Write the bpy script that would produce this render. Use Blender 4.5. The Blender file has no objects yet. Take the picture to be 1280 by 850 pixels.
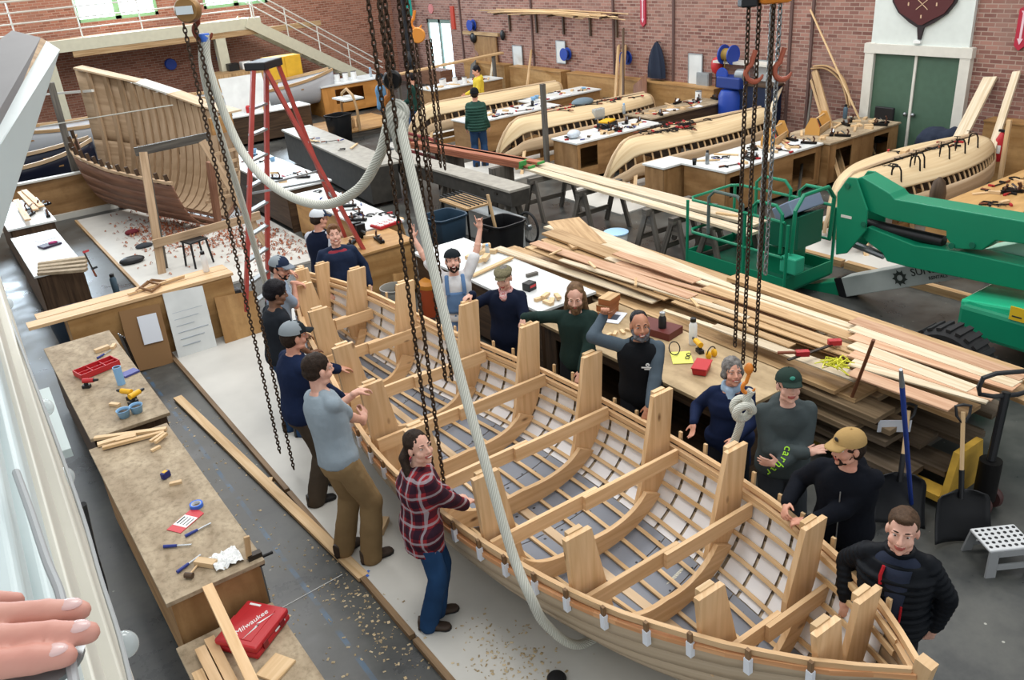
import bpy, math, random
import numpy as np
from mathutils import Vector, Matrix, noise as mnoise
V = Vector
random.seed(7)
SC = bpy.context.scene
COL = SC.collection
PI = math.pi

# ------------------------------------------------------------------ camera (a phone held over a balcony rail)
CAM_H, CAM_F = 4.75, 1060.0
_TH, _RO, _AZ = math.radians(25.3), math.radians(4.8), math.radians(33.5)
_fh = V((math.sin(_AZ), math.cos(_AZ), 0)); _r0 = V((math.cos(_AZ), -math.sin(_AZ), 0))
CF = math.cos(_TH)*_fh - math.sin(_TH)*V((0, 0, 1)); _u0 = math.sin(_TH)*_fh + math.cos(_TH)*V((0, 0, 1))
CR = math.cos(_RO)*_r0 - math.sin(_RO)*_u0; CU = math.sin(_RO)*_r0 + math.cos(_RO)*_u0
CP = V((0, 0, CAM_H))
def ray(x, y): return CF + ((x-640)/CAM_F)*CR - ((y-425)/CAM_F)*CU
def at(x, y, z=0.0):
    d = ray(x, y); return CP + d*((z-CAM_H)/d.z)
def atX(x, y, X):
    d = ray(x, y); return CP + d*(X/d.x)
def atY(x, y, Y):
    d = ray(x, y); return CP + d*(Y/d.y)

# ------------------------------------------------------------------ colours and materials
def lin(h):
    if isinstance(h, (tuple, list)): c = [x/255 for x in h]
    else: c = [int(h[i:i+2], 16)/255 for i in (0, 2, 4)]
    return tuple((x/12.92 if x <= .04045 else ((x+.055)/1.055)**2.4) for x in c) + (1,)
MATS = {}
def _new(name):
    m = bpy.data.materials.new(name); m.use_nodes = True
    nt = m.node_tree; b = nt.nodes['Principled BSDF']
    return m, nt, b
def _tone(nt, col, amount, coord='rnd'):
    """per-board brightness shift from the face attribute 'rnd'"""
    a = nt.nodes.new('ShaderNodeAttribute'); a.attribute_name = 'rnd'
    oi = nt.nodes.new('ShaderNodeObjectInfo')
    ad = nt.nodes.new('ShaderNodeMath'); ad.operation = 'ADD'
    nt.links.new(a.outputs['Fac'], ad.inputs[0]); nt.links.new(oi.outputs['Random'], ad.inputs[1])
    fr = nt.nodes.new('ShaderNodeMath'); fr.operation = 'FRACT'; nt.links.new(ad.outputs[0], fr.inputs[0])
    mr = nt.nodes.new('ShaderNodeMapRange'); mr.inputs[3].default_value = 1-amount; mr.inputs[4].default_value = 1+amount*.6
    nt.links.new(fr.outputs[0], mr.inputs[0])
    hs = nt.nodes.new('ShaderNodeHueSaturation')
    nt.links.new(mr.outputs[0], hs.inputs['Value']); nt.links.new(col, hs.inputs['Color'])
    return hs.outputs['Color']
def mat(name, c, rough=.6, metal=0, noise_amt=.0, nscale=8, spec=.4, emit=None, alpha=None, bump=0, bscale=60, c2=None):
    if name in MATS: return MATS[name]
    m, nt, b = _new(name)
    b.inputs['Base Color'].default_value = lin(c); b.inputs['Roughness'].default_value = rough
    b.inputs['Metallic'].default_value = metal; b.inputs['Specular IOR Level'].default_value = spec
    if noise_amt or c2:
        tc = nt.nodes.new('ShaderNodeTexCoord'); n = nt.nodes.new('ShaderNodeTexNoise')
        n.inputs['Scale'].default_value = nscale; n.inputs['Detail'].default_value = 4
        nt.links.new(tc.outputs['Object'], n.inputs['Vector'])
        r = nt.nodes.new('ShaderNodeValToRGB'); e = r.color_ramp.elements
        L = lin(c)
        e[0].position = .3; e[1].position = .7
        e[0].color = lin(c2) if c2 else tuple(x*(1-noise_amt) for x in L[:3])+(1,)
        e[1].color = L if c2 else tuple(min(1, x*(1+noise_amt*.6)) for x in L[:3])+(1,)
        nt.links.new(n.outputs['Fac'], r.inputs[0]); nt.links.new(r.outputs[0], b.inputs['Base Color'])
    if bump:
        tc = nt.nodes.new('ShaderNodeTexCoord'); n = nt.nodes.new('ShaderNodeTexNoise')
        n.inputs['Scale'].default_value = bscale; nt.links.new(tc.outputs['Object'], n.inputs['Vector'])
        bp = nt.nodes.new('ShaderNodeBump'); bp.inputs['Strength'].default_value = bump; bp.inputs['Distance'].default_value = .01
        nt.links.new(n.outputs['Fac'], bp.inputs['Height']); nt.links.new(bp.outputs[0], b.inputs['Normal'])
    if emit:
        b.inputs['Emission Color'].default_value = lin(c); b.inputs['Emission Strength'].default_value = emit
    if alpha is not None:
        b.inputs['Alpha'].default_value = alpha
    MATS[name] = m
    return m
def wood(name, light, dark, rough=.55, grain=22, along=1.3, tone=.12, knots=0, stain=0, staincol='6a5236', sscale=7):
    """board material: grain runs along U (the long side of each board)"""
    if name in MATS: return MATS[name]
    m, nt, b = _new(name); b.inputs['Roughness'].default_value = rough; b.inputs['Specular IOR Level'].default_value = .3
    uv = nt.nodes.new('ShaderNodeUVMap')
    mp = nt.nodes.new('ShaderNodeMapping'); mp.inputs['Scale'].default_value = (along, grain, 1)
    nt.links.new(uv.outputs[0], mp.inputs[0])
    n = nt.nodes.new('ShaderNodeTexNoise'); n.inputs['Scale'].default_value = 1; n.inputs['Detail'].default_value = 5
    n.inputs['Distortion'].default_value = .6
    nt.links.new(mp.outputs[0], n.inputs['Vector'])
    r = nt.nodes.new('ShaderNodeValToRGB'); e = r.color_ramp.elements
    e[0].position = .33; e[1].position = .66; e[0].color = lin(dark); e[1].color = lin(light)
    nt.links.new(n.outputs['Fac'], r.inputs[0])
    col = r.outputs[0]
    def over(fac, c):
        nonlocal col
        mx = nt.nodes.new('ShaderNodeMix'); mx.data_type = 'RGBA'
        nt.links.new(fac, mx.inputs[0]); nt.links.new(col, mx.inputs[6]); mx.inputs[7].default_value = lin(c)
        col = mx.outputs[2]
    if knots:
        mk = nt.nodes.new('ShaderNodeMapping'); mk.inputs['Scale'].default_value = (2.2, 5, 1); nt.links.new(uv.outputs[0], mk.inputs[0])
        vo = nt.nodes.new('ShaderNodeTexVoronoi'); vo.inputs['Scale'].default_value = knots
        nt.links.new(mk.outputs[0], vo.inputs['Vector'])
        mr = nt.nodes.new('ShaderNodeMapRange'); mr.inputs[1].default_value = .05; mr.inputs[2].default_value = .12
        mr.inputs[3].default_value = .85; mr.inputs[4].default_value = 0
        nt.links.new(vo.outputs['Distance'], mr.inputs[0]); over(mr.outputs[0], '5a3416')
    if stain:
        ns = nt.nodes.new('ShaderNodeTexNoise'); ns.inputs['Scale'].default_value = sscale; ns.inputs['Detail'].default_value = 6
        ns.inputs['Roughness'].default_value = .7
        nt.links.new(uv.outputs[0], ns.inputs['Vector'])
        mr = nt.nodes.new('ShaderNodeMapRange'); mr.inputs[1].default_value = .45; mr.inputs[2].default_value = .68
        mr.inputs[4].default_value = stain
        nt.links.new(ns.outputs['Fac'], mr.inputs[0]); over(mr.outputs[0], staincol)
    col = _tone(nt, col, tone)
    nt.links.new(col, b.inputs['Base Color'])
    MATS[name] = m
    return m

# ------------------------------------------------------------------ mesh builder
def frame(d, up=V((0, 0, 1))):
    d = V(d).normalized(); up = V(up)
    if abs(d.dot(up.normalized())) > .999: up = V((0, 1, 0)) if abs(d.y) < .9 else V((1, 0, 0))
    s = d.cross(up).normalized(); u = s.cross(d).normalized()
    return s, u, d
def TR(loc=(0, 0, 0), rz=0, ry=0, rx=0, s=1):
    M = Matrix.Translation(V(loc)) @ Matrix.Rotation(rz, 4, 'Z') @ Matrix.Rotation(ry, 4, 'Y') @ Matrix.Rotation(rx, 4, 'X')
    return M @ Matrix.Scale(s, 4) if s != 1 else M
class MB:
    def __init__(s): s.v = []; s.f = []; s.m = []; s.uv = []; s.r = []; s.sm = []
    def add(s, vs, fs, mi=0, uvs=None, M=None, rnd=None, smooth=False):
        o = len(s.v); rnd = random.random() if rnd is None else rnd
        s.v += [(M @ V(p)) if M is not None else V(p) for p in vs]
        for k, f in enumerate(fs):
            s.f.append([o+i for i in f]); s.m.append(mi); s.r.append(rnd); s.sm.append(smooth)
            s.uv.append(uvs[k] if uvs else [(V(vs[i]).x, V(vs[i]).y + V(vs[i]).z*.61) for i in f])
        return s
    def box(s, c, sz, M=None, mi=0, rz=0, taper=1.0, tapy=None):
        hx, hy, hz = sz[0]/2, sz[1]/2, sz[2]/2; c = V(c); ty = taper if tapy is None else tapy
        p = [V((x*hx*(taper if z > 0 else 1), y*hy*(ty if z > 0 else 1), z*hz)) for z in (-1, 1) for y in (-1, 1) for x in (-1, 1)]
        R = Matrix.Rotation(rz, 3, 'Z') if rz else None
        q = [c + (R @ a if R else a) for a in p]
        fs = [(0, 2, 3, 1), (4, 5, 7, 6), (0, 1, 5, 4), (2, 6, 7, 3), (0, 4, 6, 2), (1, 3, 7, 5)]
        ax = sorted(range(3), key=lambda i: -sz[i]); ou, ov = random.random()*9, random.random()*9
        uvs = []
        for f in fs:
            nrm = (p[f[1]]-p[f[0]]).cross(p[f[2]]-p[f[0]]); na = max(range(3), key=lambda i: abs(nrm[i]))
            a = [i for i in ax if i != na]
            uvs.append([(p[i][a[0]]+ou, p[i][a[1]]+ov) for i in f])
        return s.add(q, fs, mi, uvs, M)
    def board(s, p0, p1, w, t, up=(0, 0, 1), mi=0, M=None, w1=None):
        """a plank from p0 to p1, w wide, t thick along up (p0, p1 on its centre line)"""
        p0, p1 = V(p0), V(p1); L = (p1-p0).length; sd, u, d = frame(p1-p0, up); w1 = w if w1 is None else w1
        q = []
        for e, ww in ((p0, w), (p1, w1)):
            for b in (-1, 1):
                for a in (-1, 1): q.append(e + sd*(a*ww/2) + u*(b*t/2))
        fs = [(0, 1, 3, 2), (4, 6, 7, 5), (0, 4, 5, 1), (2, 3, 7, 6), (0, 2, 6, 4), (1, 5, 7, 3)]
        ou, ov = random.random()*9, random.random()*9
        loc = [((L if i >= 4 else 0)+ou, ((i & 1)*w), ((i >> 1) & 1)*t) for i in range(8)]
        uvs = [[(loc[i][1]+ou, loc[i][2]+ov) for i in f] for f in fs[:2]]
        uvs += [[(loc[i][0], loc[i][1]+ov) for i in f] for f in fs[2:4]] + [[(loc[i][0], loc[i][2]+ov) for i in f] for f in fs[4:]]
        return s.add(q, fs, mi, uvs, M)
    def rings(s, R, closed=False, caps=True, mi=0, smooth=True, M=None, rnd=None):
        """loft through rings of equal length"""
        n = len(R[0]); vs = [p for r in R for p in r]; fs = []; uvs = []; k = len(R)
        acc = [0]
        for i in range(1, k): acc.append(acc[-1]+(V(R[i][0])-V(R[i-1][0])).length)
        for i in range(k if closed else k-1):
            j = (i+1) % k
            for a in range(n):
                b = (a+1) % n
                fs.append((i*n+a, i*n+b, j*n+b, j*n+a))
                u0, u1 = acc[i], acc[j] if j else acc[-1]+.1
                uvs.append([(u0, a*.03), (u0, (a+1)*.03), (u1, (a+1)*.03), (u1, a*.03)])
        s.add(vs, fs, mi, uvs, M, rnd, smooth)
        if caps and not closed:
            s.add(R[0], [tuple(reversed(range(n)))], mi, None, M, rnd, False); s.add(R[-1], [tuple(range(n))], mi, None, M, rnd, False)
        return s
    def tube(s, pts, r, n=8, closed=False, caps=True, mi=0, M=None, flat=None):
        pts = [V(p) for p in pts]; k = len(pts); R = []; u = None
        for i in range(k):
            a = pts[(i-1) % k] if (closed or i) else pts[0]; b = pts[(i+1) % k] if (closed or i < k-1) else pts[-1]
            d = (b-a).normalized()
            if u is None: sd, u, _ = frame(d)
            else:
                u = (u - d*u.dot(d)).normalized(); sd = d.cross(u)
            rr = r[i] if isinstance(r, (list, tuple)) else r
            fl = flat or 1
            R.append([pts[i] + sd*(math.cos(t)*rr*fl) + u*(math.sin(t)*rr) for t in [2*PI*j/n for j in range(n)]])
        return s.rings(R, closed, caps, mi, True, M)
    def cyl(s, p0, p1, r0, r1=None, n=12, mi=0, M=None, caps=True):
        return s.tube([p0, p1], [r0, r0 if r1 is None else r1], n, False, caps, mi, M)
    def lathe(s, prof, n=20, M=None, mi=0, caps=True, sx=1, sy=1):
        R = [[V((r*sx*math.cos(2*PI*j/n), r*sy*math.sin(2*PI*j/n), z)) for j in range(n)] for r, z in prof]
        return s.rings(R, False, caps, mi, True, M)
    def prism(s, poly, h, M=None, mi=0):
        n = len(poly); vs = [V((x, y, 0)) for x, y in poly] + [V((x, y, h)) for x, y in poly]
        ar = sum(poly[i][0]*poly[(i+1) % n][1]-poly[(i+1) % n][0]*poly[i][1] for i in range(n))
        top = tuple(range(n, 2*n)); bot = tuple(reversed(range(n)))
        if ar < 0: top, bot = tuple(reversed(top)), tuple(reversed(bot))
        fs = [bot, top]
        for i in range(n):
            j = (i+1) % n
            fs.append((i, j, n+j, n+i) if ar > 0 else (j, i, n+i, n+j))
        xs = [p[0] for p in poly]; ys = [p[1] for p in poly]; tall = (max(ys)-min(ys)) > (max(xs)-min(xs)); ou = random.random()*9
        uvs = [[((vs[i].y if tall else vs[i].x)+ou, (vs[i].x if tall else vs[i].y)+vs[i].z+ou) for i in f] for f in fs]
        return s.add(vs, fs, mi, uvs, M)
    def ell(s, c, r, R=None, nu=16, nv=10, mi=0, M=None):
        c = V(c); ring = []
        if not hasattr(r, '__len__'): r = (r, r, r)
        for i in range(nv+1):
            ph = -PI/2 + PI*min(max(i, .04), nv-.04)/nv
            ring.append([c + ((R @ V((r[0]*math.cos(ph)*math.cos(t), r[1]*math.cos(ph)*math.sin(t), r[2]*math.sin(ph)))) if R is not None else
                         V((r[0]*math.cos(ph)*math.cos(t), r[1]*math.cos(ph)*math.sin(t), r[2]*math.sin(ph)))) for t in [2*PI*j/nu for j in range(nu)]])
        return s.rings(ring, False, True, mi, True, M)
    def cap(s, a, b, ra, rb, n=14, mi=0):
        """tapered capsule"""
        a, b = V(a), V(b); sd, u, d = frame(b-a); R = []
        L = (b-a).length
        st = [(-math.cos(t)*ra, math.sin(t)*ra) for t in (.15, .6, 1.1, PI/2)] + [(L*.5, (ra+rb)/2)] + [(L+math.cos(t)*rb, math.sin(t)*rb) for t in (PI/2, 1.1, .6, .15)]
        for z, r in st: R.append([a + d*z + sd*(math.cos(2*PI*j/n)*r) + u*(math.sin(2*PI*j/n)*r) for j in range(n)])
        return s.rings(R, False, True, mi, True)
    def grid(s, fn, nu, nv, mi=0, smooth=True, M=None, uvs=(1, 1), two=0, rnd=None):
        """surface patch fn(i/nu, j/nv)"""
        P = [[V(fn(i/nu, j/nv)) for j in range(nv+1)] for i in range(nu+1)]
        vs = [p for r in P for p in r]; fs = []; uv = []
        for i in range(nu):
            for j in range(nv):
                a = i*(nv+1)+j; fs.append((a, a+nv+1, a+nv+2, a+1))
                uv.append([(x/nu*uvs[0], y/nv*uvs[1]) for x, y in ((i, j), (i+1, j), (i+1, j+1), (i, j+1))])
        return s.add(vs, fs, mi, uv, M, rnd, smooth)
    def mesh(s, name):
        me = bpy.data.meshes.new(name)
        me.from_pydata([tuple(p) for p in s.v], [], s.f)
        me.polygons.foreach_set('material_index', s.m)
        me.polygons.foreach_set('use_smooth', s.sm)
        ul = me.uv_layers.new(name='UVMap')
        ul.data.foreach_set('uv', [c for f in s.uv for q in f for c in q])
        at_ = me.attributes.new('rnd', 'FLOAT', 'FACE'); at_.data.foreach_set('value', s.r)
        return me
    def build(s, name, mats, parent=None, local=False, bevel=0, sharp=35, solid=0):
        if not isinstance(mats, (list, tuple)): mats = [mats]
        if parent is not None and not local:
            I = parent['_Mi'] if '_Mi' in parent else None
            Mi = Matrix([list(I[0:4]), list(I[4:8]), list(I[8:12]), list(I[12:16])]) if I else None
            if Mi: s.v = [Mi @ p for p in s.v]
        loc = V((0, 0, 0))
        if parent is None and not local:
            lo = [min(p[i] for p in s.v) for i in range(3)]; hi = [max(p[i] for p in s.v) for i in range(3)]
            loc = V(((lo[0]+hi[0])/2, (lo[1]+hi[1])/2, lo[2])); s.v = [p-loc for p in s.v]
        me = s.mesh(name)
        for m in mats: me.materials.append(m)
        if any(s.sm): me.set_sharp_from_angle(angle=math.radians(sharp))
        o = bpy.data.objects.new(name, me); COL.objects.link(o); o.location = loc
        if parent is None: _setM(o, Matrix.Translation(loc))
        else:
            o.parent = parent
            if '_Mi' in parent: o['_Mi'] = parent['_Mi']
        if solid:
            md = o.modifiers.new('solid', 'SOLIDIFY'); md.thickness = abs(solid); md.offset = 0 if solid > 0 else -1
        if bevel:
            md = o.modifiers.new('bevel', 'BEVEL'); md.width = bevel; md.segments = 2; md.limit_method = 'ANGLE'
        return o
def _setM(o, M):
    I = M.inverted(); o['_Mi'] = [c for row in I for c in row]
def tag(o, label, cat, group=None, kind=None):
    o['label'] = label; o['category'] = cat
    if group: o['group'] = group
    if kind: o['kind'] = kind
    return o
def thing(name, label, cat, loc=(0, 0, 0), rz=0, group=None):
    o = bpy.data.objects.new(name, None); COL.objects.link(o); o.empty_display_size = .1
    o.location = V(loc); o.rotation_euler = (0, 0, rz); tag(o, label, cat, group)
    _setM(o, Matrix.Translation(V(loc)) @ Matrix.Rotation(rz, 4, 'Z'))
    return o
def struct(o):
    o['kind'] = 'structure'; return o
def dup(root, loc, rz=0, label=None, group=None, rx=None, ry=0, s=None):
    r = root.copy(); COL.objects.link(r); r.location = V(loc); r.rotation_euler = (rx if rx is not None else root.rotation_euler.x, ry, rz)
    if s: r.scale = (s, s, s)
    if label: r['label'] = label
    if group: r['group'] = group
    def kids(a, b):
        for ch in list(a.children):
            c = ch.copy(); COL.objects.link(c); c.parent = b; kids(ch, c)
    kids(root, r)
    return r
class Proto:
    """first placing moves the prototype itself, later placings copy it"""
    def __init__(s, root): s.root = root; s.used = False
    def put(s, loc, rz=0, label=None, group=None, rx=0, ry=0, sc=None):
        if s.used: return dup(s.root, loc, rz, label, group, rx, ry, sc)
        r = s.root; s.used = True; r.location = V(loc); r.rotation_euler = (rx, ry, rz)
        if sc: r.scale = (sc, sc, sc)
        if label: r['label'] = label
        if group: r['group'] = group
        return r
def text_mesh(txt, size, M, name, m, parent, local=False, shear=0, ext=.002, align='CENTER', local_parent=True):
    c = bpy.data.curves.new(name, 'FONT'); c.body = txt; c.size = size; c.extrude = ext; c.align_x = align; c.align_y = 'CENTER'; c.shear = shear
    t = bpy.data.objects.new(name, c); COL.objects.link(t); bpy.context.view_layer.update()
    me = bpy.data.meshes.new_from_object(t.evaluated_get(bpy.context.evaluated_depsgraph_get()))
    bpy.data.objects.remove(t); bpy.data.curves.remove(c)
    me.materials.clear(); me.materials.append(m)
    if parent is not None and '_Mi' in parent and not local:
        I = parent['_Mi']; M = Matrix([list(I[0:4]), list(I[4:8]), list(I[8:12]), list(I[12:16])]) @ M
    me.transform(M); me.name = name
    o = bpy.data.objects.new(name, me); COL.objects.link(o); o.parent = parent
    if parent is not None and '_Mi' in parent: o['_Mi'] = parent['_Mi']
    return o
def axes(x, y, z, o):
    """matrix with given axes and origin"""
    return Matrix(((x[0], y[0], z[0], o[0]), (x[1], y[1], z[1], o[1]), (x[2], y[2], z[2], o[2]), (0, 0, 0, 1)))
# ------------------------------------------------------------------ common materials
PINE = wood('pine boards', 'debc92', 'cba578', knots=1.0, tone=.1)
PINE2 = wood('pale batten wood', 'd9bc94', 'c19e70', tone=.12)
PLY = wood('plywood sheet', 'b58e5c', '936b3d', grain=6, along=.7, tone=.1, stain=.35, staincol='7a5a36')
PLYD = wood('worn plywood top', 'b3a288', '8e7c64', grain=4, along=2.2, tone=.06, stain=.6, staincol='66573f', sscale=16, rough=.7)
CEDAR = wood('cedar planking', 'd6c19b', 'c3a981', grain=9, along=.4, tone=.03)
PALE = wood('pale hull planking', 'cdb596', 'b59a78', grain=10, along=.7, tone=.08)
LUMBER = wood('sawn lumber', 'c4a47b', '9f7e56', tone=.2)
LUMBERW = wood('whitish sawn board', 'd8cab2', 'bda989', tone=.14)
LUMBERP = wood('pinkish sawn board', 'cda88a', 'b08464', tone=.16)
OLDWOOD = wood('grey weathered timber', '6c675f', '4a4641', tone=.2)
DARKWOOD = wood('dark timber', '5a4634', '3b2c20', tone=.2)
REDWOOD = wood('red brown planking', '8c6650', '6d4a3a', tone=.15)
WHITETOP = mat('whiteboard bench top', 'd5d8d6', .35, noise_amt=.12, nscale=3)
OFFWHITE = mat('off white paint', 'cfccc2', .5, noise_amt=.05)
CREAM = mat('cream painted steel', 'c9c5ae', .5, noise_amt=.06)
BLACK = mat('black plastic', '16171a', .45)
BLACKM = mat('black iron', '1d1c1c', .5, .6)
STEEL = mat('bare steel', '8f9396', .35, .9)
GALV = mat('galvanised steel', 'a3a8aa', .45, .7, noise_amt=.1)
RED = mat('red plastic', 'b3262b', .45)
REDP = mat('red tool paint', 'a8252b', .5)
YELLOW = mat('yellow plastic', 'e0a91c', .5)
BLUE = mat('blue plastic', '1f3f96', .45)
BLUET = mat('blue masking tape', '3a69c4', .6)
LBLUE = mat('light blue plastic', '86b2d8', .5)
WHITE = mat('white plastic', 'e4e5e3', .45)
PAPER = mat('paper', 'd7dbe2', .8)
ORANGE = mat('orange paint', 'd8812a', .45)
GLASSY = mat('clear plastic', 'aebcc4', .15, alpha=.55)
DARKSTEEL = mat('dark oiled steel', '3a332d', .45, .7, noise_amt=.2)
NAVYCLOTH = mat('navy canvas', '1d2638', .9)
GREENP = mat('green machine paint', '0a7a58', .42, noise_amt=.06, nscale=2)
TYRE = mat('tyre rubber', '1c1c1d', .8)

def brick(name, c1, c2, mortar, dirt='8a7a72'):
    m, nt, b = _new(name); b.inputs['Roughness'].default_value = .85; b.inputs['Specular IOR Level'].default_value = .2
    uv = nt.nodes.new('ShaderNodeUVMap')
    br = nt.nodes.new('ShaderNodeTexBrick'); br.inputs['Scale'].default_value = 1
    br.inputs['Brick Width'].default_value = .23; br.inputs['Row Height'].default_value = .078; br.inputs['Mortar Size'].default_value = .009
    br.inputs['Color1'].default_value = lin(c1); br.inputs['Color2'].default_value = lin(c2); br.inputs['Mortar'].default_value = lin(mortar)
    br.inputs['Bias'].default_value = -.1
    nt.links.new(uv.outputs[0], br.inputs['Vector'])
    n = nt.nodes.new('ShaderNodeTexNoise'); n.inputs['Scale'].default_value = .9; n.inputs['Detail'].default_value = 7; n.inputs['Roughness'].default_value = .65
    nt.links.new(uv.outputs[0], n.inputs['Vector'])
    mr = nt.nodes.new('ShaderNodeMapRange'); mr.inputs[1].default_value = .48; mr.inputs[2].default_value = .68; mr.inputs[4].default_value = .6
    nt.links.new(n.outputs['Fac'], mr.inputs[0])
    mx = nt.nodes.new('ShaderNodeMix'); mx.data_type = 'RGBA'; nt.links.new(mr.outputs[0], mx.inputs[0]); nt.links.new(br.outputs['Color'], mx.inputs[6]); mx.inputs[7].default_value = lin(dirt)
    bp = nt.nodes.new('ShaderNodeBump'); bp.inputs['Strength'].default_value = .4; bp.inputs['Distance'].default_value = .01
    nt.links.new(br.outputs['Fac'], bp.inputs['Height']); bp.invert = True
    nt.links.new(bp.outputs[0], b.inputs['Normal']); nt.links.new(mx.outputs[2], b.inputs['Base Color'])
    MATS[name] = m; return m
BRICK_R = brick('red brick', '9c7468', '6b4842', 'a08c80', '8f756b')
BRICK_L = brick('orange red brick', 'a5705c', '80503f', 'a98f7e', '95705f')

def concrete():
    m, nt, b = _new('concrete floor')
    tc = nt.nodes.new('ShaderNodeTexCoord')
    n = nt.nodes.new('ShaderNodeTexNoise'); n.inputs['Scale'].default_value = 1.3; n.inputs['Detail'].default_value = 9; n.inputs['Roughness'].default_value = .68
    nt.links.new(tc.outputs['Object'], n.inputs['Vector'])
    r = nt.nodes.new('ShaderNodeValToRGB'); e = r.color_ramp.elements; e[0].position = .35; e[1].position = .72
    e[0].color = lin('303232'); e[1].color = lin('5a5a55')
    nt.links.new(n.outputs['Fac'], r.inputs[0])
    # worn blue layout lines running along the shop
    sx = nt.nodes.new('ShaderNodeSeparateXYZ'); nt.links.new(tc.outputs['Object'], sx.inputs[0])
    def band(src, pos, w):
        a = nt.nodes.new('ShaderNodeMath'); a.operation = 'SUBTRACT'; nt.links.new(src, a.inputs[0]); a.inputs[1].default_value = pos
        c = nt.nodes.new('ShaderNodeMath'); c.operation = 'ABSOLUTE'; nt.links.new(a.outputs[0], c.inputs[0])
        d = nt.nodes.new('ShaderNodeMath'); d.operation = 'LESS_THAN'; nt.links.new(c.outputs[0], d.inputs[0]); d.inputs[1].default_value = w
        return d.outputs[0]
    n2 = nt.nodes.new('ShaderNodeTexNoise'); n2.inputs['Scale'].default_value = 6; n2.inputs['Detail'].default_value = 6
    nt.links.new(tc.outputs['Object'], n2.inputs['Vector'])
    g = nt.nodes.new('ShaderNodeMapRange'); g.inputs[1].default_value = .42; g.inputs[2].default_value = .6; nt.links.new(n2.outputs['Fac'], g.inputs[0])
    mu = nt.nodes.new('ShaderNodeMath'); mu.operation = 'MULTIPLY'; nt.links.new(band(sx.outputs['X'], 1.50-6, .02), mu.inputs[0]); nt.links.new(g.outputs[0], mu.inputs[1])
    mx = nt.nodes.new('ShaderNodeMix'); mx.data_type = 'RGBA'; nt.links.new(mu.outputs[0], mx.inputs[0]); nt.links.new(r.outputs[0], mx.inputs[6]); mx.inputs[7].default_value = lin('38536a')
    # pale specks of dried paint
    vo = nt.nodes.new('ShaderNodeTexVoronoi'); vo.inputs['Scale'].default_value = 9; nt.links.new(tc.outputs['Object'], vo.inputs['Vector'])
    lt = nt.nodes.new('ShaderNodeMath'); lt.operation = 'LESS_THAN'; lt.inputs[1].default_value = .1; nt.links.new(vo.outputs['Distance'], lt.inputs[0])
    gm = nt.nodes.new('ShaderNodeMapRange'); gm.inputs[1].default_value = .52; gm.inputs[2].default_value = .6; nt.links.new(n.outputs['Fac'], gm.inputs[0])
    l2 = nt.nodes.new('ShaderNodeMath'); l2.operation = 'MULTIPLY'; nt.links.new(lt.outputs[0], l2.inputs[0]); nt.links.new(gm.outputs[0], l2.inputs[1])
    m2 = nt.nodes.new('ShaderNodeMix'); m2.data_type = 'RGBA'; nt.links.new(l2.outputs[0], m2.inputs[0]); nt.links.new(mx.outputs[2], m2.inputs[6]); m2.inputs[7].default_value = lin('a5a49a')
    nt.links.new(m2.outputs[2], b.inputs['Base Color'])
    rr = nt.nodes.new('ShaderNodeMapRange'); rr.inputs[1].default_value = .3; rr.inputs[2].default_value = .7; rr.inputs[3].default_value = .22; rr.inputs[4].default_value = .5
    nt.links.new(n.outputs['Fac'], rr.inputs[0]); nt.links.new(rr.outputs[0], b.inputs['Roughness'])
    MATS['concrete floor'] = m; return m
CONC = concrete()

# ------------------------------------------------------------------ the building
fl = MB(); fl.box((6, 13, -.1), (26, 40, .2)); struct(fl.build('floor', CONC))
XW, YW, ZT = 16.3, 31.0, 7.5
def wall_piece(mb, axis, pos, a0, a1, z0, z1, th=.35):
    """axis 'x': wall plane x=pos facing -x; 'y': plane y=pos facing -y"""
    if axis == 'x':
        q = [(pos, a0, z0), (pos, a1, z0), (pos, a1, z1), (pos, a0, z1)]; o = V((th, 0, 0))
    else:
        q = [(a1, pos, z0), (a0, pos, z0), (a0, pos, z1), (a1, pos, z1)]; o = V((0, th, 0))
    vs = [V(p) for p in q] + [V(p)+o for p in q]
    fs = [(3, 2, 1, 0), (4, 5, 6, 7), (0, 1, 5, 4), (1, 2, 6, 5), (2, 3, 7, 6), (3, 0, 4, 7)]
    uv = []
    for f in fs: uv.append([((vs[i].y if axis == 'x' else vs[i].x)+(vs[i]-vs[f[0]]).dot(o.normalized()), vs[i].z) for i in f])
    mb.add(vs, fs, 0, uv)
def wall_with_holes(name, axis, pos, a0, a1, holes, m):
    """holes: (start, end, z0, z1)"""
    mb = MB(); holes = sorted(holes); cur = a0
    for h0, h1, z0, z1 in holes:
        if h0 > cur: wall_piece(mb, axis, pos, cur, h0, 0, ZT)
        if z0 > 0: wall_piece(mb, axis, pos, h0, h1, 0, z0)
        wall_piece(mb, axis, pos, h0, h1, z1, ZT); cur = h1
    wall_piece(mb, axis, pos, cur, a1, 0, ZT)
    return mb.build(name, m)
GD = (26.85, 28.5, 0, 2.35)
struct(wall_with_holes('wall_right', 'x', XW, -3, YW+.35, [GD], BRICK_R))
WIN = [(.9, 3.05, 3.36, 5.4), (5.25, 7.75, 3.36, 5.4), (9.25, 11.5, 3.36, 5.4)]
struct(wall_with_holes('wall_left', 'y', YW, -7, XW, WIN, BRICK_L))
GREENF = mat('pale green window frame', '8fbf8d', .5)
GLASS = mat('daylit frosted glass', 'dcefff', .3, emit=3)
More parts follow.
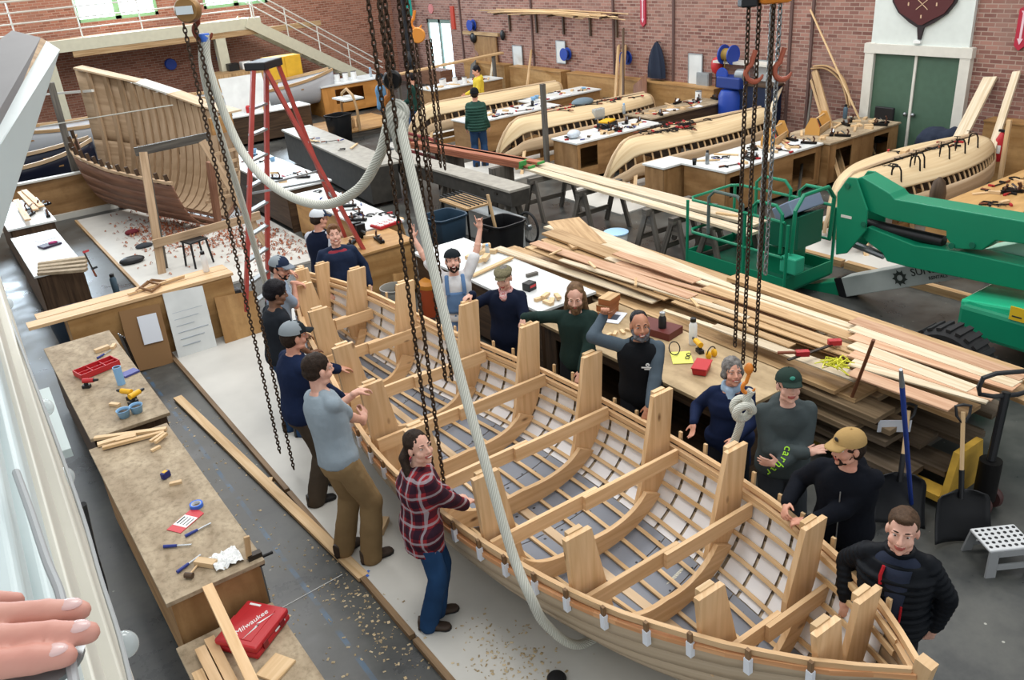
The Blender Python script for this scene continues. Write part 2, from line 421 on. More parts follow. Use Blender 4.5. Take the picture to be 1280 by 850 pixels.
for k, (a, b, z0, z1) in enumerate(WIN):
    w = MB()
    for zz in (z0+.05, z1-.05): w.box(((a+b)/2, YW+.08, zz), (b-a, .1, .1))
    for xx in (a+.05, (a+b)/2, b-.05): w.box((xx, YW+.08, (z0+z1)/2), (.18 if xx == (a+b)/2 else .1, .1, z1-z0))
    wf = struct(w.build(f'window_{k+1}', GREENF))
    g = MB()
    for q in range(6): g.box(((a+b)/2, YW+.09, z0+(q+.5)*(z1-z0)/6), (b-a-.2, .01, (z1-z0)/6-.01))
    g.build('pane', GLASS, wf)
# glazed door by the corner
d = MB(); a, b, _, zt = GD
for yy in (a+.04, (a+b)/2, b-.04): d.box((XW+.1, yy, zt/2), (.1, .13 if yy == (a+b)/2 else .08, zt))
d.box((XW+.1, (a+b)/2, zt-.05), (.1, b-a, .16)); d.box((XW+.1, (a+b)/2, .1), (.1, b-a, .2))
do = struct(d.build('door_1', mat('grey green door frame', '7d8f86', .5)))
g = MB()
for s in (-1, 1): g.box((XW+.11, (a+b)/2+s*(b-a)/4, 1.2), (.012, (b-a)/2-.1, 2.0))
g.build('pane', GLASS, do)
# piers and pipe marks on the right brick wall
pm = MB()
for yy in (18.35, 16.1, 12.55, 12.0, 22.05, 26.1): pm.box((XW-.02, yy, ZT/2), (.05, .06, ZT))
struct(pm.build('trim_1', mat('dark wall seam', '5d4742', .85)))
p = MB(); p.cyl((15.9, 29.35, .9), (15.9, 29.35, ZT), .09, n=16)
p.lathe([(.09, 0), (.2, .02), (.24, .3), (.12, .55)], M=TR((15.9, 29.35, .7))); p.cyl((15.9, 29.35, 0), (15.9, 29.35, .75), .11, n=12)
tag(p.build('stove_pipe', BLACK), 'tall black stove pipe in the far corner left of the glazed door', 'pipe')
# ------------------------------------------------------------------ the lapstrake boat in the middle, full of moulds
BX, BY0, BY1 = 3.43, 1.58, 9.80
_bt = [(1.58, .015), (1.7, .1), (1.9, .27), (2.13, .40), (2.4, .54), (2.7, .66), (3.0, .77), (3.3, .85), (3.7, .92), (4.2, .985), (4.7, 1.02), (5.2, 1.035), (5.7, 1.02),
       (6.1, .99), (6.5, .93), (7.0, .84), (7.5, .73), (8.0, .65), (8.4, .57), (8.8, .48), (9.2, .35), (9.5, .19), (9.7, .07), (9.8, .015)]
def bhalf(y): return float(np.interp(y, [a for a, _ in _bt], [b for _, b in _bt]))
def bsheer(y): t = (y-5.57)/4.0; return .78+.33*t*t
def bsec(y, t, inset=0.0):
    """hull section: t 0 keel .. 1 gunwale -> (half width, z)"""
    e = min(1, abs(y-5.65)/4.15); p = 2.4-1.3*e*e; b = max(.012, bhalf(y)-inset); zs = bsheer(y); zk = .07+.45*e**7 + inset*.8
    th = t*PI/2
    s_, c_ = math.sin(th), max(0, math.cos(th))
    return b*s_**(2/p), zk+(zs-zk)*(1-c_**(2/p))
def bpt(y, t, side, inset=0.0):
    w, z = bsec(y, t, inset); return V((BX+side*w, y, z))
HULLW = wood('grey tan hull planks', 'c3b29a', 'ad997f', grain=9, along=.5, tone=.05, rough=.6)
def panel_mat(name, c, dot):
    m, nt, b = _new(name); b.inputs['Roughness'].default_value = .6
    uv = nt.nodes.new('ShaderNodeUVMap')
    vo = nt.nodes.new('ShaderNodeTexVoronoi'); vo.inputs['Scale'].default_value = 9; vo.inputs['Randomness'].default_value = .35
    nt.links.new(uv.outputs[0], vo.inputs['Vector'])
    lt = nt.nodes.new('ShaderNodeMath'); lt.operation = 'LESS_THAN'; lt.inputs[1].default_value = .11; nt.links.new(vo.outputs['Distance'], lt.inputs[0])
    mx = nt.nodes.new('ShaderNodeMix'); mx.data_type = 'RGBA'; nt.links.new(lt.outputs[0], mx.inputs[0]); mx.inputs[6].default_value = lin(c); mx.inputs[7].default_value = lin(dot)
    nt.links.new(_tone(nt, mx.outputs[2], .05), b.inputs['Base Color']); MATS[name] = m; return m
PANW = panel_mat('white inner planks', 'e2e2e4', '3a3632'); PANG = panel_mat('shade grey bottom planks', '7c818b', '26262a')  # the bottom grey is shade low in the hull, put into the plank colour
boat = thing('wooden_boat', 'long double ended wooden boat full of pine moulds in the middle of the people', 'boat', (BX, 5.65, 0))
NS = 9
mb = MB()
for side in (-1, 1):
    for k in range(NS):
        t0, t1 = k/NS, (k+1)/NS
        def fn(u, v, side=side, t0=t0, t1=t1):
            y = BY0+(BY1-BY0)*u; p = bpt(y, (t0+(t1-t0)*v)*.965, side); out = .004+.012*(1-v)
            return p + V((side*out*min(1, bhalf(y)*3), 0, -out*.25))
        g = MB(); g.grid(fn, 60, 3, smooth=True, uvs=(8.2, .16))
        if side > 0: g.f = [list(reversed(f)) for f in g.f]; g.uv = [list(reversed(q)) for q in g.uv]
        mb.add(g.v, g.f, 0, g.uv, smooth=True)
mb.build('planking', HULLW, boat, solid=.014)
# sheer plank's salmon coloured top edge
mb = MB()
for side in (-1, 1):
    pts = [bpt(BY0+(BY1-BY0)*i/50, .955, side)+V((side*.012, 0, 0)) for i in range(51)]
    for a, b in zip(pts[:-1], pts[1:]): mb.board(a, b+(b-a)*.03, .032, .034, mi=0)
mb.build('sheer_plank_edge', wood('salmon cedar edge', 'd9a678', 'c48a5c', tone=.05), boat)
# inside planks, seen between battens
yy = BY0+.35; k = 0
bot = MB(); BARE = wood('bare brown planks', '7d6040', '5c4229', tone=.2)
while yy < BY1-.45:
    w = .235
    for side in (-1, 1):
        g = MB()
        g.grid(lambda u, v: bpt(yy+w*u*.93, .40+.56*v, side, .02), 2, 10, smooth=True, uvs=(w, .8), rnd=random.random())
        if side < 0: g.f = [list(reversed(f)) for f in g.f]; g.uv = [list(reversed(q)) for q in g.uv]
        g.build('inner_plank', PANW, boat)
    yy += .25; k += 1
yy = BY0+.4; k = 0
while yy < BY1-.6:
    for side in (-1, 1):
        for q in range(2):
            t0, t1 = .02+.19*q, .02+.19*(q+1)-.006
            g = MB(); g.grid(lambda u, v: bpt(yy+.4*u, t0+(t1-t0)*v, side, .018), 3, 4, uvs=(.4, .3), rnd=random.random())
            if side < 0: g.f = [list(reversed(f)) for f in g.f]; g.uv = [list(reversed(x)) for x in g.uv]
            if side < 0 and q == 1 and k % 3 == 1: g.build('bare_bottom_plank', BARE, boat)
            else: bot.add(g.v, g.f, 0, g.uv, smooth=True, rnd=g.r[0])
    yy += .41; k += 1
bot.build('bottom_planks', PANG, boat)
# battens along the inside
for side in (-1, 1):
    for j in range(8):
        t = .09+.122*j
        N = 26; pts = [bpt(BY0+.22+(BY1-BY0-.44)*i/N, t, side, .03) for i in range(N+1)]
        m_ = MB(); R = []
        for i, p in enumerate(pts):
            y = BY0+.22+(BY1-BY0-.44)*i/N
            a = bpt(y, t+.02, side, .03)-bpt(y, t-.02, side, .03); a = a.normalized() if a.length > 1e-6 else V((0, 0, 1))
            nrm = a.cross(V((0, 1, 0)))*(1 if side > 0 else -1); nrm = -nrm if nrm.x*side > 0 else nrm
            R.append([p-a*.016, p+a*.016, p+a*.016+nrm*.02, p-a*.016+nrm*.02])
        if side < 0: R = [list(reversed(r)) for r in R]
        m_.rings(R, smooth=False); m_.build('batten', PINE2, boat)
# two rails over the sheer
for side in (-1, 1):
    for dz, din in ((.0, .0), (-.06, .03)):
        N = 40; m_ = MB(); R = []
        for i in range(N+1):
            y = BY0+.02+(BY1-BY0-.04)*i/N; h = bhalf(y)-din
            c = V((BX+side*max(h, .0), y, bsheer(y)+.02+dz))
            R.append([c+V((-.018, 0, -.02)), c+V((.018, 0, -.02)), c+V((.018, 0, .02)), c+V((-.018, 0, .02))])
        m_.rings(R, smooth=False); m_.build('gunwale_batten', PINE, boat)
# rib heads standing up along the sheer, the near ones taped white
TAPE = mat('white tape', 'dfe4ec', .6); RIB = wood('brown rib', '8a6c4c', '6a4f36')
n_ = 26
for k in range(n_):
    y = BY0+.42+(BY1-BY0-1.0)*k/(n_-1)
    for side in (-1, 1):
        w = bhalf(y); zs = bsheer(y); m_ = MB()
        o = random.uniform(-.02, .02)
        if side > 0:
            m_.board((BX+w+.03, y+o, zs-.25), (BX+w+.045, y+o, zs+random.uniform(.06, .13)), .03, .02, up=(1, 0, 0)); m_.build('rib_head', PINE2, boat)
        else:
            m_.board((BX-w-.025, y+o, zs-.12), (BX-w-.035, y+o, zs+.06), .028, .022, up=(1, 0, 0)); rb = m_.build('rib_head', RIB, boat)
            t_ = MB(); t_.board((BX-w-.026, y+o, zs-.12), (BX-w-.03, y+o, zs-.01), .04, .034, up=(1, 0, 0)); t_.build('tape_wrap', TAPE, rb)
# stems
for y, s in ((BY0, -1), (BY1, 1)):
    m_ = MB(); zs = bsheer(y)
    pts = [V((BX, y-s*.62, .10)), V((BX, y-s*.3, .2)), V((BX, y-s*.08, .45)), V((BX, y+s*.03, zs+.1))]
    for a, b in zip(pts[:-1], pts[1:]): m_.board(a-(b-a)*.06, b, .07, .09, up=(0, s, .01))
    m_.build('stem', PINE, boat)
m_ = MB(); m_.board((BX, BY0+.5, .05), (BX, BY1-.5, .05), .08, .1); m_.build('keel', PALE, boat)
# moulds
ZTOP = 1.31
def mould(y, ztop, tA=.52, bw=.27, spall=.75, plain=False):
    b = bhalf(y); th = .042; bw = min(bw, b*.8+.03)
    def P(poly): # polygon in (x from centre, z) -> extruded along y
        return axes((1, 0, 0), (0, 0, 1), (0, -1, 0), (BX, y+th/2, 0)), poly
    m_ = MB(); N = 14
    out = [(lambda q: (q[0], q[1]))(bsec(y, .62*abs(i)/N, .055)) for i in range(-N, N+1)]
    outer = [(w*(1 if i >= N else -1), z) for i, (w, z) in enumerate(out)]
    dpt = .19 if b > .5 else .11
    inner = []
    for i in range(-N, N+1):
        w, z = bsec(y, .60*abs(i)/N, .055); k = abs(i)/N
        inner.append(((w-dpt*.75*k)*(1 if i >= 0 else -1), z+dpt*(1-.45*k)))
    M, poly = P(outer+list(reversed(inner))); m_.prism(poly, th, M)
    md = m_.build('building_mould', PINE, boat)
    for s in (-1, 1):
        edge = [bsec(y, tA+(1-tA)*i/8, .05) for i in range(9)]
        top = (edge[-1][0]+.035, ztop)
        poly = [(w*s, z) for w, z in edge]+[(top[0]*s, top[1]), ((top[0]-bw*.8)*s, top[1]), ((max(.02, edge[4][0]-bw*1.0))*s, edge[4][1]), (max(.015, edge[0][0]-bw*.55)*s, edge[0][1]+.05)]
        q = MB(); q.prism(poly, th, axes((1, 0, 0), (0, 0, 1), (0, -1, 0), (BX, y+th/2+.001+(th if not plain else 0), 0))); q.build('side_board', PINE, md)
        c = MB(); c.box((BX+s*(top[0]-bw*.42), y+th*1.5+.02, ztop-.02), (bw*.45, .04, .06)); c.build('cleat', PINE2, md)
    if spall:
        q = MB(); x0, z0 = bsec(y, .93, .06); hh = .06
        q.board((BX-x0, y-.04, spall), (BX+.08, y-.04, spall), .034, .125, up=(0, 0, 1)); q.board((BX-.08, y-.076, spall), (BX+x0, y-.076, spall), .034, .125, up=(0, 0, 1))
        q.build('cross_spall', PINE, md)
for y, zt, sp in ((1.98, 1.22, 0), (2.56, 1.24, .74), (3.44, 1.27, .75), (4.32, 1.33, .75), (5.24, 1.33, .75), (6.12, 1.35, .77), (6.98, 1.37, .77), (8.0, 1.37, .79), (8.85, 1.36, .8), (9.4, 1.34, 0)):
    mould(y, zt, spall=sp)
# blocks that hold the boat upright
for y in (3.2, 5.1, 6.6, 8.2):
    m_ = MB(); m_.box((BX, y, .03), (.3, .12, .06)); m_.build('keel_block', OLDWOOD, boat)

# ------------------------------------------------------------------ platforms on the floor
PANEL = mat('white floor panel', 'c6c4bd', .45, noise_amt=.07, nscale=2.5)
pf = thing('floor_platform', 'large off white plywood platform edged with brown battens under the middle boat', 'platform', (3.4, 7.2, 0))
m_ = MB(); m_.box((3.07, 6.6, .02), (2.26, 9.85, .04)); m_.build('panel', PANEL, pf)
m_ = MB()
for y0, y1 in ((1.7, 4.55), (4.6, 7.05), (7.1, 11.5)): m_.board((1.915, y0, .022), (1.915, y1, .022), .05, .05)
m_.build('edging', wood('brown edging', '8f7558', '6b543c'), pf)
# ------------------------------------------------------------------ people
def remesh(mb, voxel, name, mats, parent, smooth=3, wrinkle=0, wscale=9, matfn=None, seed=0, flat=False):
    """fuse overlapping closed shapes into one continuous skin"""
    me = bpy.data.meshes.new('tmp'); me.from_pydata([tuple(p) for p in mb.v], [], mb.f)
    o = bpy.data.objects.new('tmp', me); COL.objects.link(o)
    md = o.modifiers.new('r', 'REMESH'); md.mode = 'VOXEL'; md.voxel_size = voxel
    if smooth:
        sm = o.modifiers.new('s', 'SMOOTH'); sm.factor = .5; sm.iterations = smooth
    bpy.context.view_layer.update()
    ne = bpy.data.meshes.new_from_object(o.evaluated_get(bpy.context.evaluated_depsgraph_get()))
    bpy.data.objects.remove(o); bpy.data.meshes.remove(me)
    ne.name = name; ne.materials.clear()
    if not isinstance(mats, (list, tuple)): mats = [mats]
    for m in mats: ne.materials.append(m)
    n = len(ne.vertices); co = np.empty(n*3, np.float32); ne.vertices.foreach_get('co', co); co = co.reshape(-1, 3)
    if wrinkle:
        nr = np.empty(n*3, np.float32); ne.vertices.foreach_get('normal', nr); nr = nr.reshape(-1, 3)
        d = np.array([mnoise.noise(V((p[0]*wscale+seed, p[1]*wscale+seed*2, p[2]*wscale*.75)))+.6*abs(mnoise.noise(V((p[0]*wscale*2.1+seed, p[1]*wscale*2.1, p[2]*wscale*1.4)))) for p in co])
        co = co + nr*(d*wrinkle)[:, None]; ne.vertices.foreach_set('co', co.astype(np.float32).ravel())
    if matfn:
        k = len(ne.polygons); c = np.empty(k*3, np.float32); ne.polygons.foreach_get('center', c); c = c.reshape(-1, 3)
        ne.polygons.foreach_set('material_index', matfn(c).astype(np.int32))
    ne.polygons.foreach_set('use_smooth', [True]*len(ne.polygons)); ne.update()
    ob = bpy.data.objects.new(name, ne); COL.objects.link(ob); ob.parent = parent
    return ob
def ik(a, t, l1, l2, hint):
    a, t = V(a), V(t); d = t-a; L = min(d.length, (l1+l2)*.995); d.normalize(); t = a+d*L
    x = (l1*l1-l2*l2+L*L)/(2*L); h = math.sqrt(max(0, l1*l1-x*x)); hint = V(hint); p = hint-d*hint.dot(d)
    p = p.normalized() if p.length > 1e-5 else V((0, 0, -1))
    return a+d*x+p*h, t
def cloth(name, c, rough=.9, c2=None, bump=.15, bs=90, amt=.18, ns=5):
    return mat(name, c, rough, noise_amt=amt, nscale=ns, spec=.15, bump=bump, bscale=bs, c2=c2)
def skin_mat(name, c, c2): 
    if name in MATS: return MATS[name]
    m = mat(name, c, .5, nscale=14, spec=.35, c2=c2); b = m.node_tree.nodes['Principled BSDF']
    b.inputs['Subsurface Weight'].default_value = .0
    return m
SKIN = skin_mat('fair skin', 'd3a088', 'c88a74'); SKIN2 = skin_mat('pale skin', 'd8ac98', 'cc9885'); SKINT = skin_mat('tan skin', 'b98468', 'a56f55'); SKIND = skin_mat('dark skin', '7d5a46', '6a4937')
LIP = mat('lips', 'a8564f', .45); LIPD = mat('dark lips', '6b3f35', .45); EYEW = mat('eye white', 'd6cfc8', .3); IRIS = mat('iris', '33261e', .3); TEETH = mat('teeth', 'e8e2d6', .35); MOUTH = mat('open mouth', '4a1e1c', .6)
HAIRB = cloth('dark brown hair', '2e231c', .6, amt=.4, ns=40, bump=.5); HAIRBR = cloth('brown hair', '4d3a2b', .6, amt=.35, ns=40, bump=.5); HAIRK = cloth('black hair', '17151a', .5, amt=.4, ns=40, bump=.5)
HAIRG = cloth('grey hair', '87837f', .65, c2='4f4b48', bump=.5, ns=30); HAIRL = cloth('light brown hair', '7a5f45', .6, c2='4f3a29', ns=30, bump=.5); HAIRR = cloth('short ginger brown hair', '6b4a32', .6, amt=.3, ns=40, bump=.5)
TORSO = [(.80, .13, .095), (.88, .168, .118), (.96, .172, .122), (1.05, .158, .112), (1.15, .155, .110), (1.26, .172, .118), (1.35, .178, .118), (1.41, .155, .100), (1.455, .105, .078), (1.49, .068, .066)]
def basis_from(fwd, up):
    f = V(fwd).normalized(); u = V(up); u = (u-f*u.dot(f)).normalized(); r = f.cross(u)
    return r, f, u
def hand_shapes(mb, w, d, n, side, k, curl=.5, spread=.12, thumb=.6, fingers=None):
    """palm, four fingers and a thumb. w wrist, d wrist to knuckles, n palm normal (out of the palm); side +1 right hand"""
    d = V(d).normalized(); n = V(n); n = (n-d*n.dot(d)).normalized(); l = d.cross(n)*side   # l points to the thumb
    R = Matrix((l, d, n)).transposed()
    mb.ell(V(w)+d*.05*k, (.041*k, .056*k, .017*k), R, 12, 8); mb.cap(V(w)-d*.02*k, V(w)+d*.04*k, .026*k, .03*k, 10)
    for i, (off, L) in enumerate(((.031, .075), (.0105, .085), (-.0105, .08), (-.031, .062))):
        c = fingers[i] if fingers else curl
        p = V(w)+d*.088*k+l*off*k; a = d*math.cos(off*spread*30)+l*math.sin(off*spread*30); ang = c*.55
        for j, fr in enumerate((.45, .32, .25)):
            dirv = a*math.cos(ang)+n*math.sin(ang); q = p+dirv*L*fr*k
            mb.cap(p, q, (.0098-.0008*j)*k, (.0092-.0009*j)*k, 8); p = q; ang += c*.85
    p = V(w)+d*.028*k+l*.034*k; a = (d*.62+l*.75*thumb+n*.35).normalized()
    q = p+a*.042*k; mb.cap(p-a*.015*k, q, .0135*k, .011*k, 8); a2 = (a+d*.5+n*.3*curl).normalized(); mb.cap(q, q+a2*.03*k, .011*k, .0085*k, 8)
class Person:
    def __init__(s, label, xy, face, h=1.76, z0=0, lean=0, side=0, wide=1.0, look=None, skin=SKIN, feet=None, knees=None, hipdrop=0, female=False, group=None, belly=0, hips=None, roll=0, name='person', twist=0, hs=1.09):
        s.k = k = h/1.76; s.hk = hs; s.skin = skin; s.wide = wide; s.female = female
        f = V((face[0], face[1], 0)).normalized(); s.rz = math.atan2(f.y, f.x)-PI/2
        s.root = thing(name, label, 'person', (xy[0], xy[1], z0), s.rz, group)
        s.W = Matrix.Translation(V((xy[0], xy[1], z0))) @ Matrix.Rotation(s.rz, 4, 'Z'); s.I = s.W.inverted(); s.IR = Matrix.Rotation(-s.rz, 3, 'Z')
        hx, hy = (hips or (0, 0)); s.P0 = V((hx, hy, .96*k-hipdrop)); la, sa = math.radians(lean), math.radians(side)
        s.sp = V((math.sin(sa), math.sin(la), math.cos(la)*math.cos(sa))).normalized(); tw = math.radians(twist)
        s.rt = V((math.cos(tw), -math.sin(tw)*0+math.sin(tw), 0)); s.rt = (s.rt-s.sp*s.rt.dot(s.sp)).normalized(); s.fw = s.sp.cross(s.rt)
        s.belly = belly
        s.neck = s.at_h(1.48); s.sh = {1: s.at_h(1.405)+s.rt*(.160*k*wide*(.88 if female else 1)), -1: s.at_h(1.405)-s.rt*(.160*k*wide*(.88 if female else 1))}
        fwd = s.IR @ V(look) if look is not None else V((0, 1, 0))
        s.hr, s.hf, s.hu = basis_from(fwd, V((math.sin(math.radians(roll)), .0, 1)))
        s.hc = s.neck+s.sp*.118*k+V((0, .012, .045))*k + s.hf*.018*k
        s.HR = Matrix((s.hr, s.hf, s.hu)).transposed()
        # legs
        feet = feet or ((-.1, -.02), (.1, .02)); s.legs = {}
        for i, sd in enumerate((-1, 1)):
            ft = feet[i]; fx, fy = ft[0], ft[1]; fz = ft[2] if len(ft) > 2 else 0
            hip = V((hx+sd*.088*k, hy, s.P0.z-.03*k)); ank = V((fx, fy, .085*k+fz))
            kn, ank = ik(hip, ank, .445*k, .435*k, (knees[i] if knees else (sd*.12, 1, 0)))
            s.legs[sd] = (hip, kn, ank)
        s.arms = {}; s.hands = {}
    def at_h(s, hh): 
        k = s.k
        return s.P0+V((0, 0, (hh-.96)*k)) if hh < .96 else s.P0+s.sp*((hh-.96)*k)
    def toL(s, p): return s.I @ V(p)
    def arm(s, sd, target=None, hint=(0, -.6, -1), local=None, d=None, n=None, up=0, **hk):
        """sd +1 right. target in world or local; d, n hand direction and palm normal (world if target given)"""
        k = s.k; sh = s.sh[sd]+s.sp*up*k
        t = V(local)*k if local is not None else s.toL(target)
        el, wr = ik(sh, t, .30*k, .265*k, V((hint[0]*sd, hint[1], hint[2])))
        s.arms[sd] = (sh, el, wr)
        dd = (s.IR @ V(d)) if d is not None else (wr-el).normalized()
        nn = (s.IR @ V(n)) if n is not None else V((-sd, .2, 0))
        s.hands[sd] = (wr, dd, nn, hk); return s
    def rings(s, lo, hi, off, n=24, flare=0, dsq=1.0):
        R = []; k = s.k; hs = [x[0] for x in TORSO]
        m_ = max(2, int((hi-lo)/.035))
        for i in range(m_+1):
            hh = lo+(hi-lo)*i/m_; wx = float(np.interp(hh, hs, [x[1] for x in TORSO])); dy = float(np.interp(hh, hs, [x[2] for x in TORSO]))
            if s.female: wx *= (1.04 if hh < 1.0 else (.9 if hh < 1.2 else .93)); dy *= (1.12 if 1.2 < hh < 1.36 else .95)
            wx = (wx*(s.wide if hh < 1.45 else 1)+off+flare*max(0, 1.1-hh))*k; dy = (dy*(1+(s.wide-1)*.6)+off*.9+flare*max(0, 1.1-hh))*k*dsq
            b = s.belly*math.exp(-((hh-1.08)/.12)**2)*k
            c = s.at_h(hh)
            R.append([c+s.rt*(math.copysign(abs(math.cos(a))**.85, math.cos(a))*wx)+s.fw*(math.sin(a)*(dy+(b if math.sin(a) > 0 else 0))) for a in [2*PI*j/n for j in range(n)]])
        return R
    def body(s, smile=0, vox=.0068, mouth_open=False, face_marks=True):
        k = s.k; mb = MB(); mb.rings(s.rings(.80, 1.49, 0))
        for sd in (-1, 1):
            hip, kn, an = s.legs[sd]; mb.cap(hip, kn, .082*k, .058*k); mb.cap(kn, an, .055*k, .038*k); mb.ell(kn+(an-kn)*.3+V((0, -.012, 0)), (.05*k, .055*k, .09*k)); mb.cap(an+V((0, -.02*k, -.045*k)), an+V((0, .11*k, -.062*k)), .032*k, .017*k)
            if sd in s.arms:
                sh, el, wr = s.arms[sd]; mb.cap(s.at_h(1.36)+s.rt*sd*.1*k, sh, .075*k, .055*k); mb.cap(sh, el, .054*k, .041*k); mb.cap(el, wr, .042*k, .027*k); mb.ell(el+(wr-el)*.25, .042*k)
                w, d, n, hk = s.hands[sd]; hand_shapes(mb, w, d, n, sd, k, **hk)
        mb.cap(s.neck-s.sp*.05*k, s.hc-s.hf*.02*k-s.hu*.05*k, .06*k, .055*k)
        K = k; k = k*s.hk; H = lambda x, y, z: s.hc+s.HR @ V((x*k, y*k, z*k))
        def E(c, r): mb.ell(H(*c), tuple(a*k for a in r), s.HR, 18, 12)
        j = .94 if s.female else 1
        E((0, -.012, .035), (.075, .096, .086)); E((0, .022, -.03), (.062*j, .068, .082)); E((0, .05, -.085), (.034*j, .034, .03)); E((0, .068, -.098), (.02, .02, .016))
        for sd in (-1, 1):
            E((sd*.04, .052, -.03), (.026, .03, .028)); E((sd*.077, -.008, -.006), (.011, .02, .031)); E((sd*.04, .02, -.075), (.024*j, .045, .024))
            E((sd*.03, .078, .03), (.028, .014, .009)); E((sd*.011, .1, -.027), (.0095, .011, .008))
        mb.cap(H(0, .086, .016), H(0, .111, -.021), .009*k, .0125*k, 10)
        E((0, .088, -.054), (.024+.006*smile, .011, .0055)); E((0, .086, -.066), (.02+.004*smile, .011, .0065)); E((0, .078, -.045), (.03, .014, .02))
        lipc = H(0, .09, -.06); fr = s.hf; up = s.hu; rt = s.hr
        def matfn(c):
            q = c-np.array(lipc); x = q@np.array(rt); z = q@np.array(up); y = q@np.array(fr)
            zz = z-(abs(x)**2)*smile*9
            return ((abs(x) < (.025+.006*smile)*k) & (abs(zz) < .0105*k) & (y > -.012*k)).astype(int)
        s.bodyo = remesh(mb, vox, 'body', [s.skin, LIPD if s.skin is SKIND else LIP], s.root, 2, matfn=matfn if face_marks else None)
        for sd in (-1, 1):
            e = MB(); e.ell(H(sd*.031, .0685, .009), (.0135*k, .0118*k, .0072*k*(1-.4*smile)), s.HR, 12, 8)
            eo = e.build('eye', EYEW, s.root, local=True)
            e = MB(); e.ell(H(sd*.031, .0775, .0085), (.0062*k, .0048*k, .0055*k*(1-.3*smile)), s.HR, 10, 6); e.build('iris', IRIS, eo, local=True)
        if mouth_open:
            e = MB(); e.ell(H(0, .088, -.068), (.024*k, .014*k, .018*k), s.HR, 14, 8); mo = e.build('mouth', MOUTH, s.root, local=True)
            e = MB(); e.ell(H(0, .095, -.059), (.018*k, .008*k, .005*k), s.HR, 12, 6); e.build('teeth', TEETH, mo, local=True)
        elif smile > .6:
            e = MB(); e.ell(H(0, .092, -.0595), (.02*k, .0085*k, .0048*k), s.HR, 14, 6); e.build('teeth', TEETH, s.root, local=True)
        return s
    def brows(s, m):
        k = s.k*s.hk; b = MB(); H = lambda x, y, z: s.hc+s.HR @ V((x*k, y*k, z*k))
        for sd in (-1, 1):
            b = MB(); b.tube([H(sd*.016, .089, .035), H(sd*.031, .088, .039), H(sd*.05, .073, .033)], [.0032*k, .0042*k, .0026*k], 6); b.build('eyebrow', m, s.root, local=True)
        return s
    def hair(s, m, vol=.006, cap=False, front=.0, sides=0, back=0, long=0, pony=False, name='hair', curly=0, recede=0):
        k = s.k*s.hk; mb = MB(); H = lambda x, y, z: s.hc+s.HR @ V((x*k, y*k, z*k))
        mb.ell(H(0, -.02-recede, .046), ((.077+vol)*k, (.094+vol)*k, (.083+vol)*k), s.HR, 20, 14) if not cap else mb.ell(H(0, -.022, .02), ((.077+vol*.6)*k, (.088+vol)*k, (.06)*k), s.HR, 20, 12)
        mb.ell(H(0, -.045, .0), ((.071+vol)*k, (.066+vol)*k, (.06+vol+back)*k), s.HR, 18, 10)
        if front: mb.ell(H(0, .052, .1), (.05*k, (.026+front)*k, .026*k), s.HR, 14, 8)
        if sides:
            for sd in (-1, 1): mb.ell(H(sd*.07, -.015, -.01), (.022*k+vol*k, .045*k, sides*k), s.HR, 12, 8)
        if long:
            for sd in (-1, 1):
                mb.cap(H(sd*.068, -.02, .02), H(sd*.085, -.01, -.1-long*.4), .03*k, .035*k); mb.cap(H(sd*.085, -.01, -.1-long*.4), H(sd*.1, .04, -.1-long), .035*k, .015*k)
            mb.cap(H(0, -.06, 0), H(0, -.075, -.1-long), .07*k, .05*k)
        if pony:
            mb.cap(H(.03, -.09, .0), H(.09, -.09, -.05), .035*k, .036*k); mb.cap(H(.09, -.09, -.05), H(.11, -.06, -.17), .036*k, .026*k); mb.cap(H(.11, -.06, -.17), H(.11, -.04, -.24), .026*k, .01*k)
        remesh(mb, .007, name, m, s.root, 2, wrinkle=.005+curly, wscale=26 if not curly else 40, seed=k*9); return s
    def beard(s, m, long=0, vol=0):
        k = s.k*s.hk; mb = MB(); H = lambda x, y, z: s.hc+s.HR @ V((x*k, y*k, z*k))
        mb.ell(H(0, .058, -.1), ((.034+vol)*k, (.034+vol)*k, .024*k), s.HR, 14, 8)
        for sd in (-1, 1):
            mb.cap(H(sd*.063, .012, -.035), H(sd*.045, .05, -.085), (.014+vol)*k, (.02+vol)*k); mb.cap(H(sd*.045, .05, -.085), H(0, .07, -.1), (.018+vol)*k, (.02+vol)*k)
            mb.cap(H(0, .092, -.043), H(sd*.032, .08, -.062), .007*k, .007*k); mb.cap(H(sd*.034, .078, -.06), H(sd*.03, .066, -.095), .008*k, .012*k)
        if long:
            mb.cap(H(0, .06, -.1), H(0, .075, -.13-long), .045*k, .02*k); mb.cap(H(0, .05, -.1), H(0, .06, -.1-long*.6), .05*k, .036*k)
        remesh(mb, .006, 'beard', m, s.root, 2, wrinkle=.006, wscale=30); return s
    def cap_(s, mfront, mback=None, mbrim=None, back=False, emblem=None, name='cap'):
        k = s.k*s.hk; mb = MB(); H = lambda x, y, z: s.hc+s.HR @ V((x*k, y*k, z*k)); sg = -1 if back else 1
        prof = [(.0, 1.0), (.10, .985), (.3, .95), (.55, .84), (.75, .67), (.9, .44), (.98, .2), (1.0, .03)]
        R = [[H(math.cos(a)*.094*r, -.008+math.sin(a)*.111*r, .045+z*.092+.012*(-sg*math.sin(a))*(1-z)*0) for a in [2*PI*j/28 for j in range(28)]] for z, r in prof]
        if mback is None: mb.rings(R)
        else:
            mb.rings(R); 
            for i, f in enumerate(mb.f):
                c = sum((mb.v[q] for q in f), V((0, 0, 0)))/len(f); yl = (c-s.hc).dot(s.hf)*sg/k
                mb.m[i] = 0 if yl > .025 else 1
        co = mb.build(name, [mfront, mback or mfront], s.root, local=True, sharp=60)
        b = MB()
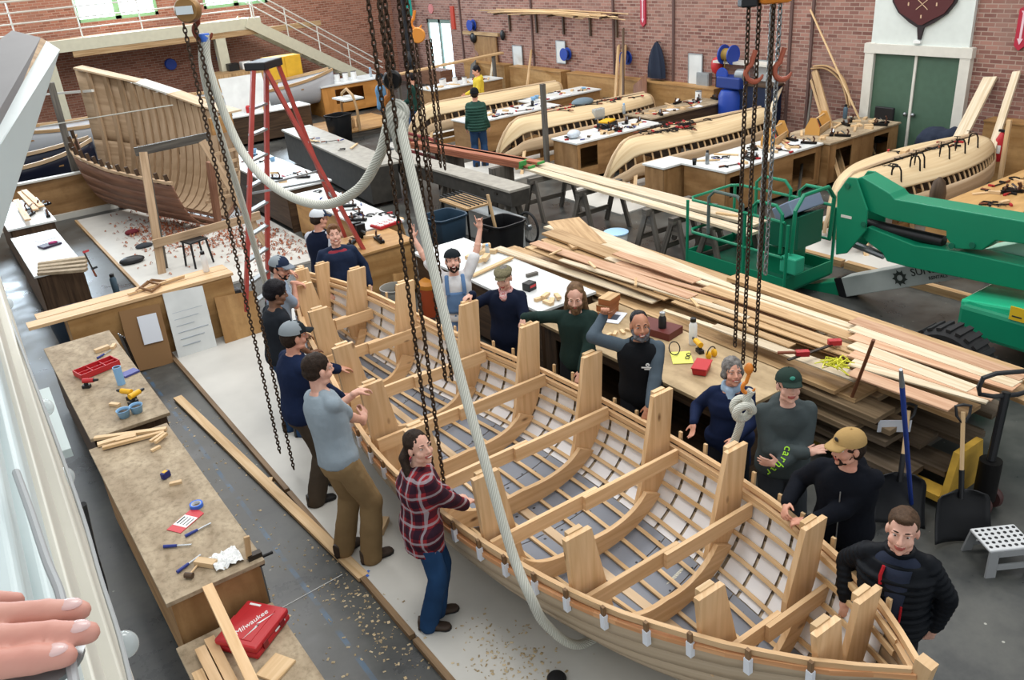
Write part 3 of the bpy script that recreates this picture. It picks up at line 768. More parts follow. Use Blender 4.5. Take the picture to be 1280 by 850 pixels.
        def fn(u, v):
            a = (u-.5)*1.75; r0 = .101; x = math.sin(a)*.09*(1-.04*v); y = sg*(math.cos(a)*.105+v*(.075*math.cos(a*.9)))
            return H(x, -.008+y, .053-.026*(a*a)*v*.6-.018*v)
        b.grid(fn, 14, 5); b.build('brim', mbrim or mfront, co, local=True, solid=.004)
        b = MB(); b.ell(H(0, -.008, .138), .007*k); b.build('button', mfront, co, local=True)
        if emblem:
            q = MB(); q.ell(H(0, .098, .085), (.02*k, .006*k, .015*k), s.HR, 12, 6); q.build('emblem', emblem, co, local=True)
        return s
    def beanie(s, m):
        k = s.k*s.hk; mb = MB(); H = lambda x, y, z: s.hc+s.HR @ V((x*k, y*k, z*k))
        mb.ell(H(0, -.012, .055), (.09*k, .108*k, .088*k), s.HR, 20, 12); mb.tube([H(math.cos(a)*.082, -.012+math.sin(a)*.1, .035) for a in [2*PI*j/20 for j in range(20)]], .018*k, 8, True)
        remesh(mb, .008, 'beanie', m, s.root, 2); return s
    def flatcap(s, m):
        k = s.k*s.hk; mb = MB(); H = lambda x, y, z: s.hc+s.HR @ V((x*k, y*k, z*k))
        mb.ell(H(0, .0, .082), (.098*k, .118*k, .042*k), s.HR, 20, 10); mb.ell(H(0, -.01, .06), (.086*k, .106*k, .045*k), s.HR, 20, 10); mb.ell(H(0, .1, .055), (.066*k, .05*k, .009*k), s.HR, 16, 8)
        remesh(mb, .007, 'flat_cap', m, s.root, 2, wrinkle=.003, wscale=30); return s
    def glasses(s, m):
        k = s.k*s.hk; b = MB(); H = lambda x, y, z: s.hc+s.HR @ V((x*k, y*k, z*k))
        for sd in (-1, 1):
            b.tube([H(sd*.032+math.cos(a)*.021, .094, .006+math.sin(a)*.016) for a in [2*PI*j/14 for j in range(14)]], .0022*k, 6, True); b.tube([H(sd*.053, .092, .012), H(sd*.078, .02, .012), H(sd*.08, -.02, .0)], .002*k, 6)
        b.tube([H(-.011, .096, .008), H(.011, .096, .008)], .002*k, 6); b.build('glasses', m, s.root, local=True); return s
    def top(s, m, sleeve='long', hem=.86, off=.018, collar=None, name='jacket', wr=.006, flare=.02, mats=None, matfn=None, neckm=None, vox=.011, ws=9, sl=.022, hi=1.468, puff=0):
        k = s.k; mb = MB(); mb.rings(s.rings(hem, hi, off, flare=flare))
        for sd in (-1, 1):
            if sd not in s.arms or sleeve == 'none': continue
            sh, el, wrr = s.arms[sd]; mb.cap(s.at_h(1.34)+s.rt*sd*.09*k, sh, (.08+off*.3)*k, (.054+sl*.55)*k); mb.cap(s.at_h(1.46)+s.rt*sd*.05*k, sh, .045*k, (.05+sl*.5)*k)
            if sleeve == 'short': mb.cap(sh, sh+(el-sh)*.72, (.053+sl*.7)*k, (.048+sl*1.0)*k); continue
            if sleeve == 'rolled': mb.cap(sh, el, (.056+sl)*k, (.045+sl)*k); mb.cap(el, el+(wrr-el)*.35, (.045+sl)*k, (.04+sl)*k); continue
            if puff:
                for a, b, r0, r1 in ((sh, el, .062+sl, .052+sl), (el, wrr-(wrr-el)*.06, .052+sl, .036+sl)):
                    nn = 6
                    for q in range(nn): 
                        c = a+(b-a)*((q+.5)/nn); mb.ell(c, ((r0+(r1-r0)*q/nn)*k,)*2+(.03*k,), Matrix(frame(b-a)).transposed())
            mb.cap(sh, el, (.052+sl*.8)*k, (.044+sl*.9)*k); mb.cap(el, wrr-(wrr-el).normalized()*.004, (.046+sl)*k, (.031+sl*.75)*k); mb.ell(el, (.045+sl*.9)*k)
        if puff:
            for q in range(9):
                hh = hem+.03+q*.062
                if hh > 1.4: break
                R = s.rings(hh-.001, hh+.001, off+.016)[0]; mb.tube([p for p in R], .022*k, 8, True)
        c = s.at_h(1.475); up = s.sp
        def ring(rad, zoff, tube, yo=0, flat=1.0, tilt=0):
            mb.tube([c+s.rt*(math.cos(a)*rad*k)+s.fw*((math.sin(a)*rad*.95+yo)*k)+up*((zoff-tilt*math.sin(a))*k) for a in [2*PI*j/20 for j in range(20)]], tube*k, 8, True)
        if collar == 'crew': ring(.07, -.012, .013)
        elif collar == 'stand': ring(.082, -.02, .016); ring(.086, .0, .013); ring(.09, .018, .01)
        elif collar == 'fold': ring(.074, .0, .016); ring(.085, -.01, .016, tilt=.02)
        elif collar == 'hood':
            ring(.078, .0, .02, tilt=.025); mb.ell(c-s.fw*.085*k-up*.03*k, (.115*k, .062*k, .085*k), Matrix((s.rt, s.fw, s.sp)).transposed()); ring(.092, -.008, .026, yo=-.02, tilt=.03)
        o = remesh(mb, vox, name, mats or m, s.root, 3, wrinkle=wr, wscale=ws, matfn=matfn, seed=s.k*50+hem*7); return o
    def scarf(s, m, r=.018, name='scarf', hang=0):
        k = s.k; mb = MB(); c = s.at_h(1.485)
        for q in range(2):
            mb.tube([c+s.rt*(math.cos(a)*(.075+.008*q)*k)+s.fw*(math.sin(a)*.072*k+.004)+s.sp*((.012-.024*q-.012*math.sin(a))*k) for a in [2*PI*j/20 for j in range(20)]], r*k, 8, True)
        if hang:
            a = c+s.fw*.09*k; mb.cap(a, a-s.sp*hang*k+s.fw*.03*k, .03*k, .04*k); mb.cap(a+s.rt*.03*k, a-s.sp*hang*.8*k+s.fw*.03*k+s.rt*.02*k, .025*k, .03*k)
        remesh(mb, .008, name, m, s.root, 2, wrinkle=.004, wscale=25); return s
    def pants(s, m, off=.02, shoes=None, cuff=.015, wr=.007, name='trousers', hi=1.0):
        k = s.k; mb = MB(); mb.rings(s.rings(.80, hi, off*.6))
        for sd in (-1, 1):
            hip, kn, an = s.legs[sd]; mb.cap(hip, kn, (.086+off)*k, (.062+off)*k); mb.cap(kn, an+V((0, 0, -.045*k)), (.062+off)*k, (.046+off+cuff)*k); mb.cap(hip+V((0, 0, .06*k)), hip, .09*k, (.086+off)*k)
        remesh(mb, .012, name, m, s.root, 3, wrinkle=wr, wscale=10, seed=3+s.k)
        if shoes:
            for sd in (-1, 1):
                hip, kn, an = s.legs[sd]; d = V((sd*.18, 1, 0)).normalized(); 
                q = MB(); z = an.z-.085*k
                R = []
                for y, hw, ht, zb in ((-.085, .02, .08, .01), (-.078, .036, .12, .003), (-.03, .043, .13, 0), (.03, .043, .105, 0), (.09, .047, .055, 0), (.14, .047, .045, 0), (.17, .036, .036, .004), (.185, .012, .02, .01)):
                    c = V((an.x, an.y, z))+d*y*k; sx = d.cross(V((0, 0, 1)))
                    R.append([c+sx*(math.copysign(abs(math.cos(a))**.6, math.cos(a))*hw*k)+V((0, 0, (zb+ht/2*(1+math.copysign(abs(math.sin(a))**.7, math.sin(a))))*k)) for a in [2*PI*j/14 for j in range(14)]])
                q.rings(R); so = q.build('shoe', shoes, s.root, local=True)
                q = MB(); R2 = [[V((p.x, p.y, z+(.016*k if p.z > z+.012*k else .0))) + (p-(V((an.x, an.y, p.z))))*.03 for p in r] for r in R]; q.rings(R2); q.build('sole', BLACK, so, local=True)
        return s
DENIM = cloth('blue denim', '2c4668', amt=.25); DENIML = cloth('faded denim', '5f7ea6', amt=.2); KHAKI = cloth('khaki trousers', '87704f', amt=.12); BROWNP = cloth('dark brown trousers', '4b4238'); BLACKP = cloth('black trousers', '1b1c20'); GREYP = cloth('charcoal trousers', '33363a')
SHOEB = mat('brown leather shoe', '3d3027', .6); SHOEK = mat('black leather shoe', '1c1b1b', .5)
NAVY = cloth('navy fleece', '182440'); NAVYD = cloth('dark navy cloth', '121a2e'); BLK = cloth('black cloth', '14161a'); CHAR = cloth('charcoal green knit', '434b4c'); SLATE = cloth('slate grey cloth', '4a5660'); GREYT = cloth('heather blue grey cotton', '8c99a2', amt=.1); WHITET = cloth('white cotton', 'd3d3d4', amt=.06); FOREST = cloth('dark forest cloth', '1f302c')
GREYMESH = mat('grey cap mesh', '7f878c', .8)
def plaid():
    m, nt, b = _new('red plaid flannel'); b.inputs['Roughness'].default_value = .9; b.inputs['Specular IOR Level'].default_value = .15
    tc = nt.nodes.new('ShaderNodeTexCoord'); sp = nt.nodes.new('ShaderNodeSeparateXYZ'); nt.links.new(tc.outputs['Object'], sp.inputs[0])
    ad = nt.nodes.new('ShaderNodeMath'); ad.operation = 'ADD'; nt.links.new(sp.outputs['X'], ad.inputs[0]); nt.links.new(sp.outputs['Y'], ad.inputs[1])
    def stripes(src, f, lo, hi):
        a = nt.nodes.new('ShaderNodeMath'); a.operation = 'MULTIPLY'; a.inputs[1].default_value = f; nt.links.new(src, a.inputs[0])
        c = nt.nodes.new('ShaderNodeMath'); c.operation = 'FRACT'; nt.links.new(a.outputs[0], c.inputs[0])
        r = nt.nodes.new('ShaderNodeValToRGB'); r.color_ramp.interpolation = 'CONSTANT'; e = r.color_ramp.elements
        e[0].color = (0, 0, 0, 1); e[1].position = lo; e[1].color = (1, 1, 1, 1); x = e.new(hi); x.color = (0, 0, 0, 1)
        nt.links.new(c.outputs[0], r.inputs[0]); return r.outputs[0]
    col = None; base = lin('8e2a30')
    for f, lo, hi, c, k in ((8, .02, .5, '171a28', .72), (8, .62, .78, 'a9a6ac', .6)):
        for src in (ad.outputs[0], sp.outputs['Z']):
            s_ = stripes(src, f, lo, hi); q = nt.nodes.new('ShaderNodeMath'); q.operation = 'MULTIPLY'; q.inputs[1].default_value = k; nt.links.new(s_, q.inputs[0])
            mx = nt.nodes.new('ShaderNodeMix'); mx.data_type = 'RGBA'; nt.links.new(q.outputs[0], mx.inputs[0]); mx.inputs[7].default_value = lin(c)
            if col is None: mx.inputs[6].default_value = base
            else: nt.links.new(col, mx.inputs[6])
            col = mx.outputs[2]
    nt.links.new(col, b.inputs['Base Color']); return m
PLAID = plaid()
cam_dir = lambda x, y, z=1.6: (CP-V((x, y, z))).normalized()
RH = V((math.cos(_AZ), -math.sin(_AZ), 0))
def reach(P, sd, px_, py_, dist, near=False):
    """the point at a given distance from a shoulder that the photo shows at a pixel"""
    sh = P.W @ P.sh[sd]; d = ray(px_, py_).normalized(); o = sh-CP; b = d.dot(o); c = o.dot(o)-dist*dist; q = b*b-c
    return CP+d*(b-(math.sqrt(q) if q > 0 else 0)*(1 if near else -1)) if q > 0 else CP+d*b
DN = V((0, 0, -1))
# -- near side
P = Person('smiling woman in a red plaid shirt and jeans with a dark ponytail', (2.17, 4.69), (1, -.55), 1.63, look=(.2, -1, .25), female=True, skin=SKIN2, feet=((.02, .02), (.16, -.05)), knees=((.1, 1, 0), (.3, 1, 0)), lean=4, twist=12, z0=.04)
P.arm(1, (2.52, 4.62, .93), (.6, -.8, -.5), d=(.9, .35, -.1), n=DN, curl=.7); P.arm(-1, (2.5, 4.78, .92), (.6, -.4, -.6), d=(.9, -.3, -.1), n=DN, curl=.7)
P.body(.9).brows(HAIRB).hair(HAIRB, .006, pony=True, recede=.008); P.top(PLAID, hem=.73, off=.042, collar='fold', name='plaid_shirt', flare=.1, wr=.012, sl=.03); P.pants(cloth('dark blue jeans', '213f63', amt=.25), .018, SHOEB, name='jeans')
P = Person('man in a grey blue T-shirt and khaki trousers seen from behind', (2.0, 5.72), (1, .12), 1.9, side=-10, look=(.95, .12, -.12), skin=SKIN2, feet=((-.12, -.05), (.14, .06)), z0=.04)
P.arm(-1, (2.36, 6.02, 1.39), (.5, -.3, -1), d=(.85, .3, -.1), n=DN, curl=.55); P.arm(1, (2.36, 5.93, 1.16), (.5, -.8, -1), d=(.5, .6, .5), n=(-.5, .6, -.2), curl=.9)
P.body(0).brows(HAIRB).hair(HAIRB, .001); P.top(GREYT, 'short', hem=.9, off=.02, collar='crew', name='t_shirt', sl=.018); P.pants(KHAKI, .026, SHOEB, name='khaki_trousers')
P = Person('man in a navy pullover and mesh-backed cap behind the grey T-shirt man', (2.1, 6.78), (1, .05), 1.8, look=(.95, .05, -.08), skin=SKIN, feet=((-.1, .25), (.1, -.06)), lean=5, z0=.04)
P.arm(-1, (2.62, 7.0, 1.15), (.5, -.3, -1), d=(.9, .1, -.2), n=DN); P.arm(1, (2.5, 6.72, 1.0), (.5, -.6, -1), d=(.9, .2, -.2), n=DN)
P.body(.4).brows(HAIRB).hair(HAIRB, cap=True, vol=.004, back=.02); P.cap_(cloth('black cap cloth', '1a2024'), GREYMESH); P.top(NAVY, hem=.86, off=.028, collar='fold', name='pullover'); P.pants(BROWNP, .028, SHOEK)
P = Person('black-haired man in a black T-shirt, second from the far end on the near side', (2.42, 8.08), (1, .1), 1.74, look=(.9, -.1, -.25), skin=SKIND, lean=6, z0=.04)
P.arm(-1, (2.75, 8.3, 1.05), (.5, -.3, -1), n=DN); P.arm(1, (2.7, 7.95, .95), (.9, -.8, -.6), d=(.9, .2, 0), n=DN)
P.body(.2).brows(HAIRK).hair(HAIRK, .014, front=.008); P.top(cloth('black cotton', '20242a'), 'short', hem=.88, off=.022, collar='crew', name='t_shirt'); P.pants(DENIM, .022, SHOEK, name='jeans')
P = Person('smiling man in a navy and grey trucker cap holding two moulds', (2.72, 8.84), (.95, -.25), 1.74, look=(.55, -.75, -.12), skin=SKIN, lean=9, z0=.04)
P.arm(-1, (3.1, 9.33, 1.40), (.8, -.3, -.6), d=(.8, .1, -.5), n=(.1, 0, -1), curl=.7); P.arm(1, (2.98, 8.86, 1.42), (.9, -.5, -.6), d=(.9, -.2, -.3), n=(.1, 0, -1), curl=.7)
P.body(.9).brows(HAIRB).hair(HAIRB, cap=True, vol=.004); P.beard(HAIRB, vol=-.008); P.cap_(cloth('navy cap cloth', '232f45'), GREYMESH, cloth('grey cap brim', '7c848d')); P.glasses(BLACK); P.top(cloth('ash blue cotton', '8b9bae', amt=.1), 'short', hem=.88, off=.022, collar='crew', name='t_shirt'); P.pants(DENIM, .022, SHOEB, name='jeans')
# -- far end and far side
P = Person('broad man in a navy jacket over a red shirt at the boat end', (3.86, 9.62), (-.3, -1), 1.71, look=(-.3, -.92, .2), skin=SKIN2, wide=1.16, belly=.04)
P.arm(1, (3.6, 9.5, .95), (.6, -.5, -1), n=(.5, -.2, -.6)); P.arm(-1, (4.15, 9.45, .9), (.6, -.5, -1), n=(-.5, -.2, -.6))
P.body(.8).brows(HAIRR).hair(HAIRR, .005, front=.004); P.top(cloth('dull red cotton', '8e3440'), 'none', hem=.95, off=.012, collar='crew', name='shirt', hi=1.46)
P.top(cloth('navy shell', '1a2740', .7), hem=.84, off=.034, collar='fold', name='jacket', hi=1.43); P.pants(BLACKP, .024, SHOEK)
P = Person('man in a white and navy cap, half hidden behind the broad man', (3.92, 10.25), (.8, .6), 1.76, look=(.85, .1, -.1), skin=SKIN, twist=0)
P.arm(1, (4.15, 10.05, 1.05), (.5, -.5, -1), n=DN); P.arm(-1, (4.1, 10.55, 1.05), (.5, -.5, -1), n=DN)
P.body(0).brows(HAIRB).hair(HAIRB, cap=True, vol=.003); P.cap_(cloth('navy cap cloth', '232f45'), cloth('white cap mesh', 'c3c8cd'), back=False); P.top(cloth('pale grey sleeves', 'b9bcc4', amt=.08), hem=.9, off=.016, name='shirt', sl=.018); P.top(NAVYD, 'none', hem=.86, off=.035, collar='stand', name='vest'); P.pants(DENIM, .022, SHOEK, name='jeans')
P = Person('cheering man in blue bib overalls with both arms raised', (4.46, 7.8), (-.5, -.86), 1.66, look=(-.45, -.82, .25), skin=SKIN2)
P.arm(1, reach(P, 1, 513, 292, .56), (1, .2, .1), d=(-.1, .05, 1), n=(-.4, -.8, .1), up=.05, fingers=[.05, .05, .9, .9], spread=.2); P.arm(-1, reach(P, -1, 604, 272, .56, True), (1, .2, .1), d=(-.02, .05, 1), n=(-.4, -.8, .1), up=.05, fingers=[.02, .9, .95, .5], spread=.2)
P.body(1, mouth_open=True).brows(HAIRB).hair(HAIRB, cap=True, vol=.004); P.beard(HAIRB, vol=-.004); P.cap_(cloth('black cap cloth', '1a2024'), back=True)
P.top(WHITET, 'short', hem=.9, off=.018, collar='crew', name='t_shirt'); P.pants(DENIML, .026, SHOEB, name='overalls', hi=1.08)
k = P.k; mb = MB()
def bibp(u, v):
    hh = 1.02+.27*v; a = (u-.5)*(1.5-.35*v); wx = (.165+.034)*k*P.wide; dy = (.115+.030)*k
    return P.at_h(hh)+P.rt*(math.sin(a)*wx)+P.fw*(math.cos(a)*dy)
mb.grid(bibp, 10, 8); mb.build('overall_bib', DENIML, P.root, local=True, solid=.006)
for sd in (-1, 1):
    mb = MB(); mb.tube([P.at_h(1.27)+P.rt*sd*.1*k+P.fw*.142*k, P.at_h(1.38)+P.rt*sd*.1*k+P.fw*.135*k, P.at_h(1.47)+P.rt*sd*.095*k+P.fw*.07*k, P.at_h(1.49)+P.rt*sd*.09*k-P.fw*.02*k, P.at_h(1.4)+P.rt*sd*.06*k-P.fw*.12*k], .011*k, 8, flat=2.2); mb.build('overall_strap', DENIML, P.root, local=True)
P = Person('older man in a tweed flat cap, navy jacket and red checked neckerchief', (4.62, 7.02), (-.75, -.66), 1.63, look=(-.8, -.6, -.2), skin=SKIN2, wide=1.08)
P.arm(1, (4.24, 7.08, 1.42), (.6, -.4, -1), d=(-.85, .1, -.2), n=(-.2, 0, -1), curl=.9); P.arm(-1, (4.5, 6.55, .86), (.6, -.4, -1), d=(-.4, -.3, -.7), n=(.3, .5, -.4))
P.body(.3).brows(HAIRG).hair(HAIRG, .001); P.flatcap(cloth('olive tweed', '6d6750', amt=.3, ns=60)); P.scarf(cloth('red white check', 'b14a4c', c2='d9c4c0', ns=60), .013, 'neckerchief', hang=.05); P.top(NAVYD, hem=.72, off=.036, collar='fold', name='jacket', flare=.05); P.pants(BLACKP, .022, SHOEK)
P = Person('long-haired man with a long beard in a dark green jumper, hand on a mould', (4.74, 5.98), (-.75, -.66), 1.69, look=(-.7, -.7, -.28), skin=SKIN2)
P.arm(1, (4.3, 6.24, 1.40), (.9, -.3, -.2), d=(-.6, .1, -.75), n=(-.3, 0, -.8), curl=.7); P.arm(-1, (4.52, 5.68, .9), (.6, -.4, -1), d=(-.5, -.1, -.8), n=(.3, .3, -.8), curl=.5)
P.body(.3).brows(HAIRL).hair(HAIRL, .004, long=.16, recede=.012); P.beard(HAIRL, long=.14, vol=.004); P.top(FOREST, hem=.84, off=.024, collar='crew', name='jumper'); P.pants(BLACKP, .022, SHOEK)
P = Person('smiling bearded man in a black vest with grey sleeves, elbow on a mould top', (4.76, 5.1), (-.75, -.66), 1.68, look=(-.5, -.85, .1), skin=SKINT, lean=5, wide=1.05)
P.arm(1, (4.58, 5.42, 1.56), (0, 0, 0), d=(-.1, -.25, .7), n=(-.5, -.6, -.4), curl=1.0); sh, el, wr = P.arms[1]
el, wr = ik(sh, P.toL((4.62, 5.43, 1.57)), .30*P.k, .265*P.k, P.toL((4.36, 5.28, 1.38))-sh); P.arms[1] = (sh, el, wr); P.hands[1] = (wr,)+P.hands[1][1:]
P.arm(-1, (4.52, 4.74, .92), (.6, -.4, -1), d=(-.5, -.1, -.7), n=(.3, .3, -.8), curl=.5)
P.body(.9).brows(HAIRK).hair(HAIRK, .001, recede=.014); P.beard(cloth('grizzled beard', '3b3a3b', c2='77757a', ns=40, bump=.5), vol=.004); P.top(SLATE, hem=.95, off=.016, name='shirt', sl=.02); P.top(BLK, 'none', hem=.8, off=.036, collar='stand', name='vest', flare=.02); P.pants(BLACKP, .022, SHOEK)
mb = MB(); c = P.at_h(1.29)+P.fw*(.118+.05)*P.k*1.02-P.rt*.085*P.k
Mx = axes(-P.rt, P.sp, P.fw, c)
for r_ in (.016, .009): mb.tube([Mx @ V((math.cos(a)*r_, .022+math.sin(a)*r_, 0)) for a in [2*PI*j/12 for j in range(12)]], .003, 6, True)
mb.board(Mx @ V((-.055, -.006, 0)), Mx @ V((.055, -.006, 0)), .012, .004, up=P.fw); mb.board(Mx @ V((-.03, -.024, 0)), Mx @ V((.03, -.024, 0)), .009, .004, up=P.fw); mb.build('chest_emblem', WHITE, P.root, local=True)
P = Person('grey-haired woman in a navy coat and pale blue scarf', (4.86, 4.12), (-.75, -.66), 1.51, look=(-.5, -.82, .22), skin=SKIN, female=True, wide=1.14, belly=.03)
P.arm(1, (4.57, 4.26, .98), (.7, -.5, -1), d=(-.5, -.35, -.75), n=(-.5, .2, .35), curl=.35); P.arm(-1, (4.62, 3.85, .98), (.8, -.4, -1), d=(-.5, .1, -.3), n=(.3, .3, -.8), curl=.9)
P.body(.8).brows(HAIRG).hair(HAIRG, .009, sides=.055, curly=.004, recede=.006); P.scarf(cloth('pale blue knit', '9db4cb'), .024, hang=.2); P.top(cloth('navy wool coat', '17223f'), hem=.6, off=.032, collar=None, name='coat', flare=.06, hi=1.44); P.pants(BLACKP, .02, SHOEK)
P = Person('man in a dark green cap and charcoal hoodie with lime lettering, arms crossed', (4.76, 3.5), (-.62, -.78), 1.68, look=(-.6, -.78, .2), skin=SKIN2, wide=1.08)
P.arm(1, local=(-.1, .27, 1.17), hint=(.4, .2, -1), d=None); P.arm(-1, local=(.1, .30, 1.1), hint=(.4, .2, -1))
for sd, n_, dd in ((1, (0, -.4, -.9), (-.9, .05, .35)), (-1, (0, -.9, .2), (.9, -.1, .1))):
    w_, d_, q_, hk = P.hands[sd]; P.hands[sd] = (w_, V(dd), V(n_), dict(curl=.3))
P.body(.3).brows(HAIRB).hair(HAIRB, cap=True, vol=.003); P.cap_(cloth('dark green cap cloth', '26352f'), emblem=mat('teal emblem', '3a8f7c', .6)); hood = P.top(CHAR, hem=.84, off=.034, collar='hood', name='hoodie', sl=.03); P.pants(GREYP, .026, SHOEK)
LIME = mat('lime print', 'a8e52c', .6)
bpy.context.view_layer.update()
HI = P.I; lpx = [(985, 561), (983, 568), (979, 575), (974, 581), (968, 586), (961, 590), (954, 593), (947, 595)]
hits = []
for q in lpx:
    ok, hp_, hn_, _ = hood.ray_cast(HI @ CP, (HI.to_3x3() @ ray(*q)).normalized()); hits.append((hp_, hn_) if ok else None)
for i, ch in enumerate('carhartt'):
    if not hits[i]: continue
    a_, b_ = hits[max(0, i-1)], hits[min(7, i+1)]
    if not a_ or not b_: continue
    hp_, hn_ = hits[i]; ax = b_[0]-a_[0]; hn_ = (hn_+(HI.to_3x3() @ -ray(*lpx[i])).normalized()).normalized(); ax = (ax-hn_*ax.dot(hn_)).normalized()
    text_mesh(ch, .085, axes(ax, hn_.cross(ax), hn_, hp_+hn_*.006), 'sleeve_lettering', LIME, P.root, local=True)
P = Person('man in a tan cap and dark navy hooded jacket in profile, fingers together', (4.46, 2.74), (-.92, -.38), 1.65, look=(-.88, .3, .0), skin=SKIN, wide=1.08, lean=4)
P.arm(1, (4.16, 2.99, 1.06), (.8, -.4, -1), d=(-.7, -.3, -.2), n=(0, -.7, -.6), curl=.8); P.arm(-1, (4.12, 2.78, 1.03), (.8, -.4, -1), d=(-.4, .75, -.1), n=(0, .3, -.9), curl=.8)
P.body(.2).brows(HAIRB).hair(HAIRB, cap=True, vol=.006, back=.04); P.beard(HAIRB, vol=-.009); P.cap_(cloth('tan canvas cap', 'a58757', amt=.1), emblem=BLACK); P.top(cloth('navy black jacket', '10131b'), hem=.82, off=.036, collar='hood', name='hooded_jacket', sl=.03)
mb = MB(); mb.tube([P.at_h(h_)+P.fw*(.118+.047)*P.k+P.rt*.01 for h_ in (.9, 1.05, 1.2, 1.35)], .004, 6); mb.build('zip', GALV, P.root, local=True); P.pants(BLACKP, .024, SHOEK)
P = Person('young man in a black puffer jacket with red lining, rightmost by the boat', (3.97, 2.06), (-.9, -.45), 1.59, look=(-.85, -.42, .1), skin=SKIN2, wide=1.08, hs=1.18)
P.arm(1, (3.86, 2.3, .86), (.6, -.5, -1), n=DN, curl=.6); P.arm(-1, (4.1, 1.85, .8), (.9, -.2, -1), n=(.3, .6, -.4), curl=.6)
P.body(.5).brows(HAIRB).hair(HAIRBR, .003, front=.008, recede=.004); P.top(cloth('slate navy tee', '2a3040'), 'none', hem=.9, off=.014, collar='crew', name='shirt')
puf = cloth('black quilted shell', '0d1117', .6, bump=.05)
P.top(puf, hem=.8, off=.03, collar='stand', name='puffer_jacket', sl=.022, puff=1, wr=.003, vox=.009, hi=1.42)
k = P.k; mb = MB()
def opn(u, v):
    hh = 1.06+.37*v; a = (u-.5)*(.5+.5*v); return P.at_h(hh)+P.rt*(math.sin(a)*.17*k-.01)+P.fw*(math.cos(a)*.184*k*(1-.12*v*v*v))
mb.grid(opn, 6, 8); mb.build('shirt_front', MATS['slate navy tee'], P.root, local=True, solid=.004)
REDC = cloth('red lining', 'b3252d')
mb = MB(); mb.tube([P.at_h(1.43)+P.rt*.075*k+P.fw*.148*k, P.at_h(1.36)+P.rt*.088*k+P.fw*.166*k, P.at_h(1.3)+P.rt*.082*k+P.fw*.172*k], .011, 6); mb.build('red_lining', REDC, P.root, local=True); mb = MB(); mb.tube([P.at_h(1.16)-P.rt*.06*k+P.fw*.18*k, P.at_h(1.03)-P.rt*.06*k+P.fw*.182*k], .007, 6); mb.build('red_zip', REDC, P.root, local=True)
P.pants(BLACKP, .024, SHOEK)
# -- at the benches in the background
def far(label, xy, face, h, topm, hair=HAIRB, sl='long', pm=DENIM, cap=None, hood=None, look=None, skin=SKIN, quilt=0, hands=((.2, .32, 1.02), (-.2, .32, 1.02)), nm='jacket'):
    P = Person(label, xy, face, h, look=look, skin=skin); P.arm(1, local=hands[0]); P.arm(-1, local=hands[1]); P.body(0, vox=.009, face_marks=False); P.hair(hair, .006, cap=bool(cap))
    if cap == 'cap': P.cap_(cloth('black cap cloth', '1a2024'))
    if cap == 'beanie': P.beanie(cloth('black knit', '17181c'))
    P.top(topm, sl, hem=.84, off=.03, collar=hood, name=nm, puff=quilt, vox=.013); P.pants(pm, .022, SHOEK, name='jeans'); return P
P = far('person in a blue denim shirt and dark cap at the bench behind the hoist chains', (10.55, 21.3), (1, -.3), 1.74, cloth('washed denim shirt', '5a7f9e'), cap='cap', nm='denim_shirt', look=(.7, -.5, -.2), skin=SKIND)
far('person in a dark green jacket just right of the hoist chains', (10.95, 20.2), (-.6, .8), 1.78, cloth('dark green shell', '1c3a34'), look=(-.5, .8, -.2), hair=HAIRK)
far('person in a yellow hoodie looking down at the far benches', (12.75, 19.85), (-1, .35), 1.74, cloth('mustard hoodie cotton', 'c9b23f', amt=.12), hood='hood', look=(-.9, .3, -.35), nm='hoodie', hair=HAIRK)
far('person in a dark green quilted jacket and black beanie, seen from behind', (10.5, 16.55), (.6, .8), 1.76, cloth('bottle green shell', '26463c', .7), cap='beanie', hood='stand', quilt=1, hands=((.25, .1, .9), (-.25, .1, .9)))
# ------------------------------------------------------------------ mezzanine and stair on the left wall
def zfor(X, Y, py):
    lo, hi = -1.0, 7.0
    for _ in range(40):
        m = (lo+hi)/2; v = V((X, Y, m))-CP; y = 425-CAM_F*v.dot(CU)/v.dot(CF)
        if y > py: lo = m
        else: hi = m
    return lo
MZ = 3.0
mz = thing('mezzanine_walkway', 'cream steel mezzanine walkway with rails under the tall windows', 'mezzanine', (3, 30.2, 0))
m_ = MB(); m_.box((2.2, 29.35, MZ-.14), (16.6, .12, .34)); m_.build('edge_beam', CREAM, mz)
m_ = MB(); m_.box((2.2, 30.2, MZ-.04), (16.6, 1.6, .06)); m_.build('deck', wood('mezzanine boards', '9a7356', '7b5a44', tone=.2), mz)
for x in (-3.5, .6, 3.9, 9.05):
    m_ = MB(); m_.box((x, 29.45, (MZ-.3)/2), (.32, .3, MZ-.3)); m_.build('column', CREAM, mz)
for zz in (.3, .6, .9, 1.2):
    m_ = MB(); m_.cyl((-6, 29.35, MZ+zz), (10.2, 29.35, MZ+zz), .02 if zz < 1 else .026, n=8); m_.build('rail', OFFWHITE, mz)
for x in np.arange(-5.5, 10.3, 1.75):
    m_ = MB(); m_.cyl((x, 29.35, MZ), (x, 29.35, MZ+1.22), .022, n=8); m_.build('rail_post', OFFWHITE, mz)
m_ = MB(); m_.board((4.6, 29.33, MZ-.4), (12.6, 29.33, MZ-.4), .06, .17, up=(0, 0, 1)); tag(m_.build('plank', LUMBER), 'long tan plank slung under the mezzanine beam, reaching past the stair', 'plank')
stx0, stx1 = 10.2, 14.6
st = thing('staircase', 'cream steel stair with thin white handrails descending from the mezzanine', 'staircase', (12.5, 29.6, 0))
for yy in (29.25, 30.3):
    m_ = MB(); m_.board((stx0-.2, yy, MZ-.08), (stx1+.2, yy, .05), .06, .34, up=(0, 0, 1)); m_.build('stringer', CREAM, st)
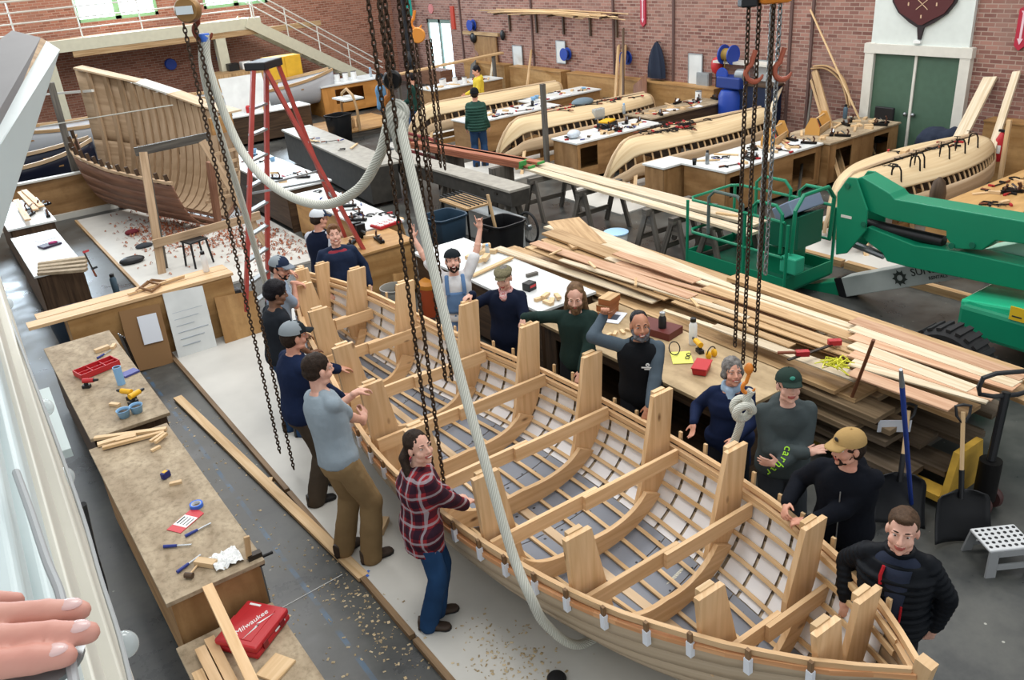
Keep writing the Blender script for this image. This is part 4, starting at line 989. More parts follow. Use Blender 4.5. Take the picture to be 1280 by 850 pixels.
for k in range(14):
    f = (k+.5)/14; m_ = MB(); m_.box((stx0+(stx1-stx0)*f, 29.78, MZ-.1-(MZ-.1)*f+.02), (.3, 1.0, .035)); m_.build('tread', CREAM, st)
for yy in (29.25,):
    for h_ in (.5, .8, 1.0):
        m_ = MB(); m_.tube([(stx0-.1, yy, MZ+h_), (stx1+.1, yy, h_+.02)], .022, 8); m_.build('handrail', OFFWHITE, st)
    for f in (.02, .26, .5, .74, .98):
        x = stx0+(stx1-stx0)*f; z = MZ*(1-f); m_ = MB(); m_.cyl((x, yy, z), (x, yy, z+1.02), .02, n=8); m_.build('handrail_post', OFFWHITE, st)
# ------------------------------------------------------------------ green doors, white panel, plaque
WDOOR = mat('painted white panel', 'cfd5d0', .5, noise_amt=.04)
m_ = MB(); m_.box((XW-.04, 9.53, 3.3), (.08, 2.0, 2.1)); struct(m_.build('trim_2', WDOOR))
m_ = MB()
for yy in (8.55, 10.52): m_.box((XW-.06, yy, 1.15), (.14, .2, 2.3))
m_.box((XW-.065, 9.535, 2.2), (.15, 2.21, .18)); struct(m_.build('trim_3', OFFWHITE))
GDOOR = mat('dull green door paint', '46604f', .55, noise_amt=.08)
for k, yy in enumerate((9.09, 9.98)):
    m_ = MB(); m_.box((XW-.03, yy, 1.05), (.05, .87, 2.1)); dr = struct(m_.build(f'door_{k+2}', GDOOR))
    m_ = MB(); m_.ell((XW-.1, yy+(.36 if k == 0 else -.36), .98), .04); m_.cyl((XW-.1, yy+(.36 if k == 0 else -.36), .98), (XW-.04, yy+(.36 if k == 0 else -.36), .98), .02); m_.build('door_knob', STEEL, dr)
m_ = MB(); m_.box((XW-.07, 9.535, 1.05), (.03, .05, 2.1)); struct(m_.build('trim_4', OFFWHITE))
pl = thing('ship_transom_plaque', 'dark red transom shaped plaque with crossed tools and lettering above the green doors', 'plaque', (XW-.12, 9.5, 2.4))
def plq(g): return [(-.66-g, 1.25), (-.66-g, .72), (-.6-g, .45), (-.46-g, .26), (-.2-g, .11-g), (-.05-g*.5, .03-g), (-.025, -.22), (.025, -.22), (.05+g*.5, .03-g), (.2+g, .11-g), (.46+g, .26), (.6+g, .45), (.66+g, .72), (.66+g, 1.25)]
PZ = 2.62; MP = lambda o: axes((0, -1, 0), (0, 0, 1), (-1, 0, 0), (XW-.08-o, 9.5, PZ))
m_ = MB(); m_.prism(plq(.03), .05, MP(0)); m_.build('rim', mat('dark plaque rim', '2a2023', .5), pl)
m_ = MB(); m_.prism([(x, z) for x, z in plq(-.02) if z > -.1], .02, MP(.05)); m_.build('face', mat('deep red plaque', '4d1f20', .5), pl)
m_ = MB(); m_.prism([(-.64, .72), (.64, .72), (.64, .62), (-.64, .62)], .004, MP(.07)); m_.prism([(-.64, 1.22), (.64, 1.22), (.64, .72), (-.64, .72)], .003, MP(.07)); m_.build('band', mat('dark plaque band', '2d1a1f', .5), pl)
GOLD = mat('pale gold paint', 'c8a98a', .5)
for i, ch in enumerate('AEMR'): text_mesh(ch, .2, MP(.076) @ Matrix.Translation((-.42+.28*i, .84, 0)), 'letter', GOLD, pl)
for a in (-.75, .75):
    m_ = MB(); m_.board((XW-.156, 9.5+math.sin(a)*.17, PZ+.42-math.cos(a)*.13), (XW-.156, 9.5-math.sin(a)*.17, PZ+.42+math.cos(a)*.13), .012, .008, up=(1, 0, 0)); m_.build('crossed_tool', GOLD, pl)
for dy, dz in ((.28, .42), (-.28, .42), (0, .2), (0, .6)):
    m_ = MB(); m_.prism([(-.012, -.03), (.012, -.03), (.012, .03), (-.012, .03)], .006, MP(.07) @ Matrix.Translation((dy, dz, 0))); m_.build('ornament', GOLD, pl)
m_ = MB(); m_.box((XW-.1, 9.53, 2.36), (.1, .14, .05)); tag(m_.build('door_sensor', WHITE), 'small white sensor box over the green doors', 'sensor')
def arrow_sign(y, z, label, c):
    t = thing('fire_extinguisher_sign', label, 'sign', (XW-.06, y, z-.35)); R_ = mat('sign red', 'a8283c', .4)
    m_ = MB(); m_.prism([(-.09, .33), (-.09, -.28), (0, -.36), (.09, -.28), (.09, .33), (0, .38)], .05, axes((0, -1, 0), (0, 0, 1), (-1, 0, 0), (XW, y, z))); m_.build('sign_body', R_, t)
    m_ = MB(); m_.prism([(-.02, .26), (-.02, -.16), (-.05, -.16), (0, -.26), (.05, -.16), (.02, -.16), (.02, .26), (.05, .3), (-.05, .3)], .006, axes((0, -1, 0), (0, 0, 1), (-1, 0, 0), (XW-.05, y, z))); m_.build('arrow', mat('pale pink print', 'd8b8c0', .5), t)
p_ = atX(805, 15, XW); arrow_sign(p_.y, p_.z, 'red arrow sign on the brick above the hanging coat', 0)
p_ = atX(1279, 36, XW); arrow_sign(p_.y, p_.z, 'red arrow sign at the right edge beyond the green doors', 0)
p_ = atX(567, 22, XW); m_ = MB(); m_.box((XW-.03, p_.y, p_.z), (.06, .2, .75)); tag(m_.build('sign', mat('red orange sign', 'b3402f', .5)), 'narrow red sign right of the glazed door', 'sign')
p_ = atX(539, 11, XW); m_ = MB(); m_.prism([(math.cos(a)*.17, math.sin(a)*.17) for a in [PI/8+PI/4*i for i in range(8)]], .03, axes((0, -1, 0), (0, 0, 1), (-1, 0, 0), (XW, p_.y, p_.z))); tag(m_.build('octagonal_sign', mat('faded pink sign', 'c07a78', .6)), 'faded pink octagonal sign over the glazed door', 'sign')

# ------------------------------------------------------------------ the plywood dado box along the right wall
def ledge(y0, y1, label, z=1.08):
    t = thing('plywood_wall_box', label, 'cabinet', (XW-.3, (y0+y1)/2, 0))
    m_ = MB(); m_.box((XW-.36, (y0+y1)/2, z/2), (.03, y1-y0, z)); m_.build('front_panel', PLY, t)
    m_ = MB(); m_.box((XW-.2, (y0+y1)/2, z+.015), (.38, y1-y0+.02, .03)); m_.build('top', PLY, t)
    for yy in (y0+.015, y1-.015):
        m_ = MB(); m_.box((XW-.19, yy, z/2), (.32, .03, z)); m_.build('end_panel', PLY, t)
ledge(14.4, 20.0, 'long plywood box under the hanging coat on the brick wall')
ledge(20.3, 22.9, 'plywood box beside the leaning boards, left of the long one')
ledge(23.2, 25.6, 'plywood box farthest left along the brick wall')
ledge(4.6, 7.9, 'plywood box right of the green doors')

# ------------------------------------------------------------------ work benches
def bench(label, x0, x1, y0, y1, z=.85, top=WHITETOP, side=PLY, holes=(), face='y', name='work_bench', over=.03, toe=.08, shelf=True, rz=0, group=None):
    """carcass of panels with openings on the long near face ('y': face at y0, holes along x; 'x': face at x0, holes along y)"""
    cx, cy = (x0+x1)/2, (y0+y1)/2
    t = thing(name, label, 'workbench', (cx, cy, 0), rz, group); I = t['_Mi']
    if rz:
        def loc(p): p = V(p)-V((cx, cy, 0)); return V((cx, cy, 0))+Matrix.Rotation(rz, 3, 'Z') @ p
        RM = Matrix.Translation((cx, cy, 0)) @ Matrix.Rotation(rz, 4, 'Z') @ Matrix.Translation((-cx, -cy, 0))
    else: RM = None
    m_ = MB(); m_.box((cx, cy, z-.018), (x1-x0+2*over, y1-y0+2*over, .036), M=RM); m_.build('top', top, t, bevel=.004)
    zt = z-.036
    L0, L1 = (x0, x1) if face == 'y' else (y0, y1)
    m_ = MB()
    def fp(a, b, c, d):
        if b-a < .005 or d-c < .005: return
        if face == 'y': m_.box(((a+b)/2, y0+.01, (c+d)/2), (b-a, .02, d-c), M=RM)
        else: m_.box((x0+.01, (a+b)/2, (c+d)/2), (.02, b-a, d-c), M=RM)
    cur = L0
    for a, b, c, d in sorted(holes):
        fp(cur, a, toe, zt); fp(a, b, toe, c); fp(a, b, d, zt); cur = b
    fp(cur, L1, toe, zt); m_.build('front_panel', side, t)
    for e in (0, 1):
        m_ = MB()
        if face == 'y': m_.box((x0+.01 if e == 0 else x1-.01, cy, (zt+0)/2), (.02, y1-y0-.02, zt), M=RM)
        else: m_.box((cx, y0+.01 if e == 0 else y1-.01, zt/2), (x1-x0-.02, .02, zt), M=RM)
        m_.build('end_panel', side, t)
    m_ = MB()
    if face == 'y': m_.box((cx, y1-.01, zt/2), (x1-x0-.05, .02, zt), M=RM)
    else: m_.box((x1-.01, cy, zt/2), (.02, y1-y0-.05, zt), M=RM)
    m_.build('back_panel', side, t)
    if shelf:
        m_ = MB(); m_.box((cx, cy, .16), (x1-x0-.06, y1-y0-.08, .02), M=RM); m_.box((cx, cy, .48), (x1-x0-.06, y1-y0-.2, .02), M=RM) if False else None; m_.build('shelf', side, t)
    return t
PLYB = wood('brown plywood side', 'a37f55', '7f5d38', grain=5, along=.8, tone=.08, stain=.3, staincol='6a4a2c')
bench('white-topped plywood bench with yellow case, between two upturned hulls', 11.0, 13.35, 13.6, 14.4, side=PLYB, holes=((11.08, 11.55, .3, .72), (12.75, 13.25, .35, .75)))
bench('brown-edged bench against the wall in front of the plywood box', 13.5, 16.0, 14.0, 14.85, .88, PLYD, DARKWOOD)
bench('long white-topped bench with tool totes, behind the lift basket', 11.15, 13.75, 9.75, 10.75, side=PLYB, holes=((11.25, 11.62, .35, .72), (12.95, 13.6, .18, .7)))
bench('low white-topped bench unit at the left end of the tote bench', 10.75, 11.4, 10.85, 11.35, .83, side=PLYB)
bench('shavings-covered bench running up to the green doors', 13.8, 16.0, 9.6, 10.7, .86, PLYD, PLYB, holes=((14.0, 14.5, .3, .7), (15.2, 15.7, .3, .72)))
bench('tan-topped bench at the right edge behind the green boom', 11.3, 14.4, 5.25, 6.2, top=wood('tan bench top', 'c8a069', 'a98350', grain=5, tone=.05), side=PLY, holes=((13.0, 13.6, .25, .65),))
bench('white-topped bench in front of the person in the green quilted jacket', 10.85, 13.5, 17.35, 18.2, side=PLYB)
bench('far white-topped bench with a red clamp near the yellow hoodie', 13.3, 15.6, 18.2, 19.0, side=PLYB)
bench('orange tan cupboard bench under the stair with paint tins', 10.9, 13.2, 26.15, 27.3, .95, WHITETOP, wood('orange ply', 'c98f4d', 'ad7538', grain=5, tone=.06), holes=((11.35, 12.35, .35, .8),))
bench('plywood bench with vise by the ladder foot', 4.35, 5.5, 10.75, 11.6, .85, PLY, PLY)
bench('tool bench with metal planes inside the ladder legs', 5.35, 5.95, 11.9, 14.9, .8, WHITETOP, PLY, face='x')
bench('bench strewn with red tools left of the ladder', 5.3, 6.2, 15.2, 19.2, .85, WHITETOP, DARKWOOD, face='x')
bench('worn plywood bench with the red tray, at the left', .5, 1.17, 7.95, 10.55, .85, PLYD, DARKWOOD, face='x', name='assembly_bench')
bench('worn plywood bench with the crumpled rag, nearest end by the red case', .45, 1.09, 5.18, 7.7, .85, PLYD, PLYB, face='x', name='assembly_bench')
bench('low plywood table under the red tool case', .42, 1.06, 3.3, 5.08, .5, PLYD, PLYB, face='x', name='low_table')
bench('white-topped bench beside the dark bucket', .82, 1.45, 13.6, 16.05, .85, WHITETOP, DARKWOOD, face='x')
bench('white-topped bench piled with planes at the far left', .85, 1.57, 16.75, 18.9, .85, WHITETOP, DARKWOOD, face='x')
bench('work table with white top beside the lumber pile', 5.25, 6.05, 7.3, 10.2, .85, WHITETOP, DARKWOOD, face='x', name='work_table')
bench('work table with bottles and ear muffs beside the lumber pile', 5.08, 5.98, 4.3, 7.0, .85, wood('tan work top', 'b8a07c', '96805e', grain=5, tone=.05, stain=.3), DARKWOOD, face='x', name='work_table', holes=((4.4, 5.4, .15, .7), (5.6, 6.8, .15, .7)))
# plywood barrier with boards along its top
t = thing('plywood_barrier', 'plywood barrier box topped with boards, in the left middle', 'barrier', (1.85, 11.5, 0))
m_ = MB(); m_.box((1.9, 11.3, .43), (2.1, .03, .86)); m_.box((1.9, 11.75, .43), (2.1, .03, .86)); m_.build('side_panel', PLY, t)
m_ = MB(); m_.box((2.94, 11.52, .43), (.03, .42, .86)); m_.box((.87, 11.52, .43), (.03, .42, .86)); m_.build('end_panel', PLY, t)
for y, x0, x1 in ((11.38, .42, 2.98), (11.62, .55, 2.98)):
    m_ = MB(); m_.board((x0, y, .885), (x1, y, .885), .22, .04); m_.build('top_board', PINE, t)
for i, (x, w, h, mm, lab) in enumerate(((1.62, .5, .78, mat('brown hardboard', '86643f', .7), 'brown hardboard sheet leaning on the plywood barrier'), (2.2, .52, .86, WHITETOP, 'whiteboard with faint notes leaning on the plywood barrier'), (2.85, .55, .6, PLY, 'small pale plywood sheet leaning right of the whiteboard'))):
    m_ = MB(); m_.board((x+.02, 11.04-.015*i, 0.005), (x+.08, 11.27, h), w, .02, up=(0, -1, .2)); o = tag(m_.build('leaning_board', mm), lab, 'board')
    if i == 0: 
        m_ = MB(); m_.board((x+.11, 11.10, .32), (x+.13, 11.205, .68), .24, .004, up=(0, -1, .3)); tag(m_.build('paper_sheet', PAPER), 'white paper pinned to the brown hardboard sheet', 'paper')
    if i == 1:
        for q in range(7):
            m_ = MB(); f = .2+.1*q; m_.board((x-.14, 11.0+.27*f, .86*f), (x+.1+.08*(q % 3), 11.0+.27*f, .86*f), .004, .01, up=(0, -1, .2)); m_.build('handwriting', mat('grey marker ink', '9aa6b4', .7), o, local=False)
t = thing('plywood_partition', 'low plywood partition with a pale cap at the far left behind the benches', 'partition', (2, 20.4, 0))
m_ = MB(); m_.box((1.2, 20.3, .44), (4.2, .04, .88)); m_.build('panel', PLYB, t)
m_ = MB(); m_.box((1.2, 20.3, .9), (4.25, .16, .04)); m_.build('cap_rail', OFFWHITE, t)
m_ = MB(); m_.box((1.2, 20.24, .06), (4.2, .1, .12)); m_.build('base_rail', OFFWHITE, t)

# ------------------------------------------------------------------ upturned hulls on the right
def upturned(label, x0, x1, yc, half=.62, zk=1.18, seed=0, gap=True, pale=CEDAR):
    t = thing('upturned_hull', label, 'boat', ((x0+x1)/2, yc, 0)); L = x1-x0
    def bh(s): return half*max(0.0, math.sin(PI*min(1, (s*.93+.0))**.75))**.62 if s < .999 else half*.45
    def bhh(s): return half*(1-(1-min(1, s/.55))**2.3) if s < .55 else half*(1-.5*((s-.55)/.45)**2)
    def keel(s): return zk-.62*(max(0, .16-s)/.16)**2.2-.06*s
    def sheer(s): return .36+.10*math.sin(PI*s)+(-.06 if s < .1 else 0)
    def sec(s, u, side, off=0):
        b = max(.02, bhh(s))-off; th = u*PI/2; e = 1.0+1.5*min(1, s/.35)
        w = b*math.sin(th)**(2/(1+e)); z = sheer(s)+(keel(s)-off-sheer(s))*math.cos(th)**(2/(1+e*.75))
        return V((x0+L*s-.12*(1-u)*0, yc+side*w, z))
    for side in (-1, 1):
        g = MB(); g.grid(lambda a, b: sec(a, .004+.6*b, side), 44, 16, uvs=(L, 1.0))
        if side > 0: g.f = [list(reversed(f)) for f in g.f]; g.uv = [list(reversed(q)) for q in g.uv]
        g.build('planking', pale, t, solid=-.012)
        g = MB(); g.grid(lambda a, b: sec(a, .76+.22*b, side), 36, 3, uvs=(L, .25))
        if side > 0: g.f = [list(reversed(f)) for f in g.f]; g.uv = [list(reversed(q)) for q in g.uv]
        g.build('sheer_strake', PALE, t, solid=.014)
        n = 24 if side < 0 else 0
        for i in range(n):
            s = .08+.9*i/n; R = []
            for q in range(5):
                p = sec(s, .57+.075*q, side, .016); R.append([p+V((-.016, 0, -.004)), p+V((.016, 0, -.004)), p+V((.016, -side*.014, -.012)), p+V((-.016, -side*.014, -.012))])
            rb = MB(); rb.rings(R, smooth=False); rb.build('rib', PINE2, t)
    k_ = MB(); pts = [sec(s, .01, 1)+V((-.02 if s < .1 else 0, 0, .015)) for s in [0, .02, .05, .09, .14, .22, .35, .5, .7, .9, 1.0]]
    pts = [V((x0-.05, yc, .3)), V((x0-.04, yc, .45))]+pts; k_.tube(pts, .03, 6, flat=1.2); k_.build('stem_and_keel', PALE, t)
    m_ = MB(); R = [sec(1, u, 1) for u in np.linspace(0, .98, 9)]; R = [V((p.x, 2*yc-p.y, p.z)) for p in reversed(R)]+R[1:]
    o = len(m_.v); m_.add(R+[p+V((.03, 0, 0)) for p in R], [tuple(range(len(R))), tuple(reversed(range(len(R), 2*len(R))))]+[(i, len(R)+i, len(R)+(i+1) % len(R), (i+1) % len(R)) for i in range(len(R))]); m_.build('transom', PINE, t)
    for i in range(5):
        s = .12+.2*i; b = bhh(s)*.8; m_ = MB(); x = x0+L*s
        poly = [(sec(s, u, 1, .05).y-yc, sec(s, u, 1, .05).z) for u in np.linspace(0, .95, 8)]; poly = [(-a, z) for a, z in reversed(poly)]+poly[1:]
        m_.prism(poly, .03, axes((0, 1, 0), (0, 0, 1), (1, 0, 0), (x, yc, 0))); md = m_.build('building_mould', DARKWOOD, t)
        for sd in (-1, 1):
            m_ = MB(); m_.board((x, yc+sd*b*.6, 0), (x, yc+sd*b*.6, sheer(s)+.1), .09, .04, up=(1, 0, 0)); m_.build('leg', PLYB, md)
    for sd in (-1, 1):
        m_ = MB(); m_.board((x0+.15, yc+sd*half*.55, .17), (x1-.05, yc+sd*half*.55, .17), .05, .12); m_.build('strongback', PLY, t)
    for f in (.1, .4):
        m_ = MB(); m_.board((x0+L*f-.25, yc-half*.75, .0), (x0+L*f+.1, yc-half*.35, .5), .07, .035, up=(1, 1, 0)); m_.build('brace', PINE2, t)
    return sec
hull_a = upturned('upturned cedar hull nearest the green doors, with black clamps standing on it', 10.95, 15.0, 7.55, .82, 1.1)
hull_b = upturned('upturned cedar hull behind the tote bench, with a heap of clamps on top', 10.55, 15.0, 12.2, .72, 1.1)
hull_c = upturned('upturned cedar hull behind the bench with the yellow case', 10.45, 14.9, 15.7, .74, 1.12)
hull_d = upturned('upturned hull farthest back, in front of the yellow hoodie', 10.2, 15.0, 19.35, .62, 1.1, pale=CEDAR)

# ------------------------------------------------------------------ the tall framed boat at upper left
FRAMEW = wood('tan frame timber', 'bea385', '9f8465', tone=.1)
bb = thing('framed_boat', 'tall boat in frame with wide futtocks above red brown planking at upper left', 'boat', (3.5, 18.8, 0))
A_, B_ = V((3.05, 20.9, 0)), V((4.35, 16.7, 0)); ax_ = (B_-A_); LB = ax_.length; ax_ = ax_.normalized(); sd_ = V((-ax_.y, ax_.x, 0))   # sd_ points to far side (right/away)
if sd_.x < 0: sd_ = -sd_
def bbp(s, u, side):
    s = min(1, max(0, s)); u = min(1, u)
    b = (.98-.25*abs(s-.55)*1.5)*(1-(max(0, .25-s)/.25)**2*.75); zt = 2.05+.75*(1-s)**1.5
    th = u*PI/2; w = b*math.sin(th)**.8; z = .12+.5*max(0, .2-s)+ (zt-.12)*(1-math.cos(th)**.75)
    return A_+ax_*(LB*s)+sd_*(side*w)+V((0, 0, z))
def strip(s, side, u0, u1, w, th, m, name, off=0, n=8):
    R = []
    for i in range(n+1):
        u = u0+(u1-u0)*i/n; p = bbp(s, u, side); q = bbp(s, min(1, u+.03), side)-bbp(s, max(0, u-.03), side); q = q.normalized(); nn = q.cross(ax_)*(side)
        if nn.dot(sd_*side) > 0: nn = -nn
        p = p+nn*off; R.append([p-ax_*w/2, p+ax_*w/2, p+ax_*w/2+nn*th, p-ax_*w/2+nn*th])
    m_ = MB(); m_.rings(R, smooth=False); m_.build(name, m, bb)
for i in range(16): strip(.04+.061*i, 1, .12, 1.0, .205, .05, FRAMEW, 'frame', .004*(i % 2))
for i in range(15): strip(.04+.066*i, -1, .1, .8, .05, .06, DARKWOOD, 'near_frame')
for k in range(6):
    u0, u1 = .1+.105*k, .1+.105*(k+1)-.002
    g = MB(); g.grid(lambda a, b: bbp(a, u0+(u1-u0)*b, -1), 20, 2, uvs=(LB, .15)); g.build('plank', REDWOOD, bb, solid=.025)
for k in range(3):
    u0, u1 = .1+.3*k, .1+.3*(k+1)
    g = MB(); g.grid(lambda a, b: bbp(a, u0+(u1-u0)*b, 1), 20, 6, uvs=(LB, .6)); g.build('plank', REDWOOD if k < 1 else FRAMEW, bb, solid=.02)
R = [[bbp(s, .74, -1)+V((0, 0, d)) + sd_*e for d, e in ((0, -.03), (0, .03), (.05, .03), (.05, -.03))] for s in np.linspace(0, 1, 14)]; m_ = MB(); m_.rings(R, smooth=False); m_.build('clamped_batten', FRAMEW, bb)
for i in range(4):
    a, b = bbp(.25*i, 1, 1), bbp(.25*i+.26, 1, 1); m_ = MB(); m_.board(a+V((0, 0, .05))+sd_*.08, b+V((0, 0, .055))+sd_*.08, .34, .035); m_.build('sheer_board', PALE if i != 1 else OFFWHITE, bb)
m_ = MB(); m_.board(B_+V((0, 0, .1)), B_+V((0, 0, 1.35))+ax_*.2, .1, .12, up=ax_); m_.build('stern_post', REDWOOD, bb)
m_ = MB(); m_.board(A_+V((0, 0, .1)), B_+V((0, 0, .08)), .12, .16); m_.build('keel', REDWOOD, bb)
m_ = MB(); q = bbp(1, 1, 1)-sd_*.25; m_.box(q+V((0, 0, -.12)), (.5, .06, .32), rz=math.atan2(sd_.y, sd_.x)); m_.build('transom_block', PLY, bb)
for k in range(6):
    z = .75+.2*k; a, b = bbp(.99, .5+.07*k, 1), bbp(.99, .5+.07*k, 1)-sd_*(.75-.03*k); m_ = MB(); m_.board(a, b, .03, .06, up=(0, 0, 1)); m_.build('stern_batten', FRAMEW, bb)
m_ = MB(); m_.board((2.6, 20.55, 0), (2.66, 20.62, 2.75), .18, .12, up=(1, 0, 0)); tag(m_.build('support_post', OLDWOOD), 'dark square post at the far end of the framed boat', 'post')
gt = thing('timber_gantry', 'raw timber goal post frame standing before the framed boat', 'frame', (3.4, 14.7, 0))
m_ = MB(); m_.board((2.72, 14.72, 0), (3.02, 15.2, 2.02), .13, .05, up=(0, 1, 0)); m_.build('leg', FRAMEW, gt)
m_ = MB(); m_.board((2.82, 14.95, 0), (3.05, 15.3, 2.0), .12, .05, up=(0, 1, 0)); m_.build('leg', OLDWOOD, gt)
m_ = MB(); m_.board((4.6, 14.7, 0), (4.0, 15.2, 2.02), .13, .05, up=(0, 1, 0)); m_.build('leg', FRAMEW, gt)
m_ = MB(); m_.board((2.9, 15.2, 2.02), (4.15, 15.2, 2.05), .06, .14, up=(0, 0, 1)); m_.build('crossbeam', OLDWOOD, gt)
m_ = MB(); m_.board((2.72, 14.8, .55), (4.6, 14.75, .62), .05, .14, up=(0, 0, 1)); m_.build('brace', FRAMEW, gt)
# floor sheet strewn with red shavings
t = thing('floor_platform', 'pale plywood floor sheet strewn with red shavings below the framed boat', 'platform', (3.8, 16.5, 0))
m_ = MB(); m_.box((3.75, 16.55, .02), (3.0, 6.4, .04)); m_.build('panel', PANEL, t)
m_ = MB(); m_.board((2.24, 13.4, .03), (2.24, 19.7, .03), .05, .06); m_.build('edging', LUMBER, t)
random.seed(11); m_ = MB()
for i in range(1500):
    cx, cy = random.choice(((4.5, 15.6), (4.8, 14.8), (4.0, 17.2), (3.4, 16.6), (3.6, 18.0))); x = random.gauss(cx, .42); y = random.gauss(cy, .7)
    if not (2.4 < x < 5.15 and 13.5 < y < 19.5): continue
    a = random.uniform(0, PI); L_ = random.uniform(.04, .12); w_ = random.uniform(.012, .03); c = V((x, y, .045)); d = V((math.cos(a), math.sin(a), 0)); s_ = V((-d.y, d.x, 0))
    h_ = random.uniform(.01, .05)
    m_.add([c-d*L_/2-s_*w_/2, c-d*L_/2+s_*w_/2, c-s_*w_/2+V((0, 0, h_)), c+s_*w_/2+V((0, 0, h_)), c+d*L_/2-s_*w_/2, c+d*L_/2+s_*w_/2], [(0, 1, 3, 2), (2, 3, 5, 4)])
tag(m_.build('wood_shavings', wood('red cedar shavings', 'b0704e', '8a4a34', tone=.3)), 'scattered red brown wood shavings on the pale floor sheet', 'shavings', kind='stuff')
random.seed(12); m_ = MB()
for i in range(700):
    x, y = random.choice((lambda: (random.uniform(1.2, 1.9), random.uniform(3.5, 10)), lambda: (random.gauss(1.75, .12), random.gauss(5.0, .5)), lambda: (random.gauss(2.35, .15), random.gauss(3.9, .25))))()
    z_ = .043 if (x > 1.95 and 1.7 < y < 11.5) else .002; a = random.uniform(0, PI); L_ = random.uniform(.006, .03); w_ = L_*random.uniform(.3, .8); c = V((x, y, z_)); d = V((math.cos(a), math.sin(a), 0)); s_ = V((-d.y, d.x, 0))
    m_.add([c-d*L_/2-s_*w_/2, c+d*L_/2-s_*w_/2, c+d*L_/2+s_*w_/2, c-d*L_/2+s_*w_/2, c+V((0, 0, .006))], [(0, 1, 4), (1, 2, 4), (2, 3, 4), (3, 0, 4)])
tag(m_.build('wood_chips', wood('pale chips', 'cdbb9a', 'a89068', tone=.3)), 'scattered pale wood chips and sawdust on the floor near the plywood benches', 'wood chips', kind='stuff')
# ------------------------------------------------------------------ green articulated boom lift
lift = thing('boom_lift', 'green articulated boom lift with basket and grey jib behind the lumber pile', 'boom lift', (9.4, 4.2, 0))
GREEND = mat('dark green machine', '0b5f47', .5); GREYB = mat('grey painted boom', 'a9b0ad', .45, noise_amt=.06); LGREEN = mat('light green boom', '9cc7b3', .45)
XL = 9.2
def yz(x, y, X=XL): p = atX(x, y, X); return (p.y, p.z)
def plate(pts, X0, X1, name, m, parent=lift, bevel=.012):
    m_ = MB(); m_.prism(pts, X1-X0, axes((0, 1, 0), (0, 0, 1), (1, 0, 0), (X0, 0, 0))); return m_.build(name, m, parent, bevel=bevel)
plate([yz(1046, 318), yz(1048, 240), yz(1062, 221), yz(1072, 222), yz(1086, 262), yz(1084, 288), yz(1060, 316)], XL-.03, XL, 'elbow_plate', GREENP)
plate([yz(1046, 318), yz(1048, 240), yz(1062, 221), yz(1072, 222), yz(1086, 262), yz(1084, 288), yz(1060, 316)], XL+.36, XL+.39, 'elbow_plate', GREENP)
plate([yz(1062, 226), yz(1075, 222), yz(1110, 243), yz(1116, 250), yz(1290, 280), yz(1290, 308), yz(1242, 302), yz(1225, 314), yz(1190, 312), yz(1180, 298), yz(1180, 290), yz(1108, 275), yz(1070, 260)], XL+.04, XL+.35, 'upper_arm', GREENP)
plate([yz(1065, 292), yz(1082, 285), yz(1140, 308), yz(1195, 316), yz(1290, 337), yz(1290, 368), yz(1130, 335), yz(1105, 328), yz(1100, 318)], XL+.05, XL+.34, 'lower_arm', GREENP)
m_ = MB(); a = atX(1085, 280, XL+.2); b = atX(1180, 302, XL+.2); m_.cyl(a, b, .07, n=12); m_.build('hydraulic_cylinder', BLACK, lift)
m_ = MB(); a = atX(1055, 300, XL+.2); b = atX(1105, 320, XL+.2); m_.cyl(a, b, .045, n=10); m_.build('hydraulic_rod', STEEL, lift)
for x, y in ((1060, 232), (1080, 280), (1190, 307), (1216, 306)):
    p = atX(x, y, XL-.03 if x < 1100 else XL+.04); m_ = MB(); m_.cyl(p, p-V((.02, 0, 0)), .035, n=12); m_.build('pivot_pin', GREEND, lift)
p = atX(1058, 271, XL-.03); m_ = MB(); m_.box(p, (.01, .15, .035)); m_.build('decal', OFFWHITE, lift)
# telescoping boom with the rental lettering
XB = 9.72
g0, g1 = atX(1058, 357, XB), atX(1195, 333, XB)
dirb = (g1-g0).normalized(); upb = V((1, 0, 0)).cross(dirb); upb = upb if upb.z > 0 else -upb
m_ = MB(); m_.board(g0, g0+dirb*4.2, .24, .27, up=upb); m_.build('telescoping_boom', GREYB, lift, bevel=.01)
m_ = MB(); m_.board(g0+dirb*2.05, g0+dirb*4.6, .3, .33, up=upb); m_.build('boom_sleeve', LGREEN, lift, bevel=.01)
INK = mat('dark lettering', '2c3330', .5)
Mt = axes(-V(dirb)*-1 if False else dirb*1, upb, V((-1, 0, 0)), g0+dirb*.98+V((-.124, 0, 0))) if False else axes(-dirb if dirb.y > 0 else dirb, upb, V((-1, 0, 0)), g0+dirb*1.02+V((-.124, 0, 0)))
text_mesh('SUNBELT', .14, Mt @ Matrix.Translation((.33, .035, 0)), 'boom_lettering', INK, lift); text_mesh('RENTALS', .06, Mt @ Matrix.Translation((.38, -.07, 0)), 'boom_lettering', INK, lift)
m_ = MB(); n = 9; poly = []
for i in range(n):
    a = 2*PI*i/n
    poly += [(math.cos(a)*.075, math.sin(a)*.075), (math.cos(a+.35)*.11, math.sin(a+.35)*.11), (math.cos(a+.45)*.08, math.sin(a+.45)*.08)]
inn = [(math.cos(2*PI*i/27)*.038, math.sin(2*PI*i/27)*.038) for i in range(27)]
vs = [Mt @ V((x-.12, y, .002)) for x, y in poly]+[Mt @ V((x-.12, y, .002)) for x, y in inn]; m_.add(vs, [(i, (i+1) % 27, 27+(i+1) % 27, 27+i) for i in range(27)]); m_.build('sun_emblem', INK, lift)
m_ = MB(); q = g0; m_.board(q-dirb*.06, q+dirb*.05, .26, .29, up=upb); m_.build('boom_collar', BLACK, lift)
